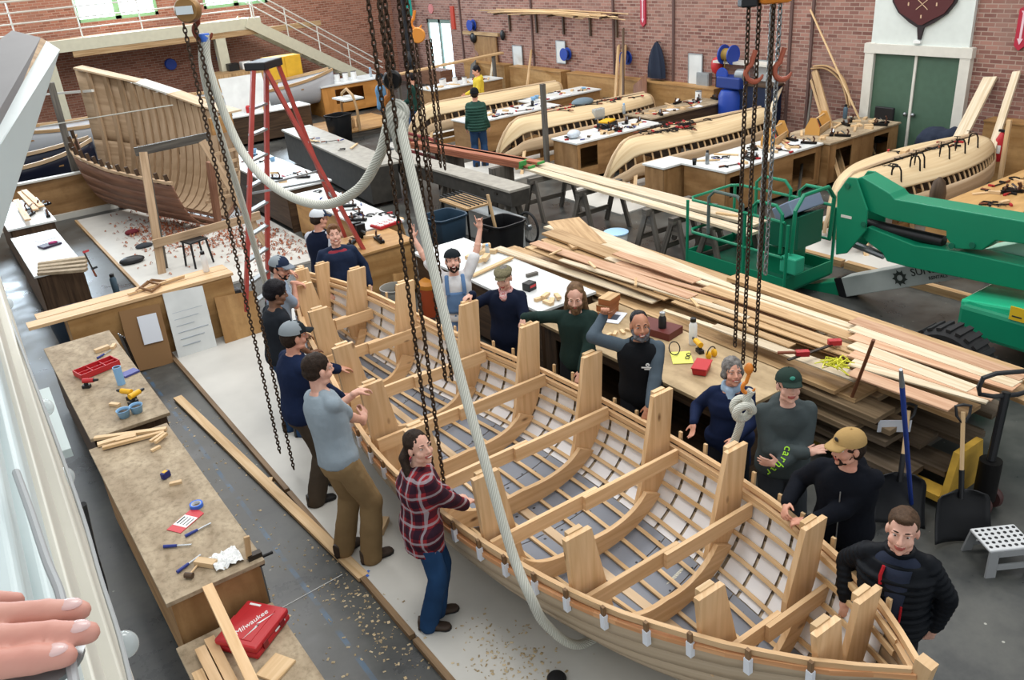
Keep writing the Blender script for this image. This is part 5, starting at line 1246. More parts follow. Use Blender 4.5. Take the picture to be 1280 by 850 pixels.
# jib and basket
j0, j1 = atX(992, 364, 9.55), atX(1057, 358, XB)
m_ = MB(); m_.board(j0, j1, .2, .22, up=(0, 0, 1), w1=.22); m_.build('jib', GREENP, lift, bevel=.01)
p = atX(986, 352, 9.5); m_ = MB(); m_.box((9.4, p.y, .36), (.4, .35, .55)); m_.build('basket_mount', GREENP, lift, bevel=.02)
p = atX(990, 330, 8.85); m_ = MB(); m_.box((8.85, p.y, p.z), (.2, .25, .22)); m_.build('junction_box', mat('teal green box', '2a9a78', .5), lift, bevel=.02)
bx0, bx1, by0, by1, bz = 8.75, 9.75, 6.6, 8.35, .22
m_ = MB(); m_.box(((bx0+bx1)/2, (by0+by1)/2, bz), (bx1-bx0, by1-by0, .05)); m_.build('basket_floor', GREEND, lift)
m_ = MB()
for a, b in (((bx0, by0), (bx1, by0)), ((bx0, by1), (bx1, by1)), ((bx0, by0), (bx0, by1)), ((bx1, by0), (bx1, by1))): m_.board((a[0], a[1], bz+.1), (b[0], b[1], bz+.1), .02, .18)
m_.build('toe_board', GREENP, lift)
def rail(pts, name='basket_rail', r=.022, m=GREENP):
    m_ = MB(); m_.tube(pts, r, 8); m_.build(name, m, lift)
zt = 1.18
for x, y in ((bx0, by0), (bx0, 7.3), (bx0, by1), (bx1, by0), (bx1, 7.3), (bx1, by1)): rail([(x, y, bz), (x, y, zt-.02)], 'basket_post')
for z in (zt, .7):
    rail([(bx0, by0+.05, z), (bx0, by1-.1, z), (bx0+.1, by1, z), (bx1-.1, by1, z), (bx1, by1-.1, z), (bx1, by0+.05, z)])
GREYR = mat('grey foam rail', '4f5f5b', .7)
for y0, y1, X in ((7.35, 7.95, bx0), (6.7, 7.2, bx0), (7.35, 7.95, bx1), (6.65, 7.2, bx1)):
    rail([(X, y0, .75), (X, y0, zt+.1), (X, y0+.1, zt+.2), (X, y1-.1, zt+.2), (X, y1, zt+.1), (X, y1, .75)], 'entry_hoop', .024, GREYR if X == bx0 and y0 > 7 else GREENP)
rail([(bx0+.1, by0, .75), (bx0+.1, by0-.02, zt+.15), (bx0+.25, by0-.02, zt+.32), (bx1-.25, by0-.02, zt+.32), (bx1-.1, by0-.02, zt+.15), (bx1-.1, by0, .75)], 'front_hoop', .028)
m_ = MB(); m_.prism([(6.62, .75), (6.62, 1.2), (7.2, 1.0), (7.25, .72)], .5, axes((0, 1, 0), (0, 0, 1), (1, 0, 0), (9.0, 0, 0))); m_.build('control_shroud', GREEND, lift)
m_ = MB(); m_.board((8.95, 6.86, 1.24), (9.6, 6.86, 1.24), .3, .18, up=(0, .5, .85)); m_.build('control_box', mat('blue grey steel', '7f8ea6', .4, .3), lift, bevel=.012)
# chassis, turret, wheels
wh = at(1186, 458, .44)
def wheel(c, r, w):
    m_ = MB(); pr = [(r*.55, -w/2), (r*.9, -w/2), (r*.98, -w*.35), (r, 0), (r*.98, w*.35), (r*.9, w/2), (r*.55, w/2)]
    m_.lathe(pr, 32, TR(c, ry=PI/2), caps=False); w_ = m_.build('wheel', TYRE, lift)
    for i in range(28):
        a = 2*PI*i/28; q = V(c)+V((0, math.cos(a)*r, math.sin(a)*r)); m_ = MB(); m_.box((0, 0, 0), (w*.8, .05, .03), M=Matrix.Translation(q) @ Matrix.Rotation(a-PI/2, 4, 'X')); 
        if i == 0: tr_ = m_
        else: tr_.v += []; tr_.add(m_.v, m_.f)
    tr_.build('tread', TYRE, w_)
    m_ = MB(); m_.lathe([(0.001, -w*.3), (r*.3, -w*.32), (r*.55, -w*.42), (r*.56, -w*.2), (r*.56, w*.4), (0.001, w*.4)], 24, TR(c, ry=PI/2), caps=False); m_.build('rim', GREENP, w_)
wheel((wh.x, wh.y, .44), .44, .32); wheel((10.45, wh.y-.05, .44), .44, .32); wheel((wh.x, wh.y-2.1, .44), .44, .32); wheel((10.45, wh.y-2.1, .44), .44, .32)
m_ = MB(); m_.box((9.6, wh.y-1.0, .5), (1.35, 3.0, .36)); m_.build('chassis', GREENP, lift, bevel=.05)
m_ = MB(); m_.board((9.5, wh.y+.55, .62), (9.5, wh.y-.9, .78), .9, .12); m_.build('fender', mat('bright green panel', '23a97c', .35), lift, bevel=.03)
m_ = MB(); m_.cyl((9.6, wh.y-1.1, .62), (9.6, wh.y-1.1, .82), .6, n=28); m_.build('slew_ring', GREEND, lift)
m_ = MB(); R = []
for x in np.linspace(8.95, 10.25, 8): R.append([V((x, wh.y-.85+math.cos(a)*.62*(1 if x > 9.2 else .9), 1.12+math.sin(a)*.34)) for a in [2*PI*j/20 for j in range(20)]])
m_.rings(R); m_.build('turret_cover', GREENP, lift)
m_ = MB(); m_.box((8.98, wh.y-.75, .82), (.5, .5, .42)); m_.build('battery_cover', GREEND, lift, bevel=.05)
m_ = MB(); m_.box((8.98, wh.y-1.5, .75), (.5, .6, .5)); m_.build('battery_cover', GREENP, lift, bevel=.05)
p = atX(1272, 393, 8.93); m_ = MB(); m_.box(p, (.012, .16, .15)); wl = m_.build('warning_decal', mat('warning yellow', 'd3ae25', .5), lift)
m_ = MB(); m_.box(p-V((.008, .0, .03)), (.004, .1, .015)); m_.build('decal_line', INK, wl)

# ------------------------------------------------------------------ big lumber pile on bearers
random.seed(21)
PX0, PX1, PY0, PY1 = 6.1, 7.6, 3.0, 9.7
for i, y in enumerate((3.6, 5.2, 6.8, 8.4, 9.4)):
    m_ = MB(); m_.box((6.85, y, .1), (1.6, .14, .2)); tag(m_.build('bearer', OLDWOOD), 'timber bearer under the big lumber pile', 'timber', 'bearers under the lumber pile')
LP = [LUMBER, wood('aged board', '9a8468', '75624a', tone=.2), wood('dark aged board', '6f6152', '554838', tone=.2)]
zc = .205
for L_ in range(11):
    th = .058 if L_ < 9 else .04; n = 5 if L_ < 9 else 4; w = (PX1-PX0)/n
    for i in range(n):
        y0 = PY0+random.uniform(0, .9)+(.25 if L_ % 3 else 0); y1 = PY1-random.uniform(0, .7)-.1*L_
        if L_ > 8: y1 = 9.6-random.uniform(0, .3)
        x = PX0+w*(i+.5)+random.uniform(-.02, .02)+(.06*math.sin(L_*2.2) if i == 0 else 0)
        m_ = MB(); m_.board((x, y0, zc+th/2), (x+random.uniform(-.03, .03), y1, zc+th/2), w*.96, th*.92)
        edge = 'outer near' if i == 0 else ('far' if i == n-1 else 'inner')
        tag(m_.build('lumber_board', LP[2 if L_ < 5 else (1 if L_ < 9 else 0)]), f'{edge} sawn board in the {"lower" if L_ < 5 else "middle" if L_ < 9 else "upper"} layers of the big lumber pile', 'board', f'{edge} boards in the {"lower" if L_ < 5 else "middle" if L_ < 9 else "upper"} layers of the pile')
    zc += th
ztop = zc+.002
def topboard(p0, p1, w, th, m, label, group=None, w1=None):
    global ztop
    m_ = MB(); m_.board((p0[0], p0[1], ztop+th/2), (p1[0], p1[1], ztop+th/2), w, th, w1=w1); o = tag(m_.build('lumber_board', m), label, 'board', group); ztop += th*.34; return o
z0_ = ztop
topboard((7.45, 9.75), (7.3, 6.3), .52, .035, LUMBERW, 'widest pale plank on top of the lumber pile, tapering toward the lift basket', w1=.12)
topboard((7.6, 9.8), (7.1, 8.6), .5, .03, LUMBER, 'short wide waney slab at the far end of the lumber pile')
topboard((7.1, 9.5), (7.0, 5.2), .28, .03, LUMBER, 'brown edged plank beside the widest pale plank')
topboard((7.5, 6.4), (7.4, 2.75), .22, .045, LUMBER, 'long straight pale plank on the lift side of the pile')
topboard((7.2, 4.2), (7.05, 2.65), .26, .04, LUMBER, 'thick blonde plank end near the pallet truck handle')
for i in range(26):
    t_ = random.choice((LUMBERW, LUMBERW, LUMBERP, LUMBERW, LUMBER)); L_ = random.uniform(1.4, 3.6); yc = random.uniform(4.2, 8.0); a = random.gauss(-.03, .05); x = random.uniform(6.2, 7.05)
    dx = math.sin(a)*L_/2; y0, y1 = max(2.75, yc-L_/2), min(9.4, yc+L_/2); w = random.uniform(.07, .2)
    topboard((x-dx, y0), (x+dx, y1), w, .014, t_, 'thin loose board lying on top of the lumber pile', 'thin loose boards on top of the pile', w*random.uniform(.6, 1.0))
for i in range(7):
    x = 6.2+.15*i; topboard((x, 3.9+.1*i), (x+random.uniform(-.1, .25), 2.78+random.uniform(0, .25)), .17, .014, (LUMBERP, LUMBERW)[i % 2], 'short thin board fanned out over the near end of the pile', 'boards fanned at the near end of the pile')
for y, a in ((5.2, .9), (5.9, 1.1), (6.8, .8), (7.6, 1.2), (8.3, .2)):
    p = V((6.27+.02*(y % 2), y, ztop+.012)); m_ = MB(); m_.board(p-V((math.cos(a)*.12, math.sin(a)*.12, 0))+V((0, 0, .0)), p+V((math.cos(a)*.12, math.sin(a)*.12, 0)), .03, .02); tag(m_.build('offcut', PINE2), 'small pale offcut lying on the near edge of the lumber pile', 'offcut', 'offcuts on the lumber pile')
# red bar clamp and yellow cord on the pile, shipping label on its end
cl = thing('bar_clamp', 'red handled bar clamp lying on the lumber pile', 'clamp', at(1010, 440, 1.0))
p0, p1 = at(985, 450, ztop), at(1043, 430, ztop)
m_ = MB(); m_.board(p0, p1, .03, .012); m_.build('bar', DARKSTEEL, cl)
for p in (p0+(p1-p0)*.3, p1): m_ = MB(); m_.box(p+V((0, 0, .02)), (.06, .12, .05), rz=.9); m_.build('jaw', REDP, cl)
m_ = MB(); m_.cyl(at(972, 441, ztop+.03), p0+(p1-p0)*.3+V((0, 0, .03)), .016); m_.build('handle', mat('brown handle', '7a3f24', .5), cl)
random.seed(5); m_ = MB(); c = at(1045, 458, ztop+.02); pts = [c+V((random.gauss(0, .06), random.gauss(0, .06), abs(random.gauss(0, .035)))) for _ in range(60)]; m_.tube(pts, .005, 5); tag(m_.build('tangled_cord', mat('lime yellow cord', 'd6d43c', .6)), 'tangle of lime yellow cord on the lumber pile', 'cord')
p = at(1116, 532, .62); m_ = MB(); m_.board(p+V((-.1, .08, 0)), p+V((.12, -.1, -.01)), .004, .12, up=(0, 0, 1)); tag(m_.build('paper_label', PAPER), 'white paper label hanging on the near end of the lumber pile', 'label')
for x in (6.02, 6.3):
    m_ = MB(); y_ = 5.9 if x < 6.2 else 6.5; m_.board((PX0-.012, y_, .35), (PX0-.012, y_+.03, .82), .012, .07, up=(0, 1, 0)); tag(m_.build('red_strap', mat('red strap', '8a1f26', .6)), 'red strap mark down the near side of the lumber pile', 'strap', 'red straps on the pile')

# ------------------------------------------------------------------ pallet truck, shovels, pry bar, step stool
pj = thing('pallet_truck', 'yellow pallet truck with black loop handle at the near end of the lumber pile', 'pallet truck', (6.55, 2.9, 0))
YP = mat('worn yellow steel', 'c9a040', .5, noise_amt=.25, nscale=6)
for x in (6.28, 6.72):
    m_ = MB(); m_.board((x, 2.95, .12), (x, 4.6, .12), .17, .06); m_.build('fork', YP, pj)
hx, hy = 6.5, 2.72
m_ = MB(); m_.prism([(-.3, 0), (.3, 0), (.18, .45), (-.18, .45)], .06, axes((1, 0, 0), (0, 0, 1), (0, -1, 0), (hx, 2.95, .1))); m_.build('head_plate', YP, pj)
m_ = MB(); m_.cyl((hx, hy, .12), (hx, hy, .5), .09, n=14); m_.build('hydraulic_pump', BLACKM, pj)
h0 = V((hx, hy, .5)); h1 = atX(1258, 490, 6.62)
m_ = MB(); m_.tube([h0, h1], .035, 8); m_.build('tow_bar', BLACK, pj)
hd = (h1-h0).normalized(); m_ = MB(); lp = [(-.22, .0), (-.24, .06), (-.22, .14), (-.12, .17), (.12, .17), (.22, .14), (.24, .06), (.22, 0), (.1, -.03), (-.1, -.03)]
hr_ = V((.83, -.55, 0)); m_.tube([h1+hr_*a+hd*b for a, b in lp], .02, 8, True); m_.build('loop_handle', BLACK, pj)
for s in (-.09, .09):
    m_ = MB(); m_.lathe([(.001, -.03), (.09, -.03), (.1, 0), (.09, .03), (.001, .03)], 20, TR((hx+s, hy-.02, .1), ry=PI/2)); m_.build('wheel', mat('dark red wheel', '4a2f2d', .6), pj)
def shovel(label, foot, topp, sp_, bl, hm, sm=BLACK, gr=True):
    t = thing('snow_shovel', label, 'shovel', (foot.x, foot.y, 0)); ax = (topp-foot).normalized()
    m_ = MB(); m_.cyl(foot+ax*.42, topp, .017, n=10); m_.build('shaft', hm, t)
    m_ = MB(); m_.cyl(foot+ax*.36, foot+ax*.6, .022, n=10); m_.build('socket', BLACK, t)
    s = ax.cross(V((-.6, -.8, 0))).normalized(); n = s.cross(ax).normalized(); n = n if n.dot(V((-.6, -.8, 0))) > 0 else -n
    def fn(u, v):
        w = .23*(1-.1*v) if v < .82 else .23*(.9)*math.sqrt(max(.05, 1-((v-.82)/.2)**2)); a = (u-.5)*2
        return foot+ax*(v*.44)+s*(a*w)+n*(.07*a*a-.03*math.sin(v*3)) 
    m_ = MB(); m_.grid(fn, 12, 12); m_.build('scoop', sm, t, solid=.008)
    if gr:
        m_ = MB(); m_.tube([topp-ax*.1, topp-ax*.03+s*.05, topp+ax*.05+s*.06, topp+ax*.06, topp+ax*.05-s*.06, topp-ax*.03-s*.05], .013, 8, True); m_.build('d_grip', BLACK, t)
    return t
shovel('black snow shovel with wooden shaft behind the man in the puffer jacket', at(1118, 655, .02), atX(1136, 513, 6.16), 0, 0, PINE2)
shovel('black snow shovel with wooden shaft standing in front of the pallet truck', at(1200, 676, .02), atX(1204, 515, 6.16), 0, 0, PINE2)
t = thing('pole', 'blue painted pole with a pale tip leaning on the near end of the lumber pile', 'pole', at(1140, 640, 0)); a = at(1140, 640, .0); b = atY(1126, 462, 2.66)
m_ = MB(); m_.cyl(a, b-(b-a)*.09, .018); m_.build('shaft', BLUE, t); m_ = MB(); m_.cyl(b-(b-a)*.09, b, .019, .012); m_.build('tip', GALV, t)
a = at(1040, 562, .0); b = atX(1092, 425, 6.02); m_ = MB(); m_.cyl(a, b, .016, n=8); tag(m_.build('wooden_pole', mat('red brown pole', '6d4128', .6)), 'red brown pole leaning against the lumber pile behind the tan cap man', 'pole')
ss = thing('step_stool', 'grey plastic folding step stool with black dots at the right edge', 'stool', (5.95, 2.3, 0), -.55)
GSTOOL = mat('grey stool plastic', '8d8f90', .5)
m_ = MB(); m_.box((0, 0, .225), (.36, .28, .025)); m_.build('tread', mat('white stool top', 'c9cbcc', .5), ss, local=True, bevel=.01)
for i in range(7):
    for j in range(5): 
        m_ = MB(); m_.cyl((-.15+.05*i, -.1+.05*j, .237), (-.15+.05*i, -.1+.05*j, .241), .014, n=8); m_.build('grip_dot', BLACK, ss, local=True)
for s in (-1, 1):
    def sl_(z): return .15+.03*(1-z/.215)
    m_ = MB()
    for q in ([(-.2, 0), (-.12, 0), (-.1, .215), (-.175, .215)], [(.12, 0), (.2, 0), (.175, .215), (.1, .215)], [(-.12, .06), (.12, .06), (.112, .1), (-.112, .1)], [(-.112, .17), (.112, .17), (.1, .215), (-.1, .215)]):
        m_.prism(q, .02, axes((1, 0, 0), (0, s*-.15, 1), (0, -1, 0), (0, s*.165+.01, 0)))
    m_.build('leg_panel', GSTOOL, ss, local=True)

# ------------------------------------------------------------------ saw horses and the long pale planks
def sawhorse(loc, rz, label, group):
    t = thing('saw_horse', label, 'saw horse', loc, rz, group)
    m_ = MB(); m_.box((0, 0, .74), (1.0, .1, .1)); m_.build('top_beam', OLDWOOD, t, local=True)
    for x in (-.4, .4):
        for s in (-1, 1):
            m_ = MB(); m_.board((x*1.05, s*.3, 0), (x, s*.05, .74), .09, .04, up=(1, 0, 0)); m_.build('leg', OLDWOOD, t, local=True)
        m_ = MB(); m_.prism([(-.16, .5), (.16, .5), (.09, .7), (-.09, .7)], .02, axes((0, 1, 0), (0, 0, 1), (1, 0, 0), (x-.01, 0, 0))); m_.build('gusset', OLDWOOD, t, local=True)
    m_ = MB(); m_.box((0, .2, .28), (.8, .03, .08)); m_.build('stretcher', OLDWOOD, t, local=True)
for i, (x, y, lab) in enumerate(((9.3, 12.3, 'grey saw horse at the far end of the long pale planks'), (9.35, 11.0, 'grey saw horse second from the far end of the pale planks'), (9.35, 9.35, 'grey saw horse under the middle of the pale planks, beside the blue lid'), (9.3, 8.75, 'grey saw horse close beside the middle one under the pale planks'), (9.3, 8.05, 'grey saw horse nearest the lift basket under the pale planks'))):
    sawhorse((x, y, 0), .05*(i % 2)-.03, lab, None)
for (a, b, w, z, lab, m) in (((9.22, 13.1), (9.0, 7.35), .2, .815, 'long pale plank on the saw horses, nearer edge', LUMBERW), ((9.5, 12.9), (9.42, 7.55), .34, .815, 'long wide pale plank on the saw horses, farther edge', LUMBERW)):
    m_ = MB(); m_.board((a[0], a[1], z), (b[0], b[1], z), w, .04); tag(m_.build('plank', m), lab, 'plank')
m_ = MB(); m_.board((9.3, 8.3, .85), (9.42, 7.9, .85), .05, .025); tag(m_.build('offcut', PINE2), 'small offcut on the long pale planks near the basket', 'offcut')
t = thing('paint_tub', 'white tub with a blue ringed lid beside the saw horses', 'tub', at(770, 305, .0)); p = at(770, 288, .42)
t.location = (p.x, p.y, 0); _setM(t, Matrix.Translation((p.x, p.y, 0)))
m_ = MB(); m_.lathe([(.15, 0), (.19, .38)], 24); m_.build('tub', WHITE, t, local=True); m_ = MB(); m_.lathe([(.2, .38), (.2, .4), (.17, .405), (.02, .405)], 24); m_.build('lid', mat('sky blue lid', '9fc3e0', .4), t, local=True)
# two long grey steel beams on trestles
def beam(label, x0, y0, x1, y1, z, w, h, m=OLDWOOD, legs=3):
    t = thing('beam_table', label, 'work table', ((x0+x1)/2, (y0+y1)/2, 0))
    m_ = MB(); m_.board((x0, y0, z-.02), (x1, y1, z-.02), w, .04); m_.build('top', mat('grey worn bench top', '9a968c', .5, noise_amt=.2), t)
    m_ = MB(); m_.board((x0, y0, z-.04-h/2), (x1, y1, z-.04-h/2), w*.85, h); m_.build('body', mat('dark timber body', '37342f', .6, noise_amt=.3), t)
    for i in range(legs):
        f = (i+.12)/(legs-.76) if legs > 1 else .5; x, y = x0+(x1-x0)*f, y0+(y1-y0)*f
        for s in (-1, 1):
            m_ = MB(); m_.board((x+s*w*.55, y, 0), (x+s*w*.2, y, z-.04-h), .1, .07, up=(0, 1, 0)); m_.build('leg', OLDWOOD, t)
beam('long dark timber table with a grey top behind the ladder', 7.9, 21.0, 7.45, 15.4, .85, .75, .72, legs=1)
beam('long grey beam table on trestles with the red planks beside it', 8.1, 16.4, 8.2, 11.75, .85, .45, .26)
random.seed(9)
for i in range(9):
    x = 8.75+.1*(i % 4); y0 = 14.3+random.uniform(-.2, .2); z = .86+.045*(i//4); m_ = MB(); m_.board((x-.1, y0+2.0, z), (x+.35, y0-1.4, z), .16, .04); o = tag(m_.build('red_plank', wood('red cedar board', 'a5694d', '7f4a38', tone=.2)), 'red cedar plank with green painted end stacked beyond the grey beam', 'plank', 'red cedar planks beyond the grey beam')
    d = V((.45, -3.4, 0)).normalized(); m_ = MB(); e = V((x+.35, y0-1.4, z)); m_.board(e-d*.03, e+d*.004, .164, .044); m_.build('painted_end', mat('green end paint', '3f8f48', .6), o)
for y in (15.2, 13.4):
    m_ = MB(); m_.box((8.95, y, .415), (.5, .12, .83)); tag(m_.build('trestle', OLDWOOD), 'timber trestle under the red cedar planks', 'trestle', 'trestles under the red planks')

# ------------------------------------------------------------------ red step ladder
ld = thing('step_ladder', 'tall red fibreglass step ladder with black cap at the far end of the boat', 'ladder', (4.0, 11.4, 0))
TOPZ = 3.45; tp = V((4.02, 11.42, TOPZ)); FR = mat('red fibreglass rail', 'a8433a', .5, noise_amt=.12)
sx, fx = V((.55, .85, 0)).normalized(), V((-.85, .55, 0)).normalized()
fA, fB = at(306, 416, .03), at(335, 392, .03); rA, rB = at(487, 372, .03), at(452, 350, .03)
def rl(f, off): 
    t_ = tp+off; m_ = MB(); m_.board(f, t_, .125, .05, up=(fA-rA).normalized() if True else 0); m_.build('rail', FR, ld)
    m_ = MB(); d = (t_-f).normalized(); m_.board(f, f+d*.18, .14, .065, up=(fA-rA).normalized()); m_.build('foot', BLACK, ld)
w_ = (fB-fA).normalized(); tA, tB = -w_*.17, w_*.17; out = (fA-rA).normalized()
rl(fA, tA+out*.06); rl(fB, tB+out*.06); rl(rA, tA*1.0-out*.1); rl(rB, tB-out*.1)
for i in range(1, 10):
    f = i/10.4; a = fA+(tp+tA+out*.06-fA)*f; b = fB+(tp+tB+out*.06-fB)*f; m_ = MB(); m_.board(a, b, .09, .028); m_.build('step', GALV, ld)
for f in (.22, .45, .68): 
    a = rA+(tp+tA-out*.1-rA)*f; b = rB+(tp+tB-out*.1-rB)*f; m_ = MB(); m_.board(a, b, .02, .05, up=(0, 0, 1)); m_.build('rear_brace', GALV, ld)
for f in (.55,):
    for (a0, t0, b0, t1) in ((fA, tA+out*.06, rA, tA-out*.1), (fB, tB+out*.06, rB, tB-out*.1)):
        m_ = MB(); m_.board(a0+(tp+t0-a0)*f, b0+(tp+t1-b0)*f, .012, .03, up=(0, 0, 1)); m_.build('spreader', GALV, ld)
m_ = MB(); m_.board(tp+tA*1.45+V((0, 0, .05)), tp+tB*1.45+V((0, 0, .05)), .3, .1); m_.build('top_cap', BLACK, ld, bevel=.015)

# ------------------------------------------------------------------ hoists, chains and rope slings
RUST = mat('oiled chain steel', '4a3b2f', .4, .75, noise_amt=.25, nscale=20); CHROME = mat('bright chain steel', '8d8f8f', .3, .9)
def chain(p0, p1, label, link=.044, wire=.006, m=RUST, group=None, parent=None, name='chain'):
    p0, p1 = V(p0), V(p1); d = (p0-p1).normalized(); n = int((p0-p1).length/(link*.78)); sd, u, _ = frame(d, V((0, 1, 0))); m_ = MB()
    for i in range(n):
        c = p1+d*(link*.78*(i+.5)); a = sd if i % 2 else u
        pts = []
        for j in range(12):
            t_ = 2*PI*j/12; pts.append(c+d*(math.sin(t_)*link*.5*1.0)+a*(math.copysign(abs(math.cos(t_))**.6, math.cos(t_))*link*.3))
        m_.tube(pts, wire, 5, True)
    o = m_.build(name, m, parent)
    if parent is None: tag(o, label, 'chain', group)
    return o
ROPE = None
def ropemat():
    m, nt, b = _new('white three strand rope'); b.inputs['Base Color'].default_value = lin('c9c9bd'); b.inputs['Roughness'].default_value = .85
    uv = nt.nodes.new('ShaderNodeUVMap'); mp = nt.nodes.new('ShaderNodeMapping'); mp.inputs['Scale'].default_value = (60, 60, 1); nt.links.new(uv.outputs[0], mp.inputs[0])
    w = nt.nodes.new('ShaderNodeTexWave'); w.inputs['Scale'].default_value = .35; w.bands_direction = 'DIAGONAL'; nt.links.new(mp.outputs[0], w.inputs['Vector'])
    bp = nt.nodes.new('ShaderNodeBump'); bp.inputs['Strength'].default_value = .5; bp.inputs['Distance'].default_value = .01; nt.links.new(w.outputs['Fac'], bp.inputs['Height']); nt.links.new(bp.outputs[0], b.inputs['Normal'])
    r = nt.nodes.new('ShaderNodeValToRGB'); r.color_ramp.elements[0].color = lin('b7b8ac'); r.color_ramp.elements[1].color = lin('d3d3c8'); nt.links.new(w.outputs['Fac'], r.inputs[0]); nt.links.new(r.outputs[0], b.inputs['Base Color'])
    return m
ROPE = ropemat()
def smooth_path(P, n=10):
    P = [V(p) for p in P]; out = []
    for i in range(len(P)-1):
        a = P[max(0, i-1)]; b = P[i]; c = P[i+1]; d = P[min(len(P)-1, i+2)]
        for j in range(n):
            t = j/n; out.append(.5*((2*b)+(-a+c)*t+(2*a-5*b+4*c-d)*t*t+(-a+3*b-3*c+d)*t**3))
    out.append(P[-1]); return out
def rope(P, r, label, tip=None, tm=None, n=10):
    m_ = MB(); pts = smooth_path(P, n); m_.tube(pts, r, 12); o = tag(m_.build('sling_rope', ROPE), label, 'rope'); return o
def hook(c, s, m, parent, name='hook'):
    m_ = MB(); pts = [V(c)+V((.83, -.55, 0))*(math.cos(a)*.07*s)+V((0, 0, math.sin(a)*.07*s)) for a in np.linspace(2.0, 6.0, 12)]; pts = [V(c)+V((0, 0, .17*s)), V(c)+V((-.02*s, .01*s, .1*s))]+pts
    m_.tube(pts, [.02*s]*2+[.022*s]*9+[.016*s, .013*s, .008*s], 8); m_.build(name, m, parent)
HX1, HY1 = 2.05, 7.3
h1z = zfor(HX1, HY1, 12)
ho = thing('chain_hoist', 'orange bodied chain hoist at the top left with a nameplate', 'hoist', (HX1, HY1, h1z-.1))
OHO = mat('orange brown hoist body', '8c6a3f', .45, .4)
m_ = MB(); m_.lathe([(.001, -.06), (.085, -.06), (.1, -.03), (.1, .03), (.085, .06), (.001, .06)], 20, TR((HX1, HY1, h1z), rz=-.58) @ Matrix.Rotation(PI/2, 4, 'X')); m_.build('body', OHO, ho)
m_ = MB(); m_.box((HX1-.045, HY1-.055, h1z), (.13, .012, .06), rz=-.58); m_.build('nameplate', mat('pale nameplate', 'c9d3d8', .4), ho)
m_ = MB(); m_.cyl((HX1, HY1, h1z), (HX1, HY1, h1z+.5), .03); m_.build('hanger', BLACKM, ho)
hk1 = V((HX1+.09, HY1+.03, h1z-.17)); hook(hk1, 1.0, mat('rust red hook', '7d3f2c', .5, .4), ho)
chain((HX1-.05, HY1+.03, h1z-.08), (HX1-.06, HY1+.03, .32), 'long load chain hanging left of the boat from the left hoist, nearer strand', m=RUST)
chain((HX1+.03, HY1, h1z-.08), (HX1+.03, HY1, .1), 'long load chain hanging left of the boat from the left hoist, farther strand', m=RUST)
HX2, HY2 = 2.62, 5.1
h2z = zfor(HX2, HY2, 100)
h2 = thing('hoist_block', 'black hook block with grey rope eye hanging in the upper middle', 'hoist', (HX2, HY2, h2z-.2))
m_ = MB(); m_.lathe([(.001, -.04), (.05, -.04), (.062, -.02), (.062, .02), (.05, .04), (.001, .04)], 18, TR((HX2, HY2, h2z), rz=-.58) @ Matrix.Rotation(PI/2, 4, 'X')); m_.build('block', BLACKM, h2)
hk2 = V((HX2, HY2, h2z-.16)); hook(hk2, 1.0, mat('orange hook', 'b8702c', .5), h2)
zt_ = h2z+1.4
for i, (dx, dy, z1, lab) in enumerate(((-.03, -.02, h2z+.03, 'left load chain into the hook block'), (.03, .02, h2z+.03, 'right load chain into the hook block'))):
    chain((HX2+dx, HY2+dy, zt_), (HX2+dx, HY2+dy, z1), lab, .047, .0068, RUST)
for i, (dx, dy) in enumerate(((-.11, -.03), (-.05, -.07))):
    chain((HX2+dx, HY2+dy, zt_), (HX2+dx-.03*0, HY2+dy, .74), ('hand chain loop hanging down into the boat, left strand', 'hand chain loop hanging down into the boat, right strand')[i], .044, .006, RUST)
for i, dx in enumerate((.1, .14)):
    chain((HX2+dx, HY2-.03-.03*i, zt_), (HX2+dx, HY2-.03-.03*i, 1.75), ('left','right')[i]+' slack chain strand ending beside the middle sling rope', .044, .006, RUST)
# slings
eye = hk2+V((0, 0, -.04))
near = atX(672, 742, 2.44)
rope([eye+V((.0, 0, .02)), atX(508, 190, 2.58), atX(540, 330, 2.5), atX(575, 470, 2.42), atX(610, 590, 2.36), atX(640, 690, 2.33), atX(664, 748, 2.33), atX(684, 782, 2.45), (2.75, 3.62, .16), (3.2, 3.7, .05)], .034, 'thick white sling rope running from the middle hook down and under the boat')
rope([hk1+V((.01, -.01, -.03)), atX(262, 90, 2.12), atX(300, 185, 2.2), atX(345, 235, 2.28), atX(400, 256, 2.36), atX(446, 238, 2.44), atX(474, 195, 2.52), atX(487, 150, 2.58), eye], .036, 'thick white sling rope drooping in a loop between the two hooks')
rope([hk1+V((-.01, .01, -.03)), atX(258, 110, 2.15), atX(300, 245, 2.35), atX(345, 390, 2.62), (2.86, 8.55, .9), (3.1, 8.6, .5)], .030, 'thinner white rope running from the left hook down into the far end of the boat')
m_ = MB(); m_.lathe([(.04, -.03), (.046, 0), (.04, .03)], 14, TR(hk1+V((0, 0, -.05)))); tag(m_.build('tape_wrap', BLUET), 'blue tape wrapped round the rope at the left hook', 'tape')
m_ = MB(); m_.tube([eye+V((.045*math.cos(a), -.03*math.cos(a), .06*math.sin(a)-.01)) for a in [2*PI*i/16 for i in range(16)]], .034, 10, True); m_.cap(eye+V((0, 0, -.04)), eye+V((.0, 0, -.24)), .075, .045); tag(m_.build('rope_splice', ROPE), 'fat spliced rope eye on the middle hook', 'rope')
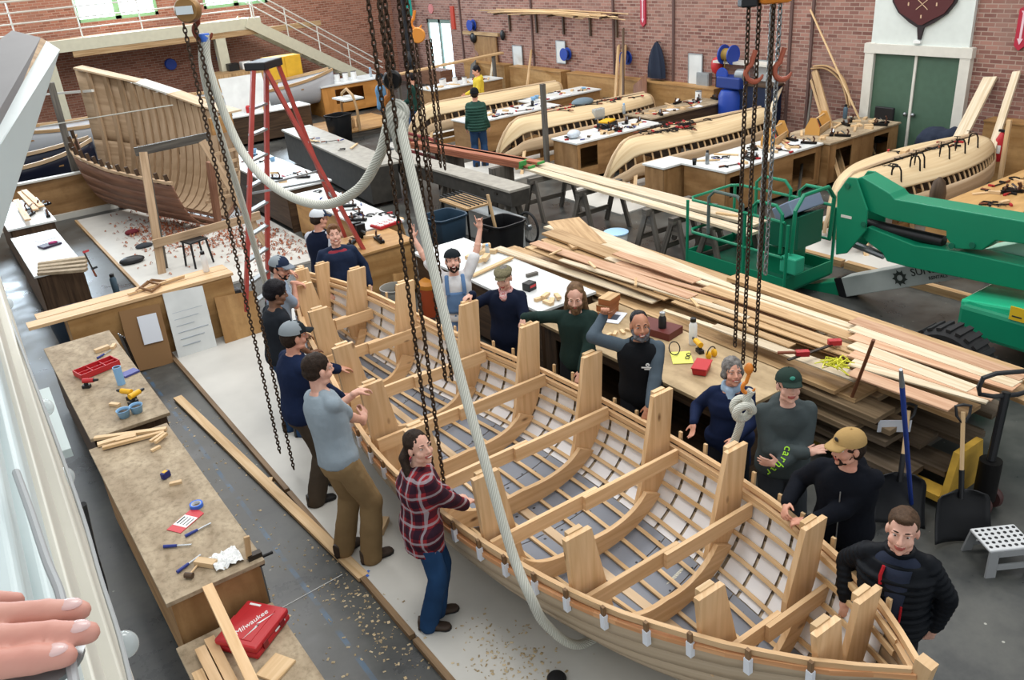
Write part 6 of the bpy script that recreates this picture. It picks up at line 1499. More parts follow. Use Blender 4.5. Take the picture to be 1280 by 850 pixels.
# right hoist
HX4, HY4 = 4.46, 3.62
h4z = zfor(HX4, HY4, 0)
h4 = thing('chain_hoist', 'bright orange chain hoist at the top right', 'hoist', (HX4, HY4, h4z-.1))
m_ = MB(); m_.box((HX4+.03, HY4-.02, h4z+.06), (.2, .16, .16), rz=-.58); m_.build('body', ORANGE, h4, bevel=.03)
m_ = MB(); m_.cyl((HX4+.12, HY4-.08, h4z+.06), (HX4+.15, HY4-.1, h4z+.06), .06, n=16); m_.build('cover', GALV, h4)
m_ = MB(); m_.box((HX4-.1, HY4+.07, h4z+.03), (.1, .1, .12), rz=-.58); m_.build('gear_case', BLACK, h4, bevel=.01)
hk4 = atX(936, 484, HX4)
for i, (dx, dy, z1, m, lab) in enumerate(((-.1, .06, hk4.z+.35, RUST, 'thin outer chain of the right hoist'), (-.04, .03, hk4.z+.2, RUST, 'load chain of the right hoist ending at the orange hook'), (.03, -.01, 2.55, CHROME, 'bright hand chain of the right hoist, left strand'), (.07, -.04, 2.5, CHROME, 'bright hand chain of the right hoist, right strand'), (.02, -.03, 1.75, RUST, 'longest hand chain strand under the right hoist'))):
    chain((HX4+dx, HY4+dy, h4z+.02), (HX4+dx, HY4+dy, z1), lab, .042, .0058, m)
for s in (-1, 1):
    t = thing('hook_block', ('left','right')[s > 0]+' red chain hook among the right hoist strands', 'hook', (HX4+.02+.075*s, HY4-.02-.05*s, h4z-.42)); hook(t.location, .8, mat('faded red hook', 'a8573f', .5), t)
t = thing('swivel_hook', 'orange swivel hook holding the knotted rope beside the woman', 'hook', hk4); hook(hk4, .7, ORANGE, t)
m_ = MB(); m_.ell(hk4+V((-.01, 0, .16)), (.035, .035, .045)); m_.build('swivel', ORANGE, t)
k0 = hk4+V((0, 0, -.05)); kc = atX(929, 512, HX4-.02)
kn = [k0+V((.02, -.01, .02)), k0+(kc-k0)*.4]
for i in range(15):
    a = i/14*2*PI*1.6; kn.append(kc+V((math.cos(a)*.055, -math.cos(a)*.035, math.sin(a)*.065))+V((-.035, -.045, 0))*math.sin(a*.5+.5))
rope(kn+[kc+V((-.02, .0, -.09)), atX(915, 560, 4.43), atX(905, 590, 4.42), (4.38, 3.75, .6), (4.1, 3.7, .25), (3.6, 3.7, .05)], .031, 'knotted white rope hanging from the orange hook down the far side of the boat', n=6)
# middle far hoist with teal strap and orange sheave
HX3, HY3 = 7.25, 13.0
h3z = zfor(HX3, HY3, 44); h3t = zfor(HX3, HY3, -40)
h3 = thing('hoist_block', 'orange round sheave block hung from a teal strap near the glazed door', 'hoist', (HX3, HY3, h3z-.12))
m_ = MB(); m_.board((HX3-.05, HY3+.1, h3z+.3), (HX3-.05, HY3+.1, h3t), .1, .012, up=(.55, .83, 0)); m_.build('strap', mat('teal webbing', '158f83', .7), h3)
m_ = MB(); m_.lathe([(.001, -.05), (.11, -.05), (.125, -.03), (.125, .03), (.11, .05), (.001, .05)], 24, TR((HX3, HY3, h3z), rz=-.58) @ Matrix.Rotation(PI/2, 4, 'X')); m_.build('sheave', mat('orange sheave', 'd48a35', .45), h3)
hook(V((HX3, HY3, h3z+.18)), 1.2, ORANGE, h3)
for i, (dx, dy, z1, lab) in enumerate(((-.04, .02, .95, 'dark chain below the orange sheave, left strand'), (.12, -.06, 1.2, 'dark chain below the orange sheave, middle strand'), (.18, -.1, 1.15, 'dark chain below the orange sheave, right strand'))):
    chain((HX3+dx, HY3+dy, h3z-.05), (HX3+dx, HY3+dy, z1), lab, .07, .011, RUST)
# ------------------------------------------------------------------ the balcony rail under the camera, string lights, chart panel, hand
PALEB = mat('pale blue white paint', 'cfdcdc', .35, noise_amt=.03); PALEC = mat('pale cream paint', 'd6d3c6', .4, noise_amt=.03)
br_ = thing('balcony_rail', 'pale painted stepped balcony rail running down the left edge in front of the camera', 'railing', (-.2, 2.5, 3.0))
dr_ = V((.034, 1, 0))
def xprof(pts, name, m):
    R = []
    for y in (-.6, .3, 1.0, 2.0, 3.5, 6.0): R.append([V((x+.034*(y-.95), y, z)) for x, z in pts])
    m_ = MB(); m_.rings(R, smooth=False); return m_.build(name, m, br_, bevel=.003)
xprof([(-.6, 4.215), (-.6, 4.25), (-.045, 4.25), (-.038, 4.243), (-.036, 4.215)], 'top_rail', PALEB)
xprof([(-.5, 4.14), (-.5, 4.205), (-.026, 4.205), (-.020, 4.198), (-.019, 4.14)], 'moulding', PALEB)
xprof([(-.5, 4.03), (-.5, 4.13), (-.011, 4.13), (-.008, 4.03)], 'fascia', PALEC)
xprof([(-.5, 3.89), (-.5, 4.02), (.008, 4.02), (.015, 4.0), (.016, 3.9)], 'lower_rail', PALEC)
xprof([(-.4, 3.2), (-.4, 3.88), (-.06, 3.88), (-.06, 3.2)], 'parapet_panel', PALEC)
m_ = MB(); m_.board((.05, 1.86, 3.82), (.062, 2.2, 3.83), .04, .02); m_.build('drip_board', PALEB, br_)
CABLE = mat('grey cable', 'a6a9aa', .5)
sl = thing('string_lights', 'string of clear globe bulbs on a grey cable along the balcony rail', 'string lights', (0, 1.5, 4.0))
m_ = MB(); m_.tube(smooth_path([at(20, 590, 4.262), at(37, 637, 4.258), at(58, 700, 4.255), at(75, 742, 4.255), at(84, 790, 4.256), at(92, 850, 4.258), at(110, 930, 4.258)], 6), .0042, 8); m_.build('cable', CABLE, sl)
m_ = MB(); m_.tube(smooth_path([at(2, 370, 3.99), at(40, 470, 4.03), at(95, 620, 4.03), at(125, 720, 4.03), at(148, 792, 4.03), at(165, 860, 4.03)], 6), .003, 6); m_.build('cable', CABLE, sl)
BULB = mat('clear glass bulb', 'd9e2e4', .05, alpha=.45, spec=.8)
for (x, y, z) in ((155, 806, 3.93), (55, 510, 3.95), (7, 380, 3.95), (79, 597, 3.95)):
    c = at(x, y, z); m_ = MB(); m_.ell(c, .019, None, 20, 14); b_ = m_.build('bulb', BULB, sl)
    m_ = MB(); m_.cyl(c+V((-.012, .01, .012)), c+V((-.02, .022, .045)), .011, .009); m_.build('socket', mat('grey lamp socket', '8d979c', .35, .5), b_)
    m_ = MB(); m_.tube([c+V((-.004, .004, .0))+V((math.cos(a)*.006, math.sin(a)*.006, .004*math.cos(2*a))) for a in [2*PI*i/10 for i in range(10)]], .001, 4, True); m_.build('filament', GALV, b_)
c = at(60, 790, 4.255); m_ = MB(); m_.lathe([(.001, 0), (.034, 0), (.035, .005), (.03, .007), (.001, .007)], 24, TR((c.x-.012, c.y-.03, 4.25))); m_.build('rail_disc', GALV, br_)
m_ = MB(); m_.tube(smooth_path([at(104, 630, 3.85), at(118, 690, 3.7), at(131, 735, 3.6), at(133, 764, 3.55), at(128, 768, 3.6), at(118, 700, 3.75)], 6), .006, 8); tag(m_.build('hose', BLACK), 'thin dark hose dangling outside the pale balcony rail', 'hose')
# slanted chart panel
cp = thing('display_board', 'slanted grey display panel with wood trim and pale frame at upper left', 'display panel', (0, 1.5, 3.3))
def rr_(x, y, d): return CP+ray(x, y).normalized()*d
LFT = V((-.83, .55, 0))
def edge(a, b, da=1.95, db=1.3, ext=.9): 
    p, q = rr_(a[0], a[1], da), rr_(b[0], b[1], db); return p, q+(q-p)*ext
A1, B1 = edge((58, 51), (0, 152)); A2, B2 = edge((75, 62), (0, 182)); A3, B3 = edge((66, 92), (0, 298)); T1, S1 = edge((51, 47), (0, 136))
up_ = V((-.04, .02, .035))
def quadbox(p, q, r, s, th, name, m):
    n = (q-p).cross(s-p).normalized(); n = n if n.dot(CP-p) > 0 else -n
    vs = [p, q, r, s]+[v-n*th for v in (p, q, r, s)]; fs = [(0, 1, 2, 3), (7, 6, 5, 4), (0, 4, 5, 1), (1, 5, 6, 2), (2, 6, 7, 3), (3, 7, 4, 0)]
    if (q-p).cross(s-p).dot(n) < 0: fs = [tuple(reversed(f)) for f in fs]
    m_ = MB(); m_.add(vs, fs); return m_.build(name, m, cp)
farl = rr_(15, 38, 2.15)-T1+T1; e_ = (farl-T1)
quadbox(T1, S1, S1+e_*2.2, T1+e_*1.0, .012, 'panel', mat('grey panel face', '7e7c7c', .55, noise_amt=.05))
quadbox(A1, B1, S1, T1, .012, 'wood_trim', LUMBER)
quadbox(A2, B2, B1, A1, .02, 'frame_face', PALEB)
quadbox(A3, B3, B2, A2, .02, 'frame_side', PALEB)
# photographer's hand resting on the rail
hp = thing('person', "photographer's left hand resting on the pale rail at the lower left, three fingers showing", 'person', (-.35, .5, 4.2))
mb = MB(); ZF = 4.268
def fing(root, tip, r, z0=.014, sag=.0):
    a = at(root[0], root[1], ZF+z0); b = at(tip[0], tip[1], ZF+.002); d = b-a; p1 = a+d*.45+V((0, 0, .006)); p2 = a+d*.74+V((0, 0, .003))
    mb.cap(a, p1, r*1.12, r*1.04); mb.ell(p1, r*1.12); mb.cap(p1, p2, r*1.03, r); mb.ell(p2, r*1.05); mb.cap(p2, b-d.normalized()*r*.6, r*.98, r*.82); return p2, b, d.normalized()
tips = [fing((-95, 793), (111, 761), .0112), fing((-100, 822), (122, 789), .0118), fing((-105, 860), (94, 817), .0116), fing((-90, 772), (30, 748), .0085)][:3]
pc = at(-150, 830, ZF+.016); mb.ell(pc, (.05, .045, .017), Matrix.Rotation(-.5, 3, 'Z')); mb.cap(pc, pc+V((-.09, .02, .0)), .033, .03); mb.cap(pc+V((-.09, .02, 0)), pc+V((-.3, -.02, .0)), .03, .042)
mb.cap(pc+V((-.02, -.03, 0)), pc+V((.03, -.07, -.004)), .013, .011)
SKINH = skin_mat('pink hand skin', 'd9a493', 'cf8f80')
hb = remesh(mb, .0032, 'hand', SKINH, None, 3)
I = hp['_Mi']; hb.data.transform(Matrix([list(I[0:4]), list(I[4:8]), list(I[8:12]), list(I[12:16])])); hb.parent = hp
NAIL = mat('finger nail', 'dcb9b4', .25)
for p2, b, d in tips:
    s_, u_, _ = frame(d); m_ = MB(); m_.ell(b-d*.013+V((0, 0, .0078)), (.0075, .0105, .0032), Matrix((s_, d, u_)).transposed(), 14, 8); m_.build('fingernail', NAIL, hp)
# ------------------------------------------------------------------ prototypes of small things (local, base at z 0)
def P_(name, cat): return thing(name, 'x', cat)
def proto(name, cat, fn):
    r = thing(name, 'x', cat); fn(r); return Proto(r)
def part(r, name, m, mb, **k): return mb.build(name, m, r, local=True, **k)
def f_cclamp(r):
    m = MB(); m.tube([(-.07, 0, .012), (-.07, .09, .012), (-.05, .12, .012), (.03, .12, .012), (.05, .1, .012), (.05, .02, .012)], .011, 6); part(r, 'frame', BLACKM, m)
    m = MB(); m.cyl((-.02, .0, .012), (.12, .0, .012), .006, n=6); part(r, 'screw', DARKSTEEL, m); m = MB(); m.cyl((.12, -.03, .012), (.12, .03, .012), .004, n=6); part(r, 'handle', DARKSTEEL, m)
def f_stand(r):   # deep c clamp standing on its jaw
    m = MB(); m.tube([(0, 0, 0), (0, 0, .03), (.02, 0, .2), (.05, 0, .26), (.12, 0, .26), (.15, 0, .2), (.15, 0, .1)], .013, 6); part(r, 'frame', BLACKM, m)
    m = MB(); m.cyl((.15, 0, .0), (.15, 0, .3), .008, n=6); part(r, 'screw', DARKSTEEL, m); m = MB(); m.cyl((.1, 0, .3), (.2, 0, .3), .006, n=6); part(r, 'handle', DARKSTEEL, m)
def f_barclamp(r):
    m = MB(); m.box((0, 0, .012), (.42, .02, .012)); part(r, 'bar', DARKSTEEL, m)
    for x in (-.19, .08): m = MB(); m.box((x, .03, .015), (.03, .09, .028)); part(r, 'jaw', REDP if x < 0 else BLACK, m)
    m = MB(); m.cyl((.1, -.01, .02), (.2, -.01, .02), .014, n=8); part(r, 'handle', mat('brown handle', '7a3f24', .5), m)
def f_plane(r):
    m = MB(); m.box((0, 0, .02), (.24, .06, .03)); part(r, 'body', BLACKM, m)
    m = MB(); m.tube([(-.07, 0, .03), (-.085, 0, .08), (-.06, 0, .12)], .013, 6); part(r, 'tote', mat('dark tote wood', '4f3020', .5), m); m = MB(); m.lathe([(.012, 0), (.018, .03), (.006, .045)], 10, TR((.08, 0, .035))); part(r, 'knob', MATS['dark tote wood'], m)
    m = MB(); m.board((-.03, 0, .05), (.03, 0, .09), .045, .006); part(r, 'iron', STEEL, m)
def f_drill(r):
    m = MB(); m.cyl((-.08, 0, .1), (.06, 0, .1), .032, .03); part(r, 'motor_housing', YELLOW, m); m = MB(); m.cyl((.06, 0, .1), (.12, 0, .1), .022, .014); part(r, 'chuck', BLACK, m)
    m = MB(); m.board((-.04, 0, .1), (-.06, 0, .02), .035, .04, up=(1, 0, 0)); part(r, 'grip', BLACK, m); m = MB(); m.box((-.055, 0, .02), (.1, .06, .04)); part(r, 'battery', BLACK, m)
def f_bottle(col, capm, h=.25, rad=.036):
    def f(r):
        m = MB(); m.lathe([(rad*.9, 0), (rad, .01), (rad, h*.72), (rad*.6, h*.84), (rad*.55, h*.86)], 18); part(r, 'bottle_body', col, m)
        m = MB(); m.lathe([(rad*.7, h*.84), (rad*.72, h*.97), (rad*.3, h)], 14); part(r, 'lid', capm, m)
    return f
def f_cup(r):
    m = MB(); m.lathe([(.03, 0), (.04, .1)], 16, caps=False); m.lathe([(.001, .004), (.03, .004)], 16, caps=False); part(r, 'cup_body', BLACK, m, solid=.003); m = MB(); m.lathe([(.041, .1), (.042, .11), (.03, .115), (.001, .113)], 16); part(r, 'lid', BLACK, m)
def f_block(r):
    m = MB(); m.box((0, 0, .02), (.16, .06, .04)); part(r, 'wood_block', PINE2, m)
def f_stick(r):
    m = MB(); m.box((0, 0, .012), (.45, .045, .024)); part(r, 'stick', PINE2, m)
def f_tape(r):
    m = MB(); n = 24; R = [[V((math.cos(2*PI*j/n)*q, math.sin(2*PI*j/n)*q, z)) for j in range(n)] for q, z in ((.052, 0), (.052, .03), (.038, .03), (.038, 0))]; m.rings(R, closed=True); part(r, 'roll', BLUET, m); m = MB(); m.rings([[V((math.cos(2*PI*j/n)*q, math.sin(2*PI*j/n)*q, z)) for j in range(n)] for q, z in ((.0385, .001), (.0385, .029), (.035, .029), (.035, .001))], closed=True); part(r, 'core', PAPER, m)
def f_jar(r):
    m = MB(); m.lathe([(.045, 0), (.06, .075), (.064, .08)], 20, caps=False); m.lathe([(.001, .005), (.044, .005)], 20, caps=False); part(r, 'tub_body', LBLUE, m, solid=.004); m = MB(); m.ell((0, 0, .05), (.05, .05, .02)); part(r, 'screws', DARKSTEEL, m)
def f_tote(r):
    m = MB(); m.box((0, 0, .012), (.75, .26, .024)); part(r, 'floor_board', LUMBER, m)
    for y in (-.12, .12): m = MB(); m.box((0, y, .08), (.7, .02, .15)); part(r, 'side_board', LUMBER, m)
    for x in (-.36, .36): m = MB(); m.prism([(-.14, 0), (.14, 0), (.14, .14), (.05, .34), (-.05, .34), (-.14, .14)], .025, axes((0, 1, 0), (0, 0, 1), (1, 0, 0), (x-.012, 0, 0))); part(r, 'end_board', mat('amber ply end', 'c9964f', .5), m)
    m = MB(); m.cyl((-.36, 0, .29), (.36, 0, .29), .016); part(r, 'handle', PINE2, m)
    for i in range(4): m = MB(); m.board((-.25+.12*i, -.05, .05), (-.2+.12*i, .06, .22), .03, .02); part(r, 'tool', (BLACKM, STEEL, REDP, DARKWOOD)[i], m)
def f_can(col):
    def f(r):
        m = MB(); m.lathe([(.07, 0), (.07, .17)], 18); part(r, 'can_body', col, m); m = MB(); m.lathe([(.072, .17), (.072, .18), (.05, .182)], 18); part(r, 'lid', STEEL, m)
    return f
def f_bucket(col, h=.36, rad=.17):
    def f(r):
        m = MB(); m.lathe([(rad*.8, 0), (rad, h), (rad*1.04, h), (rad*1.04, h-.02)], 24, caps=False); m.lathe([(.001, .01), (rad*.8, .01)], 24, caps=False); part(r, 'bucket_body', col, m, solid=.006)
        m = MB(); m.tube([(math.cos(a)*rad*1.05, .02, h-.04-math.sin(a)*rad*.9) for a in np.linspace(0, PI, 10)], .004, 5); part(r, 'handle', GALV, m)
    return f
def f_can_bin(col):
    def f(r):
        m = MB(); R = []
        for z, s in ((0, .23), (.75, .29), (.75, .31), (.72, .31)): R.append([V((math.copysign(min(abs(math.cos(a)*1.25), 1), math.cos(a))*s, math.copysign(min(abs(math.sin(a)*1.25), 1), math.sin(a))*s, z)) for a in [2*PI*j/24 for j in range(24)]])
        m.rings(R, caps=False); m.add(R[0], [tuple(range(24))]); part(r, 'bin_body', col, m, solid=.008)
        for s in (-1, 1): m = MB(); m.box((s*.32, 0, .68), (.03, .14, .04)); part(r, 'handle', col, m)
    return f
def f_case(r):
    m = MB(); m.box((0, 0, .025), (.4, .34, .05)); m.box((0, 0, .078), (.4, .34, .05)); part(r, 'shell', RED, m, bevel=.016)
    m = MB(); m.box((0, 0, .104), (.3, .2, .008)); part(r, 'raised_panel', RED, m, bevel=.004)
    for x in (-.1, .1): m = MB(); m.box((x, -.172, .055), (.05, .012, .05)); part(r, 'latch', mat('dark red latch', '7d1a1f', .5), m)
    m = MB(); m.tube([(-.07, .17, .055), (-.07, .2, .055), (.07, .2, .055), (.07, .17, .055)], .009, 8); part(r, 'handle', RED, m)
    for (x, y, w, d) in ((.165, .08, .018, .09),): m = MB(); m.box((x, y, .1035), (w, d, .004)); part(r, 'label', WHITE, m)
    m = MB(); m.box((.08, -.171, .05), (.12, .004, .012)); part(r, 'label', WHITE, m)
def f_tray(r):
    m = MB(); m.box((0, 0, .006), (.42, .2, .012)); part(r, 'tray_floor', RED, m)
    for (c, s) in (((0, .1, .035), (.42, .01, .06)), ((0, -.1, .035), (.42, .01, .06)), ((.21, 0, .035), (.01, .2, .06)), ((-.21, 0, .035), (.01, .2, .06)), ((-.07, 0, .03), (.008, .2, .05)), ((.07, 0, .03), (.008, .2, .05)), ((0, 0, .03), (.42, .008, .05))): m = MB(); m.box(c, s); part(r, 'divider', RED, m)
def f_stool(r):
    m = MB(); m.lathe([(.17, .6), (.18, .61), (.18, .635), (.17, .64)], 24); part(r, 'seat', LUMBER, m)
    for a in (0, 1, 2, 3): q = a*PI/2+.78; m = MB(); m.cyl((math.cos(q)*.21, math.sin(q)*.21, 0), (math.cos(q)*.12, math.sin(q)*.12, .6), .02); part(r, 'leg', LUMBER, m)
def f_shopstool(r):
    m = MB(); m.box((0, 0, .44), (.36, .3, .03)); part(r, 'seat', BLACK, m, bevel=.01)
    for x in (-.15, .15):
        for y in (-.12, .12): m = MB(); m.cyl((x*1.2, y*1.2, 0), (x, y, .43), .018); part(r, 'leg', BLACK, m)
def f_reel(r):   # hose reel hung on a wall, axis +x points out of the wall at -x
    for x in (-.05, -.2): m = MB(); m.lathe([(.001, -.01), (.17, -.01), (.18, 0), (.17, .01), (.001, .01)], 24, TR((x, 0, 0), ry=PI/2)); part(r, 'flange', BLUE, m)
    m = MB(); m.lathe([(.1, -.07), (.13, 0), (.1, .07)], 20, TR((-.125, 0, 0), ry=PI/2)); part(r, 'hose_coil', mat('dark blue hose', '1a2f6e', .5), m)
    m = MB(); m.box((-.02, 0, 0), (.04, .08, .3)); part(r, 'bracket', BLACKM, m)
def f_mallet(r):
    m = MB(); m.cyl((-.05, 0, .035), (.05, 0, .035), .035); part(r, 'head', DARKWOOD, m); m = MB(); m.cyl((0, 0, .035), (0, .25, .02), .012); part(r, 'handle', PINE2, m)
def f_chisel(r):
    m = MB(); m.cyl((0, 0, .014), (.1, 0, .014), .013, .011, 8); part(r, 'handle', mat('blue tool handle', '22317c', .4), m); m = MB(); m.box((.15, 0, .014), (.12, .014, .004)); part(r, 'blade', STEEL, m)
def f_paper(r):
    m = MB(); m.grid(lambda u, v: ((u-.5)*.28, (v-.5)*.21, .003+.008*math.sin(u*5)*math.sin(v*4)), 6, 6); part(r, 'sheet', PAPER, m)
PR = dict(cclamp=proto('c_clamp', 'clamp', f_cclamp), stand=proto('c_clamp', 'clamp', f_stand), bar=proto('bar_clamp', 'clamp', f_barclamp), plane=proto('hand_plane', 'plane', f_plane), drill=proto('cordless_drill', 'drill', f_drill),
    steelb=proto('water_bottle', 'bottle', f_bottle(STEEL, BLACK)), blackb=proto('water_bottle', 'bottle', f_bottle(BLACK, GALV, .24, .038)), whiteb=proto('water_bottle', 'bottle', f_bottle(WHITE, BLACK, .3, .042)), blueb=proto('water_bottle', 'bottle', f_bottle(mat('smoky blue plastic', '4d6270', .2), BLACK, .26, .04)), sprayb=proto('squeeze_bottle', 'bottle', f_bottle(GLASSY, LBLUE, .2, .03)),
    cup=proto('coffee_cup', 'cup', f_cup), block=proto('wood_block', 'wood block', f_block), stick=proto('wood_stick', 'stick', f_stick), tape=proto('tape_roll', 'tape', f_tape), jar=proto('screw_tub', 'tub', f_jar), tote=proto('tool_tote', 'tool tote', f_tote), tin=proto('paint_tin', 'tin', f_can(WHITE)),
    bucket=proto('bucket', 'bucket', f_bucket(mat('grey white bucket', 'a9a7a0', .6))), bbucket=proto('tub', 'tub', f_bucket(mat('dark blue tub', '22303f', .5), .5, .33)), bin=proto('rubbish_bin', 'bin', f_can_bin(BLACK)), bbin=proto('rubbish_bin', 'bin', f_can_bin(mat('blue grey bin', '2c4356', .5))), case=proto('tool_case', 'tool case', f_case), tray=proto('parts_tray', 'tray', f_tray),
    stool=proto('round_stool', 'stool', f_stool), sstool=proto('shop_stool', 'stool', f_shopstool), reel=proto('hose_reel', 'hose reel', f_reel), mallet=proto('mallet', 'mallet', f_mallet), chisel=proto('chisel', 'chisel', f_chisel), paper=proto('paper_sheet', 'paper', f_paper))
def put(k, x, y, z, rz, label, group=None, **kw): return PR[k].put(at(x, y, z), rz, label, group, **kw)
def one(name, cat, label, mb, m, **k): return tag(mb.build(name, m, **k), label, cat)
ZB = .852
# ---- near left benches
put('tray', 122, 463, ZB, .25, 'red divided parts tray on the worn bench at the left')
put('case', 318, 793, .502, .62, 'red tool case with white lettering on the low table at lower left')
cs = PR['case'].root
text_mesh('Milwaukee', .062, TR((0, .0, .1085), rz=-.35), 'case_lettering', WHITE, cs, local=True, shear=.3)
m = MB(); m.prism([(-.15, -.02), (-.02, -.055), (-.03, -.035), (.12, -.095), (.0, -.03), (.01, -.05), (-.15, -.02)][:-1], .002, TR((0, -.012, .1085), rz=.0)); part(cs, 'lightning_mark', WHITE, m)
t = thing('tape_cylinder', 'pale blue cylinder standing on the worn bench beside the red tray', 'container', at(152, 480, ZB)); m = MB(); m.lathe([(.04, 0), (.042, .2), (.036, .2), (.035, .02)], 18, caps=False); part(t, 'tube', LBLUE, m); m = MB(); m.lathe([(.001, .19), (.036, .19)], 18, caps=False); part(t, 'opening', BLACK, m)
put('drill', 160, 499, ZB, 2.2, 'yellow cordless drill behind the two blue tubs', sc=.9); put('drill', 172, 502, ZB, .5, 'yellow cordless driver pointing right behind the two blue tubs', sc=.9)
put('jar', 156, 521, ZB, 0, 'pale blue tub of screws on the bench, left of two'); put('jar', 172, 515, ZB, 0, 'pale blue tub of screws on the bench, right of two')
o = put('drill', 114, 484, ZB, -.6, 'dark red cordless tool in front of the red tray', sc=.8)
for c in o.children:
    if c.name.startswith('motor'): 
        c.data = c.data.copy(); c.data.materials[0] = RED
m = MB(); m.box(at(162, 466, ZB+.012), (.17, .12, .02), rz=.3); one('notebook', 'notebook', 'blue purple booklet on the worn bench behind the pale blue cylinder', m, mat('blue purple cover', '4c4f8e', .5))
put('block', 128, 438, ZB, .2, 'pale wood block lying near the far end of the worn bench'); put('block', 142, 434, ZB, 1.1, 'small pale block leaning against another at the far end of the worn bench', sc=.7); put('chisel', 122, 449, ZB, .6, 'dark chisel behind the red tray'); put('block', 144, 507, ZB, 2.2, 'pale wood wedge beside the yellow drills', sc=.7)
for i in range(4):
    p = at(148+2.5*i, 417+1.5*i, .8); m = MB(); m.board(p, p+V((.05, .0, -.5)), .03, .012, up=(1, 0, 0)); one('bar_clamp', 'clamp', ('leftmost', 'second', 'third', 'rightmost')[i]+' steel clamp bar hung on the right edge of the worn bench', m, (STEEL, STEEL, DARKSTEEL, BLACKM)[i])
for i, (a, b, w) in enumerate((((118, 548), (208, 536), .05), ((122, 556), (160, 545), .06), ((128, 560), (205, 540), .04), ((145, 550), (170, 544), .07), ((188, 552), (205, 541), .03), ((194, 553), (208, 542), .03))):
    p, q = at(a[0], a[1], ZB+.014+.006*i), at(b[0], b[1], ZB+.014+.006*i); m = MB(); m.board(p, q, w, .026); tag(m.build('wood_strip', PINE2), 'pale planed wood strip lying across the join of the two worn benches', 'stick', 'strips across the bench join')
t = thing('tape_measure', 'dark blue tape measure with a yellow label on the worn bench', 'tape measure', at(208, 597, ZB), .5); m = MB(); m.box((0, 0, .03), (.08, .045, .06)); part(t, 'body', mat('dark blue plastic', '1d2160', .4), m, bevel=.01); m = MB(); m.box((0, 0, .061), (.04, .03, .003)); part(t, 'sticker', YELLOW, m)
put('block', 220, 605, ZB, -.3, 'short pale peg beside the tape measure', sc=.6); put('block', 195, 562, ZB, .3, 'small pale peg lying near the wood strips', sc=.55)
put('tape', 246, 633, ZB, 0, 'roll of blue masking tape touching the red and white card')
t = thing('hardware_card', 'red and white printed hardware card on the worn bench', 'card', at(232, 652, ZB), .55); m = MB(); m.prism([(-.13, -.07), (.13, -.07), (.15, 0), (.13, .07), (-.13, .07)], .004); part(t, 'card', mat('red card', 'c23a40', .5), m); m = MB(); m.box((0, 0, .0048), (.13, .13, .0016)); part(t, 'white_panel', WHITE, m)
for q in range(4): m = MB(); m.box((0, .045-.03*q, .006), (.09, .008 if q else .014, .001)); part(t, 'printed_line', BLACK, m)
t = thing('crumpled_rag', 'crumpled white paper rag on the end of the worn bench', 'rag', at(283, 700, ZB)); random.seed(3); m = MB(); m.grid(lambda u, v: ((u-.5)*.2, (v-.5)*.2, .02+.035*mnoise.noise(V((u*4, v*4, .3)))+.02*mnoise.noise(V((u*11, v*11, 2)))), 16, 16, smooth=False); part(t, 'paper', WHITE, m)
put('block', 258, 706, ZB, -.9, 'pale offcut strip beside the crumpled white rag'); put('chisel', 205, 685, ZB, -.6, 'dark blue handled chisel, leftmost near the rag end of the bench'); put('chisel', 222, 717, ZB, .4, 'bright blue handled tool near the bench end'); put('mallet', 237, 722, ZB, -.8, 'black headed tool near the bench end', sc=.6); put('chisel', 232, 672, ZB, .15, 'thin dark screwdriver lying below the hardware card')
t = thing('bench_vise', 'clamp with a wooden handle fixed to the right corner of the worn bench', 'clamp', at(312, 700, .85)); p = t.location
m = MB(); m.box((.04, 0, -.02), (.1, .05, .12)); part(t, 'frame', DARKSTEEL, m); m = MB(); m.board((.0, .0, .02), (.02, .0, .2), .04, .02, up=(0, 1, 0)); part(t, 'handle', LUMBER, m); m = MB(); m.cyl((.09, 0, -.02), (.17, 0, -.02), .012); part(t, 'screw', BLACKM, m); m = MB(); m.cyl((.06, 0, -.05), (.06, 0, -.5), .012); part(t, 'bar', STEEL, m)
for i, (x0, x1, y1, l) in enumerate(((.44, .42, 3.3, 'short brown board end at the lower left edge of the low table'), (.52, .5, 3.3, 'pale board second from the left on the low table'), (.6, .58, 3.3, 'pale board in the middle of the low table boards'), (.7, .64, 3.2, 'longest square timber leaning on the low table beside the red case'))):
    m = MB(); y0 = (4.75, 4.95, 5.0, 5.12)[i]; z0 = (.53, .53, .53, .86)[i]; m.board((x1+.0, y1, .53), (x0, y0, z0), .07, .045); one('board', 'board', l, m, (LUMBER, PINE, PINE, PINE)[i])
m = MB(); m.box(at(345, 835, .512), (.2, .17, .018), rz=.5); one('plywood_square', 'plywood', 'small pale plywood square in front of the red tool case', m, PINE2)
m = MB(); m.board(at(222, 497, .03), at(455, 722, .03), .1, .035); one('plank', 'plank', 'long single pale plank on the floor beside the platform edge', m, PINE2)
put('block', 478, 660, .045, .8, 'short wood block on the platform behind the plaid shirt woman', sc=1.3); put('block', 338, 603, .004, 1.0, 'small offcut on the floor beside the long plank', sc=.7)
m = MB(); 
for a in (.4, 1.6): m.box(at(457, 717, .044), (.09, .022, .003), rz=a)
one('tape_mark', 'tape', 'blue tape cross marking the platform edge', m, BLUET)
m = MB(); m.tube([at(205, 760, .003), at(345, 695, .003), at(440, 722, .003)][:0] or [at(352, 760, .003), at(428, 718, .003)], .003, 5); one('chalk_line', 'string', 'white string stretched across the floor to the platform corner', m, WHITE)
p = at(448, 845, .045); m = MB(); m.lathe([(.06, 0), (.07, .02), (.06, .035), (.001, .04)], 20, TR((at(696, 850, .045).x, at(696, 850, .045).y, .045))); one('dark_disc', 'disc', 'round dark lid on the platform at the bottom edge', m, BLACK)
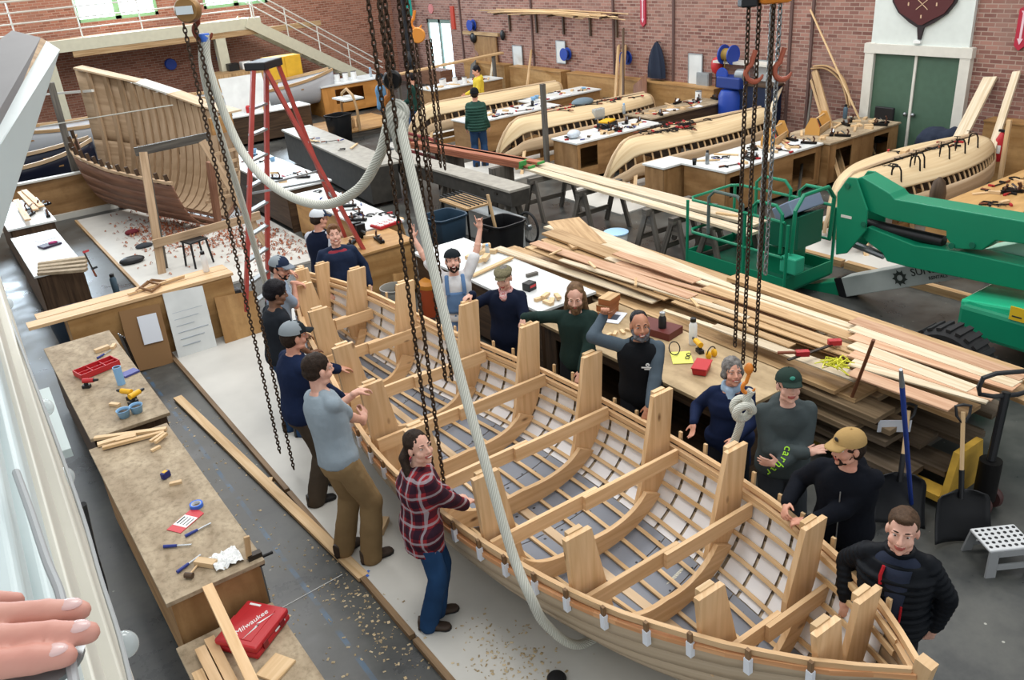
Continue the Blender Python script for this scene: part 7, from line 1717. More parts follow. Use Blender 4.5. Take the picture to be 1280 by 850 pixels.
m = MB(); t_ = at(262, 405, .045); m.board(at(250, 418, .046), at(280, 408, .046), .008, .006); m.board(at(258, 421, .046), at(283, 412, .046), .006, .006); one('pencil_lines', 'rods', 'two thin dark rods on the far corner of the platform', m, BLACK) if False else None
# ---- far left benches
for i, (x, y) in enumerate(((40, 262), (55, 258), (38, 270), (60, 270))): put('plane', x, y, ZB, .5*i, 'metal hand plane among the heap on the far left bench', 'planes on the far left bench', sc=1.2)
for i, (x0, y0, x1, y1) in enumerate(((25, 240, 45, 262), (30, 238, 52, 258), (20, 250, 35, 275))): m = MB(); m.board(at(x0, y0, ZB+.05+.03*i), at(x1, y1, ZB+.05+.03*i), .1, .03); tag(m.build('wood_strip', PINE), 'pale board lying on the far left bench among the planes', 'stick', 'boards on the far left bench')
put('paper', 58, 298, ZB, .3, 'dark folder and papers on the white bench by the bucket', sc=1.2); m = MB(); m.box(at(62, 306, ZB+.02), (.3, .22, .03), rz=.3); one('dark_folder', 'folder', 'dark purple folder on the white bench beside the bucket', m, mat('dark purple folder', '2d2238', .5)); m = MB(); m.ell(at(66, 303, ZB+.045), (.07, .05, .025)); one('pink_bundle', 'bundle', 'pink bundle on the dark purple folder', m, mat('magenta cloth', '9a3a68', .7))
for i in range(4): m = MB(); m.board(at(48, 330+4*i, ZB+.03+.01*i), at(108, 322+5*i, ZB+.03+.01*i), .09, .04); tag(m.build('board', PLYD), 'worn board clamped across the near end of the white bench by the bucket', 'board', 'boards clamped on the white bench')
put('bar', 112, 330, .8, -1.2, 'black bar clamp hanging off the boards above the dark tub', ry=1.2); p = at(70, 378, .0); PR['bbucket'].put(V((1.05, 12.65, 0)), 0, 'large dark blue tub on the floor behind the plywood barrier'); put('blueb', 146, 366, 0, 0, 'smoky blue water bottle standing behind the barrier', sc=1.3); PR['whiteb'].put(V((2.72, 11.6, .906)), 0, 'white water bottle at the right end of the barrier top')
t = put('sstool', 250, 330, .045, .3, 'low black stool on the pale sheet behind the barrier'); 
m = MB(); m.ell(at(165, 325, .09), (.22, .14, .07)); one('black_bag', 'bag', 'black bag lying on the pale floor sheet under the framed boat', m, BLACK); m = MB(); m.ell(at(165, 290, .08), (.14, .09, .06)); one('red_bundle', 'bundle', 'dark red bundle on the pale floor sheet', m, mat('dark red cloth', '6b1f2a', .8)); m = MB(); m.ell(at(180, 307, .07), (.16, .1, .05)); one('grey_bundle', 'bundle', 'dark grey bundle on the pale floor sheet nearest the gantry', m, mat('dark grey cloth', '33363c', .9))
m = MB(); m.box(at(298, 380, .3), (.14, .2, .5)); one('black_backpack', 'backpack', 'black backpack standing at the right end of the barrier', m, BLACK, bevel=.05)
m = MB(); m.tube([at(170, 365, .93), at(185, 352, .96), at(200, 356, .94), at(190, 364, .93), at(175, 360, .95), at(190, 350, .95), at(208, 352, .93)], .02, 6); one('tool_bundle', 'tools', 'brown leather tool belt on the barrier top', m, mat('brown leather', '7c5a3a', .7))
m = MB(); m.board(at(160, 368, .93), at(230, 345, .93), .04, .03); one('wood_strip', 'stick', 'pale pointed strip on the barrier top beside the tool belt', m, PINE2)
# ---- work tables by the lumber pile
put('whiteb', 866, 430, ZB, 0, 'white water bottle with black lid on the table by the lumber pile'); put('blackb', 828, 418, ZB, 0, 'black thermos on the table left of the white bottle', sc=1.1)
t = thing('food_box', 'shiny red lidded box on the work table behind the woman', 'box', at(877, 464, ZB), .5); m = MB(); m.box((0, 0, .035), (.2, .13, .07), taper=1.1); part(t, 'box', RED, m, bevel=.012); m = MB(); m.box((0, 0, .075), (.23, .155, .012)); part(t, 'lid', RED, m, bevel=.004)
m = MB(); m.box(at(852, 447, ZB+.004), (.26, .2, .006), rz=.9); one('yellow_pad', 'notepad', 'yellow writing pad on the work table behind the vest man', m, mat('yellow paper', 'd9d86b', .8))
t = thing('ear_muffs', 'yellow ear muffs on the work table beside the red box', 'ear muffs', at(889, 447, ZB)); 
for s in (-1, 1): m = MB(); m.ell((s*.04, 0, .04), (.025, .035, .045)); part(t, 'cup', YELLOW, m)
m = MB(); m.tube([(.06*math.cos(a), .0, .05+.07*math.sin(a)) for a in np.linspace(0, PI, 10)], .006, 6); part(t, 'headband', BLACK, m)
put('drill', 872, 438, ZB, 1.2, 'black and yellow drill behind the ear muffs'); 
t = thing('safety_glasses', 'black rimmed safety glasses on the yellow pad', 'glasses', at(860, 446, ZB+.01), .6)
for s in (-1, 1): m = MB(); m.tube([(s*.035+.03*math.cos(a), .02*math.sin(a), .01) for a in [2*PI*i/12 for i in range(12)]], .004, 6, True); part(t, 'rim', BLACK, m)
t = thing('magnifier', 'round clear lens in a black frame on the yellow pad', 'lens', at(843, 442, ZB+.02)); m = MB(); m.tube([(.07*math.cos(a), .03*math.sin(a), .06+.06*math.sin(a)) for a in [2*PI*i/16 for i in range(16)]], .006, 6, True); part(t, 'rim', BLACK, m)
for i, (x, y, s, l) in enumerate(((738, 375, 1.0, 'upper wooden box of the stack behind the bearded man'), (742, 386, 1.1, 'middle wooden box of the stack behind the bearded man'), (738, 400, 1.3, 'largest wooden box at the bottom of the stack behind the bearded man'))):
    p = V((5.72, 6.62+.03*i, ZB+.16-.08*i)); t = thing('wooden_box', l, 'box', p, .3+.1*i); m = MB(); m.box((0, 0, .035), (.22*s, .15*s, .07)); part(t, 'box', wood('reddish box wood', 'a9683e', '87502e', tone=.1), m); m = MB(); m.box((0, 0, .073), (.225*s, .155*s, .008)); part(t, 'lid', LUMBER, m)
t = thing('chart_card', 'white card with a dark picture on the work table between the bearded men', 'card', at(768, 397, ZB+.003), .5); m = MB(); m.box((0, 0, .003), (.3, .2, .006)); part(t, 'card', PAPER, m); m = MB(); m.box((0, 0, .007), (.14, .1, .002)); part(t, 'picture', mat('dark print', '3b4552', .6), m)
m = MB(); m.box(at(820, 410, ZB+.04), (.26, .5, .08), rz=.2); one('red_board', 'board', 'dark red wooden slab on the table behind the black thermos', m, mat('dark red slab', '5b2420', .5))
t = thing('battery_charger', 'black battery pack with red stripe on the white table beside the flat cap man', 'battery', at(662, 362, ZB), .2); m = MB(); m.box((0, 0, .05), (.14, .12, .1)); part(t, 'body', BLACK, m, bevel=.01); m = MB(); m.box((0, -.061, .06), (.1, .004, .03)); part(t, 'stripe', RED, m)
m = MB(); m.box(at(665, 343, ZB+.02), (.16, .05, .04), rz=-.1); one('sanding_block', 'block', 'dark grey sanding block on the white table', m, OLDWOOD)
for i, (x, y) in enumerate(((675, 375), (682, 371), (690, 378), (697, 372), (685, 380))): put('block', x, y, ZB+.02*(i % 2), .4*i, 'pale offcut in the little heap at the corner of the white table', 'offcuts on the white table corner', sc=.9)
for i, (x, y) in enumerate(((600, 318), (607, 324), (596, 326), (612, 316), (604, 310), (590, 322))): put('block', x, y, ZB+.03*(i % 3), .7*i, 'pale offcut in the heap behind the cheering man', 'offcuts behind the cheering man', sc=1.3)
put('sprayb', 610, 322, ZB, 0, 'clear squeeze bottle on the white table behind the flat cap man'); m = MB(); m.lathe([(.05, 0), (.07, .12), (.072, .12)], 18, TR((5.85, 9.5, ZB))); one('white_pot', 'pot', 'white plastic pot on the white table', m, WHITE)
m = MB(); m.board(at(590, 345, ZB+.03), at(640, 322, ZB+.03), .06, .025); one('wood_strip', 'stick', 'pale strip on the near left corner of the white table', m, PINE2)
for i in range(5): put('block', 760+9*i, 420-2*i, ZB, .6*i, 'small dark offcut on the tan work table by the vest man', 'offcuts on the tan work table', sc=.6)
# crates and tools stored under and behind the work table
PR['bin'].put(V((7.1, 10.75, 0)), .1, 'black rubbish bin behind the cheering man, with sticks in it'); PR['bbin'].put(V((6.65, 11.75, 0)), .1, 'blue grey rubbish bin left of the black one')
m = MB(); m.board((7.1, 10.8, .1), (7.02, 10.95, 1.15), .05, .03, up=(1, 0, 0)); one('wood_strip', 'stick', 'pale batten sticking out of the black rubbish bin', m, PINE2)
PR['bucket'].put(at(497, 392, 0)+V((0, 0, 0)), 0, 'dusty grey white bucket beside the rear ladder leg', sc=1.15); PR['stool'].put(V((6.1, 12.5, 0)), .2, 'round topped wooden stool behind the raised right hand')
t = thing('tool_trolley', 'red socket tray lying on the corner of the vise bench', 'tray', at(482, 278, .9), .2); m = MB(); m.box((0, 0, .02), (.42, .26, .04)); part(t, 'tray_floor', RED, m)
for i in range(4):
    for j in range(2): m = MB(); m.box((-.15+.1*i, -.06+.12*j, .045), (.075, .09, .012)); part(t, 'white_bin', WHITE, m)
t.location.z = .86
for i, (x, y) in enumerate(((470, 345), (478, 352), (492, 340), (505, 350), (515, 338), (485, 335), (500, 360))):
    p = at(x, y, .12); m = MB(); m.board(p+V((-.12, 0, .05*(i % 3))), p+V((.1, .1, .1+.06*(i % 3))), .05, .05); tag(m.build('cordless_tool', (REDP, BLACK, DARKSTEEL, ORANGE)[i % 4]), 'power tool in the jumble on the floor by the rear ladder leg', 'tool', 'tools on the floor by the ladder')
t = thing('cooler_jug', 'orange drinks cooler with a round lid behind the boat moulds', 'cooler', (5.25, 9.9, 0)); m = MB(); m.lathe([(.15, 0), (.17, .42)], 20); part(t, 'jug', mat('orange red plastic', 'b8502a', .5), m); m = MB(); m.lathe([(.175, .42), (.175, .48), (.12, .52), (.001, .52)], 20); part(t, 'lid', mat('amber lid', 'c9842f', .5), m)
m = MB(); m.board((5.02, 10.35, .0), (5.1, 10.5, .5), .22, .03, up=(0, 1, 0)); one('board', 'board', 'tan plywood piece standing behind the dusty bucket', m, PLY)
# vise and planes on the ladder benches
random.seed(31)
for i in range(14): p = V((random.uniform(5.42, 5.9), random.uniform(12.1, 14.8), .802)); PR[('plane', 'cclamp', 'chisel', 'bar')[i % 4]].put(p, random.uniform(0, 6), 'metal hand tool lying on the tool bench inside the ladder legs', 'hand tools on the bench inside the ladder')
for i in range(14): p = V((random.uniform(5.4, 6.1), random.uniform(15.4, 19.0), ZB)); PR[('bar', 'block', 'plane', 'jar', 'paper')[i % 5]].put(p, random.uniform(0, 6), 'small tool or scrap on the red-tool bench left of the ladder', 'things on the bench left of the ladder')
for i in range(5): p = V((random.uniform(4.5, 5.3), random.uniform(10.9, 11.5), ZB)); PR[('block', 'plane', 'chisel')[i % 3]].put(p, random.uniform(0, 6), 'small tool on the vise bench by the ladder foot', 'tools on the vise bench')
t = thing('bench_vise', 'black bench vise on the plywood bench by the ladder foot', 'vise', (5.0, 11.45, .85)); m = MB(); m.box((0, 0, .04), (.12, .14, .08)); part(t, 'base', BLACKM, m); m = MB(); m.box((0, -.05, .15), (.14, .06, .14)); part(t, 'jaw', BLACKM, m); m = MB(); m.box((0, .07, .15), (.14, .06, .14)); part(t, 'jaw', BLACKM, m); m = MB(); m.cyl((0, -.2, .12), (0, .1, .12), .018); part(t, 'screw', STEEL, m)
for i in range(8): p = V((random.uniform(7.3, 8.0), random.uniform(15.6, 19.5), .87)); PR[('stick', 'cclamp', 'chisel', 'bar')[i % 4]].put(p, random.uniform(0, 6), 'flat tool lying on the long dark table behind the ladder', 'tools on the long dark table')
# ---- right hand benches
def scatter(x0, x1, y0, y1, z, kinds, n, label, group, seed):
    random.seed(seed)
    for i in range(n): PR[kinds[i % len(kinds)]].put(V((random.uniform(x0, x1), random.uniform(y0, y1), z)), random.uniform(0, 6.28), label.format(PR[kinds[i % len(kinds)]].root.name.split('.')[0].replace('_', ' ')), group+' '+kinds[i % len(kinds)])
put('cup', 868, 206, ZB, 0, 'black takeaway coffee cup on the low bench unit'); put('steelb', 884, 205, ZB, 0, 'steel water bottle beside the black coffee cup'); put('tote', 968, 178, ZB, .35, 'wooden tool tote on the near half of the tote bench'); put('tote', 1022, 165, ZB, .35, 'wooden tool tote nearer the green doors'); put('blueb', 1056, 148, .87, 0, 'dark bottle on the shavings bench against the wall', sc=1.1)
scatter(11.4, 13.6, 9.85, 10.6, ZB, ('bar', 'block', 'cclamp', 'plane', 'stick', 'paper', 'chisel', 'block'), 36, '{} on the white bench with the tool totes', 'tote bench', 41)
scatter(13.9, 15.9, 9.7, 10.6, .862, ('block', 'stick', 'plane', 'block'), 26, '{} on the shavings bench by the green doors', 'shavings bench', 42)
t = thing('open_case', 'yellow and black tool case on the bench between the upturned hulls', 'tool case', at(759, 158, ZB), .35); m = MB(); m.box((0, 0, .05), (.42, .3, .1)); part(t, 'case_body', BLACK, m, bevel=.015); m = MB(); m.box((0, 0, .12), (.36, .24, .05)); part(t, 'tray', YELLOW, m, bevel=.015)
scatter(11.1, 13.2, 13.7, 14.3, ZB, ('bar', 'cclamp', 'chisel', 'block', 'plane', 'paper', 'mallet'), 36, '{} on the white bench with the yellow case', 'yellow case bench', 43)
put('sprayb', 780, 142, ZB, 0, 'clear bottle at the far end of the yellow case bench', sc=1.2); m = MB(); m.box(at(748, 142, ZB+.12), (.3, .12, .24)); one('clear_bin', 'bin', 'clear plastic bin on the bench with the yellow case', m, GLASSY, bevel=.02); m = MB(); m.ell(V((11.25, 14.0, ZB+.09)), (.16, .12, .09)); one('plastic_bag', 'bag', 'crumpled pale plastic bag on the bench with the yellow case', m, mat('pale plastic film', 'c3ced8', .3))
scatter(13.6, 15.9, 14.1, 14.75, .882, ('block', 'bar', 'plane', 'stick', 'paper', 'mallet'), 26, '{} on the brown bench in front of the plywood box', 'brown bench', 44)
put('tin', 873, 124, .882, 0, 'white tin on the brown bench in front of the plywood box', sc=1.1)
scatter(11.0, 13.4, 17.45, 18.1, ZB, ('block', 'bar', 'cclamp', 'chisel', 'cup'), 24, '{} on the bench by the green quilted jacket', 'quilted jacket bench', 45)
scatter(13.4, 15.5, 18.3, 18.9, ZB, ('block', 'bar', 'paper', 'jar'), 20, '{} on the far bench near the yellow hoodie', 'yellow hoodie bench', 46)
scatter(11.95, 14.2, 5.4, 6.1, ZB, ('bar', 'plane', 'cclamp', 'block', 'stick'), 22, '{} on the tan bench at the right edge', 'right edge bench', 47)
m = MB(); m.lathe([(.1, 0), (.11, .2), (.08, .36), (.02, .42)], 16, TR(at(1170, 258, .87))); one('wood_form', 'mould', 'brown rounded wooden form standing behind the green boom', m, DARKWOOD)
def hull_top(sec, x0, x1, yc, x, y):
    s = (x-x0)/(x1-x0); best = min(np.linspace(0, .6, 40), key=lambda u: abs(abs(sec(s, u, 1).y-yc)-abs(y-yc))); return sec(s, best, 1).z
def on_hull(k, sec, x0, x1, yc, x, y, rz, label, group=None, dz=.012, **kw): PR[k].put(V((x, y, hull_top(sec, x0, x1, yc, x, y)+dz)), rz, label, group, **kw)
for i, (x, dy) in enumerate(((12.0, -.5), (12.45, -.52), (12.6, -.5), (13.3, -.5), (13.8, -.48), (14.3, -.42))): on_hull('stand', hull_a, 10.95, 15.0, 7.55, x, 7.55+dy, 1.9, 'black deep clamp standing on the near edge of the hull by the green doors', 'standing clamps on the nearest hull', dz=-.02)
random.seed(51)
for i in range(9): on_hull(('cclamp', 'bar')[i % 2], hull_a, 10.95, 15.0, 7.55, random.uniform(12.2, 14.5), 7.55+random.uniform(-.25, .25), random.uniform(0, 6), 'clamp lying on top of the hull by the green doors', 'clamps lying on the nearest hull')
for i in range(30): on_hull(('cclamp', 'bar', 'cclamp')[i % 3], hull_b, 10.55, 15.0, 12.2, random.gauss(12.2, .35), 12.2+random.gauss(-.03, .12), random.uniform(0, 6), 'steel clamp in the heap on the hull behind the tote bench', 'clamp heap on the second hull', dz=.012+.03*(i % 3))
for i in range(20): on_hull(('cclamp', 'bar')[i % 2], hull_c, 10.45, 14.9, 15.7, random.uniform(12.2, 14.4), 15.7+random.uniform(-.3, .25), random.uniform(0, 6), 'clamp lying on the hull behind the yellow case bench', 'clamps on the third hull')
on_hull('block', hull_a, 10.95, 15.0, 7.55, 13.1, 7.7, .3, 'wood block on top of the hull by the green doors', sc=1.5)
m = MB(); m.ell(V((13.0, 15.8, hull_top(hull_c, 10.45, 14.9, 15.7, 13.0, 15.8)+.06)), (.3, .2, .1)); one('grey_cloth', 'cloth', 'grey blue cloth heap on the hull behind the yellow case bench', m, mat('grey blue cloth', '65757f', .9))
# square posts standing between the benches
for (x, y0, y1, w, lab) in ((688, 105, 215, .09, 'square grey post beside the bench with the yellow case'),):
    b = at(x-3, 222, 0); z1 = zfor(b.x, b.y, y0); m = MB(); m.board(b, (b.x, b.y, z1), w, w, up=(1, 0, 0)); one('post', 'post', lab, m, OLDWOOD)
bench('white-topped bench in the far corner by the glazed door', 12.9, 15.4, 22.6, 23.5, side=PLYB)
scatter(13.0, 15.3, 22.7, 23.4, ZB, ('block', 'paper', 'bar', 'stick', 'tin'), 20, '{} on the bench in the far corner', 'far corner bench', 48)
m = MB(); m.board((12.2, 24.0, 1.25), (15.9, 23.2, 1.5), .26, .05); one('plank', 'plank', 'long pale plank raised in front of the glazed door', m, LUMBER)
m = MB(); m.board((12.5, 23.95, 0), (12.5, 23.95, 1.23), .1, .08, up=(1, 0, 0)); m.board((15.6, 23.27, 0), (15.6, 23.27, 1.46), .1, .08, up=(1, 0, 0)); tag(m.build('trestle', OLDWOOD), 'pair of posts holding up the pale plank by the glazed door', 'trestle')
t = thing('crate', 'dark red crate on the floor in front of the glazed door', 'crate', (15.6, 26.9, 0)); m = MB(); m.box((0, 0, .55), (.5, 1.3, .5)); part(t, 'crate_body', REDWOOD, m); m = MB(); m.box((0, 0, .15), (.4, 1.1, .3)); part(t, 'base', OLDWOOD, m)
t = thing('bar_rack', 'dark red rack of steel bars beyond the grey beam table', 'rack', (8.9, 16.4, 0))
for i in range(5): m = MB(); m.box((0, 0, .5+.13*i), (.06, 1.5, .05)); part(t, 'shelf_bar', mat('dull red steel', '7a2a26', .5), m)
for y in (-.7, .7): m = MB(); m.box((0, y, .55), (.08, .08, 1.1)); part(t, 'upright', DARKWOOD, m)
# ---- along the brick wall
def wall_pt(x, y, off=.06): return atX(x, y, XW-off)
for x, y, l in ((711, 67, 'blue hose reel on the brick wall beside the left whiteboards'), (786, 72, 'blue hose reel beside the leaning boards and the coat'), (593, 31, 'blue hose reel high on the wall right of the glazed door')): PR['reel'].put(wall_pt(x, y, 0), 0, l)
for x, y, l in ((212, 80, 'blue hose reel under the mezzanine, left of the column'), (276, 72, 'blue hose reel under the mezzanine, right beside the column')): PR['reel'].put(atY(x, y, YW-.01), PI/2, l)
def wboard(x, y, w, h, label, m=WHITETOP): 
    p = wall_pt(x, y, .02); t = thing('whiteboard', label, 'whiteboard', (XW-.04, p.y, p.z-h/2)); mm = MB(); mm.box((0, 0, h/2), (.025, w, h)); part(t, 'board', m, mm); mm = MB()
    for yy in (-w/2, w/2): mm.box((-.005, yy, h/2), (.03, .025, h))
    for zz in (0, h): mm.box((-.005, 0, zz), (.03, w, .025))
    part(t, 'frame', GALV, mm); return t
wboard(702, 65, .42, .62, 'white board half hidden by the blue hose reel'); wboard(648, 70, .5, .62, 'white board farthest left on the brick wall'); wboard(870, 89, .45, .82, 'tall white board leaning on the plywood box under the brick'); wboard(958, 90, .62, .5, 'white board on the brick right of the blue compressor', WHITE)
t = thing('hanging_coat', 'dark navy coat hanging on the brick wall', 'coat', (XW-.15, 16.57, 1.18)); m = MB(); R = []
for z, wy, dx in ((0, .3, .1), (.25, .29, .11), (.5, .24, .1), (.7, .16, .09), (.82, .08, .07), (.88, .03, .04)): R.append([V((math.cos(a)*dx*(1+.25*math.sin(5*a)), math.sin(a)*wy*(1+.1*math.sin(7*a)), z)) for a in [2*PI*j/28 for j in range(28)]])
m.rings(R); part(t, 'coat_body', NAVYCLOTH, m); m = MB(); m.cyl((.15, 0, .86), (.0, 0, .9), .012); part(t, 'hook', BLACKM, m)
t = thing('red_hose_box', 'round red hose box on a post beside the compressor', 'hose box', wall_pt(896, 82, .12)); m = MB(); m.ell((0, 0, 0), (.1, .17, .2)); part(t, 'drum', RED, m); m = MB(); m.cyl((0, 0, -.15), (0, 0, -.62), .02); part(t, 'post', BLACKM, m)
t = thing('air_compressor', 'blue upright air compressor with tank against the brick wall', 'compressor', (15.8, 13.75, 0)); m = MB(); m.lathe([(.05, .15), (.24, .2), (.29, .3), (.29, 1.05), (.24, 1.17), (.05, 1.22)], 24); part(t, 'tank', BLUE, m)
for a in range(3): m = MB(); m.cyl((math.cos(a*2.1)*.22, math.sin(a*2.1)*.22, 0), (math.cos(a*2.1)*.2, math.sin(a*2.1)*.2, .3), .025); part(t, 'leg', BLUE, m)
m = MB(); m.box((0, -.05, 1.35), (.4, .7, .26)); part(t, 'motor_base', mat('deep blue metal', '1d3578', .45), m, bevel=.03); m = MB(); m.lathe([(.001, -.12), (.13, -.12), (.14, 0), (.13, .12), (.001, .12)], 18, TR((0, -.3, 1.52), rx=PI/2)); part(t, 'motor', mat('grey motor', '84898c', .4, .5), m); m = MB(); m.lathe([(.001, -.03), (.16, -.03), (.17, 0), (.16, .03), (.001, .03)], 20, TR((-.1, .2, 1.5), ry=PI/2)); part(t, 'flywheel', BLUE, m)
t = thing('cable_drum', 'blue drum wound with yellow brown hose above the compressor', 'hose drum', (XW-.35, 14.0, 1.75)); m = MB(); m.cyl((0, -.12, .17), (0, .12, .17), .14, n=20); part(t, 'wound_hose', mat('ochre hose', '8a7030', .6), m)
for s in (-1, 1): m = MB(); m.lathe([(.001, -.015), (.22, -.015), (.22, .015), (.001, .015)], 24, TR((0, s*.14, .17), rx=PI/2)); part(t, 'flange', BLUE, m)
m = MB(); m.cyl((-.12, 0, .1), (-.14, 0, -.8), .01, n=6); part(t, 'hanging_hose', MATS['ochre hose'], m)
m = MB(); m.box((XW-.2, 13.6, 1.74), (.36, 1.7, .05)); tag(m.build('wall_shelf', OFFWHITE), 'narrow pale shelf on the brick wall holding the hose drum', 'shelf')
t = thing('cabinet', 'dark blue steel cabinet behind the compressor', 'cabinet', (16.0, 13.1, 0)); m = MB(); m.box((0, 0, .65), (.45, .9, 1.3)); part(t, 'body', mat('blue black steel', '16213a', .5), m); m = MB(); m.box((0, 0, 1.32), (.5, .96, .04)); part(t, 'top', DARKWOOD, m)
rk = thing('lumber_rack', 'wall brackets high on the brick loaded with long pale battens', 'rack', (XW-.3, 20.5, 2.6))
for y in (23.2, 21.8, 20.5, 19.3, 18.2): m = MB(); m.box((XW-.32, y, 2.66), (.6, .05, .05)); m.box((XW-.04, y, 2.4), (.05, .06, .6)); m.build('bracket', DARKWOOD, rk)
random.seed(61)
for i in range(18):
    L_ = random.uniform(3.5, 6.0); yc = random.uniform(20.0, 21.6); x = XW-.12-.025*(i % 8)*2.4; z = 2.71+.03*(i//8); m = MB(); m.tube(smooth_path([(x, yc-L_/2, z-random.uniform(0, .12)), (x, yc, z+.01), (x, yc+L_/2, z-random.uniform(0, .08))], 5), .013, 4); tag(m.build('batten', PINE2), 'long thin pale batten on the wall rack', 'batten', 'battens on the wall rack')
def lean(px0, px1, w, th, label, m=LUMBER, foot_off=1.15, name='board', z0=0.0, top=.05):
    a = atX(px0[0], px0[1], XW-foot_off); b = wall_pt(px1[0], px1[1], top); d = b-a
    if a.z > z0: a = a-d*((a.z-z0)/d.z)
    mm = MB(); mm.board(a, b, w, th, up=(-1, 0, .3)); return tag(mm.build(name, m), label, 'board')
lean((1195, 182), (1238, 97), .24, .05, 'wide pale plank leaning on the brick right of the green doors', LUMBERW, 1.2); lean((1232, 212), (1271, 90), .13, .05, 'narrow pale plank leaning farther right beside the fire extinguisher', LUMBERW, 1.3)
lean((770, 108), (773, 57), .1, .03, 'narrow board leaning left of the wide ones by the hose reel'); lean((776, 112), (780, 59), .2, .04, 'wide pair of tan boards leaning by the hose reel'); lean((779, 95), (779, 36), .07, .03, 'dark thin board standing behind the leaning boards', DARKWOOD)
lean((1035, 150), (1018, 88), .14, .04, 'tan board leaning by the bent timber arch'); lean((1028, 148), (1014, 100), .06, .03, 'thin batten leaning left of the tan board'); lean((1010, 150), (1015, 112), .05, .03, 'grey batten leaning nearest the white board', OLDWOOD); lean((960, 148), (975, 110), .14, .04, 'short pale plank leaning under the white board', LUMBERW)
lean((1068, 135), (1013, 12), .03, .03, 'very long thin batten leaning diagonally on the brick', PINE2, .4); lean((660, 98), (664, 63), .08, .04, 'short batten leaning between the whiteboards'); lean((800, 120), (800, 100), .5, .03, 'red brown plywood sheet leaning on the plywood box', REDWOOD, .75, top=.44)
for i, x in enumerate((1042, 1048)):
    P = [wall_pt(1017, 83, .08), wall_pt(1035, 83, .1), wall_pt(1052, 96, .12), wall_pt(1060, 115, .15), wall_pt(1063, 132, .2)]; P = [p+V((0, .05*i, -.05*i)) for p in P]; mm = MB(); mm.tube(smooth_path(P, 6), .02, 6, flat=2); one('bent_timber', 'timber', ('outer', 'inner')[i]+' steam bent timber strip arched against the brick', mm, LUMBER)
lean((590, 98), (592, 78), .3, .03, 'grey panel leaning right of the glazed door', OLDWOOD, .8, top=.45); lean((611, 112), (618, 67), .12, .02, 'pale curved plank leaning in the far corner', LUMBERW, .9, top=.45); lean((598, 70), (588, 50), .12, .04, 'brown hanging board right of the glazed door', REDWOOD, .1, z0=9)
t = thing('shelf_unit', 'plywood panelled recess with a pale beam right of the glazed door', 'shelf', (XW-.08, 24.6, 0)); m = MB(); m.box((0, 0, .95), (.04, 1.3, 1.9)); part(t, 'back_panel', PLYB, m); m = MB(); m.box((-.03, .2, 1.98), (.08, 2.1, .1)); part(t, 'beam', LUMBER, m)
m = MB(); m.ell(wall_pt(592, 47, .12), (.1, .16, .17)); one('black_helmet', 'helmet', 'black round thing hung on the wall below the far hose reel', m, BLACK); m = MB(); m.ell(wall_pt(628, 44, .08), (.06, .1, .16)); one('black_lamp', 'lamp', 'small black wall lamp above the far whiteboard', m, BLACK)
t = thing('fire_extinguisher', 'red fire extinguisher with white label on a post at the right', 'fire extinguisher', wall_pt(1251, 178, .9)); t.location.z = .55; m = MB(); m.lathe([(.07, 0), (.085, .03), (.085, .38), (.05, .46), (.03, .5)], 18); part(t, 'cylinder', RED, m); m = MB(); m.box((-.083, 0, .22), (.012, .1, .14)); part(t, 'label', WHITE, m); m = MB(); m.box((0, 0, .53), (.05, .12, .04)); part(t, 'valve', BLACK, m)
m = MB(); a = atX(1252, 215, XW-1.1); b = atX(1262, 150, XW-1.1); m.board((a.x, a.y, 0), b, .07, .05, up=(1, 0, 0)); one('post', 'post', 'pale post holding the fire extinguisher', m, PINE2)
t = thing('hanging_coat', 'dark navy jacket heaped by the green doors', 'coat', atX(1172, 170, 15.6)); t.location.z = .35; m = MB(); m.ell((0, 0, .3), (.25, .42, .3)); m.ell((0, -.3, .45), (.18, .2, .16)); 
remesh(m, .03, 'coat_body', NAVYCLOTH, t, 2, wrinkle=.04, wscale=6)
m = MB(); m.box((15.65, 9.0, .175), (.6, .9, .35)); one('crate', 'crate', 'low dark crate under the heaped jacket by the green doors', m, DARKWOOD)
t = thing('office_chair', 'black office chair in front of the green doors', 'chair', (15.9, 10.0, 0)); m = MB(); m.box((0, 0, .5), (.45, .45, .07)); part(t, 'seat', BLACK, m, bevel=.02); m = MB(); m.box((.2, 0, .85), (.06, .42, .5)); part(t, 'backrest', BLACK, m, bevel=.02); m = MB(); m.cyl((0, 0, .08), (0, 0, .5), .03); part(t, 'column', STEEL, m)
for a in range(5): m = MB(); m.board((0, 0, .08), (math.cos(a*1.26)*.28, math.sin(a*1.26)*.28, .05), .05, .03); part(t, 'leg', BLACK, m)
t = thing('wall_box', 'grey electrical box on the brick behind the tall white board', 'electrical box', (XW-.07, 15.0, 1.0)); m = MB(); m.box((0, 0, .2), (.12, .4, .42)); part(t, 'box', GALV, m); m = MB(); m.box((-.063, 0, .2), (.01, .34, .36)); part(t, 'door', GALV, m)
# ---- left wall: cabinets, boats, tins
t = thing('cabinet', 'tall yellow steel cabinet under the stair', 'cabinet', (10.3, 27.6, 0)); YCAB = mat('yellow cabinet paint', 'd3a52c', .5, noise_amt=.08); m = MB(); m.box((0, 0, .95), (1.1, .6, 1.9)); part(t, 'body', YCAB, m)
for s in (-1, 1): m = MB(); m.box((s*.27, -.31, .95), (.52, .02, 1.84)); part(t, 'door', YCAB, m); m = MB(); m.box((s*.06, -.33, 1.0), (.02, .03, .16)); part(t, 'handle', BLACK, m)
for i, (x, y) in enumerate(((410, 98), (418, 97), (426, 96), (440, 95), (447, 94))): PR['tin'].put(V((11.2+.3*i, 26.85, .952)), 0, 'white paint tin on the orange tan cupboard bench', 'tins on the cupboard bench', sc=1.3)
PR['sprayb'].put(V((12.9, 26.6, .952)), 0, 'bottle at the right end of the orange tan cupboard bench', sc=1.5)
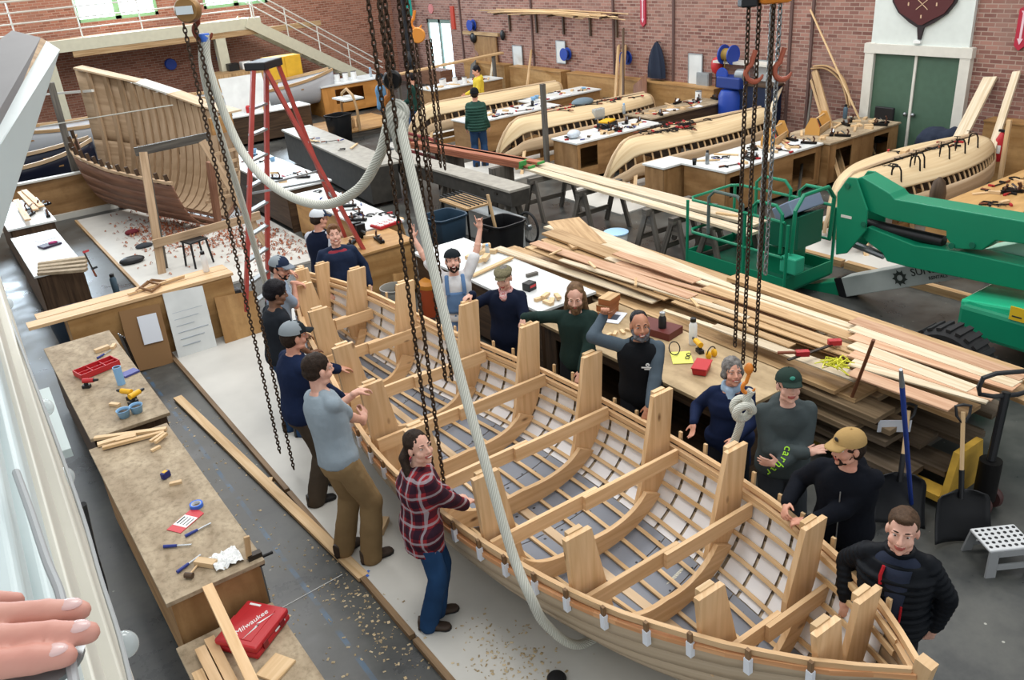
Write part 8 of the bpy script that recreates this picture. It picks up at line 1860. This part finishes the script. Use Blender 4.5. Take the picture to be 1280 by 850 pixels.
t = thing('cabinet', 'tan wooden cupboard on the wall side below the stair', 'cabinet', (9.6, 29.2, 0)); m = MB(); m.box((0, 0, .75), (2.3, .7, 1.5)); part(t, 'body', LUMBER, m)
for i in range(4): m = MB(); m.box((-.85+.56*i, -.36, .8), (.52, .02, 1.3)); part(t, 'door', LUMBER, m)
for i in range(3): m = MB(); m.box((9.2+.45*i, 29.1, 1.62), (.34, .3, .22)); tag(m.build('crate', (BLACK, WHITE, DARKWOOD)[i]), ('black', 'white', 'brown')[i]+' crate on the tan cupboard below the stair', 'crate')
def small_boat(label, x0, x1, yc, half, z0, zs, hm, rail=LUMBER, inner=PLY):
    t = thing('rowing_boat', label, 'boat', ((x0+x1)/2, yc, 0)); L = x1-x0
    def pt(s, u, side):
        b = half*math.sin(PI*min(.98, max(.02, s)))**.55; th = u*PI/2; z = z0+(zs+.25*(2*s-1)**2-z0)*(1-math.cos(th)**.9); return V((x0+L*s, yc+side*b*math.sin(th)**.8, z))
    for side in (-1, 1):
        g = MB(); g.grid(lambda a, b: pt(a, b, side), 24, 8, uvs=(L, .8)); g.build('hull_side', hm, t, solid=.02)
        R = [[pt(s, 1, side)+V((0, e, d)) for e, d in ((-.04, -.04), (.04, -.04), (.04, .04), (-.04, .04))] for s in np.linspace(0, 1, 20)]; m = MB(); m.rings(R, smooth=False); m.build('gunwale', rail, t)
    for s in (.25, .5, .75): m = MB(); a, b = pt(s, .85, -1), pt(s, .85, 1); m.board(a, b, .25, .03); m.build('thwart', inner, t)
    for s in (.25, .75): m = MB(); m.box((x0+L*s, yc, z0/2+.04), (.12, half*1.2, z0+.08)); m.build('cradle', OLDWOOD, t)
    return t
WHITEH = mat('white hull paint', 'c3c7cc', .4); NAVYH = mat('navy hull paint', '131a2e', .35)
small_boat('white hulled rowing boat with tan rails, behind the framed boat', 1.2, 6.4, 25.6, .75, .45, 1.15, WHITEH); small_boat('navy hulled boat with a pale rail at the far left behind the partition', -.3, 3.4, 22.6, .8, .25, .95, NAVYH, PALE); small_boat('white hulled boat with a wide tan rail under the mezzanine, right of the framed boat', 6.0, 11.5, 26.6, .8, .45, 1.15, WHITEH, LUMBER)
m = MB(); p = V((8.0, 24.55, .86)); m.board(p, p+V((0, .3, .95)), 1.25, .02, up=(0, -1, .3)); one('white_sheet', 'sheet', 'large white sheet of drawings propped against the white hull', m, WHITETOP)
bench('bench with red tins below the propped white sheet', 6.9, 9.6, 24.1, 24.9, .85, WHITETOP, DARKWOOD)
for i, x in enumerate((7.2, 7.35, 7.9, 8.4)): m = MB(); m.lathe([(.07, 0), (.07, .16), (.04, .2)], 14, TR((x, 24.4, ZB))); tag(m.build('red_tin', (RED, BLACK, RED, YELLOW)[i]), ('red', 'black', 'second red', 'yellow')[i]+' tin on the bench below the propped white sheet', 'tin')
m = MB(); m.board(at(57, 118, 1.9), V((3.3, 19.9, 2.55)), .05, .05); one('boat_pole', 'pole', 'slanting pale pole running to the far top of the framed boat', m, OFFWHITE)
m = MB(); m.tube([V((2.2, 20.4, 1.95)), V((4.3, 17.8, 2.3))], .012, 6); one('rope_line', 'rope', 'thin pale line stretched across the framed boat', m, ROPE)
PR['bin'].put(V((9.6, 22.2, 0)), .3, 'black bin beyond the long dark table'); 
t = thing('low_platform', 'low pale plywood platform under the bending jig in the background', 'platform', (10.4, 23.4, 0)); m = MB(); m.box((0, 0, .18), (2.6, 2.2, .04)); part(t, 'deck', PLY, m); m = MB(); m.box((0, 0, .08), (2.5, 2.1, .16)); part(t, 'base', OLDWOOD, m)
t = thing('band_saw', 'machine with a rounded wooden guard beside the denim shirt person', 'machine', (10.2, 22.7, .2)); m = MB(); m.tube([(0, -.5, 0), (0, -.5, .6), (0, -.35, .95), (0, 0, 1.1), (0, .35, .95), (0, .5, .6), (0, .5, 0)], .04, 8); part(t, 'arch', LUMBER, m); m = MB(); m.box((0, 0, .85), (.6, .8, .04)); part(t, 'table', WHITETOP, m)
for i in range(5): m = MB(); m.lathe([(.04, 0), (.05, .2), (.02, .3)], 10, TR((-.2+.1*i, .1*(i % 2), .0))); part(t, 'spindle', LUMBER, m)
# far floor panels under the hulls and beside the lift
for i, (x, y, sx, sy, l) in enumerate(((12.7, 7.3, 4.2, 2.5, 'pale floor panel under the hull by the green doors'), (12.4, 12.3, 4.6, 2.0, 'pale floor panel under the hull behind the tote bench'), (12.4, 16.0, 4.6, 2.2, 'pale floor panel under the hull behind the yellow case bench'), (12.4, 19.8, 4.6, 2.0, 'pale floor panel under the farthest hull'))):
    m = MB(); m.box((x, y, .012), (sx, sy, .024)); tag(m.build('floor_panel', PANEL), l, 'floor panel')
for i, (y0, y1) in enumerate(((2.0, 4.4), (4.45, 6.9), (6.95, 8.4))): m = MB(); m.board((10.55, y0, .05), (10.55, y1, .05), .1, .1); tag(m.build('floor_timber', LUMBER), ('nearest', 'middle', 'farthest')[i]+' timber edging the floor panel behind the boom lift', 'timber')
m = MB(); m.box((11.6, 3.6, .03), (1.9, 3.0, .06)); tag(m.build('floor_panel', PANEL), 'raised pale panel edged with timber beyond the boom lift wheel', 'floor panel')
# clamps and hoses hung along the grey beam table, bicycle wheel leaning by it
for i in range(9): p = V((8.02+.012*i, 12.2+.42*i, .8)); m = MB(); m.board(p, p+V((-.02, 0, -.4)), .025, .012, up=(1, 0, 0)); m.box(p+V((-.02, 0, -.08)), (.05, .09, .03)); tag(m.build('hanging_clamp', DARKSTEEL), 'steel clamp hanging from the near side of the grey beam table', 'clamp', 'clamps hanging on the grey beam table')
bk = thing('cart_wheel', 'black rubber wheel standing under the end of the grey beam table', 'wheel', (8.05, 11.35, 0)); m = MB(); m.tube([(0, .26*math.cos(a), .27+.26*math.sin(a)) for a in [2*PI*i/28 for i in range(28)]], .022, 8, True); part(bk, 'tyre', TYRE, m); m = MB(); m.lathe([(.001, -.03), (.05, -.03), (.05, .03), (.001, .03)], 12, TR((0, 0, .27), ry=PI/2)); part(bk, 'hub', STEEL, m)
for a in range(10): m = MB(); m.cyl((0, 0, .27), (0, .25*math.cos(a*.628), .27+.25*math.sin(a*.628)), .003, n=5); part(bk, 'spoke', STEEL, m)
t = thing('pipe_rack', 'rack of black pipe clamps standing beside the grey beam table', 'rack', (7.35, 12.2, 0)); m = MB(); m.box((0, 0, .72), (.5, .9, .03)); part(t, 'top', LUMBER, m)
for x in (-.22, .22):
    for y in (-.4, .4): m = MB(); m.cyl((x, y, 0), (x, y, .7), .02); part(t, 'leg', BLACKM, m)
for i in range(6): m = MB(); m.cyl((-.2+.08*i, -.5, .78), (-.2+.08*i, .5, .78), .012); part(t, 'pipe', BLACKM, m)
t = thing('metal_trough', 'low pale trough beside the black rubbish bin', 'trough', (7.68, 12.0, 0)); m = MB(); m.box((0, 0, .25), (.36, 1.6, .5)); part(t, 'body', mat('pale grey steel', 'a7aaa8', .5), m, bevel=.02); m = MB(); m.box((0, 0, .51), (.4, 1.64, .03)); part(t, 'rim', GALV, m)
# ------------------------------------------------------------------ camera, light, view
cam = bpy.data.cameras.new('camera'); co = bpy.data.objects.new('camera', cam); COL.objects.link(co)
cam.sensor_fit = 'HORIZONTAL'; cam.sensor_width = 36; cam.lens = CAM_F/1280*36; cam.clip_start = .02; cam.clip_end = 300
co.matrix_world = axes(CR, CU, -CF, CP); SC.camera = co
w = bpy.data.worlds.new('overcast'); SC.world = w; w.use_nodes = True; nt = w.node_tree
bg = nt.nodes['Background']; bg.inputs[0].default_value = (.93, .97, 1, 1); bg.inputs[1].default_value = .75
def area(name, loc, sx, sy, e, target=None, c=(1, 1, 1)):
    l = bpy.data.lights.new(name, 'AREA'); l.shape = 'RECTANGLE'; l.size = sx; l.size_y = sy; l.energy = e; l.color = c
    o = bpy.data.objects.new(name, l); COL.objects.link(o); o.location = loc
    if target: o.rotation_euler = (V(target)-V(loc)).to_track_quat('-Z', 'Y').to_euler()
    return o
for x, y in ((3, 5), (9, 5), (3, 14), (9, 14), (14, 10), (9, 23), (3, 23), (14, 20)):
    area('high_bay_lamp', (x, y, 9.5), 3.0, 3.0, 260, c=(1, .98, .95))
for x in (2.0, 6.5, 10.4): area('window_daylight', (x, 30.7, 4.4), 2.3, 1.9, 380, (x-.6, 12, 0), (.72, .87, 1))
vs = SC.view_settings; vs.view_transform = 'Standard'; vs.look = 'None'; vs.exposure = .28; vs.gamma = 1
vs.use_curve_mapping = False
SC.cycles.max_bounces = 6
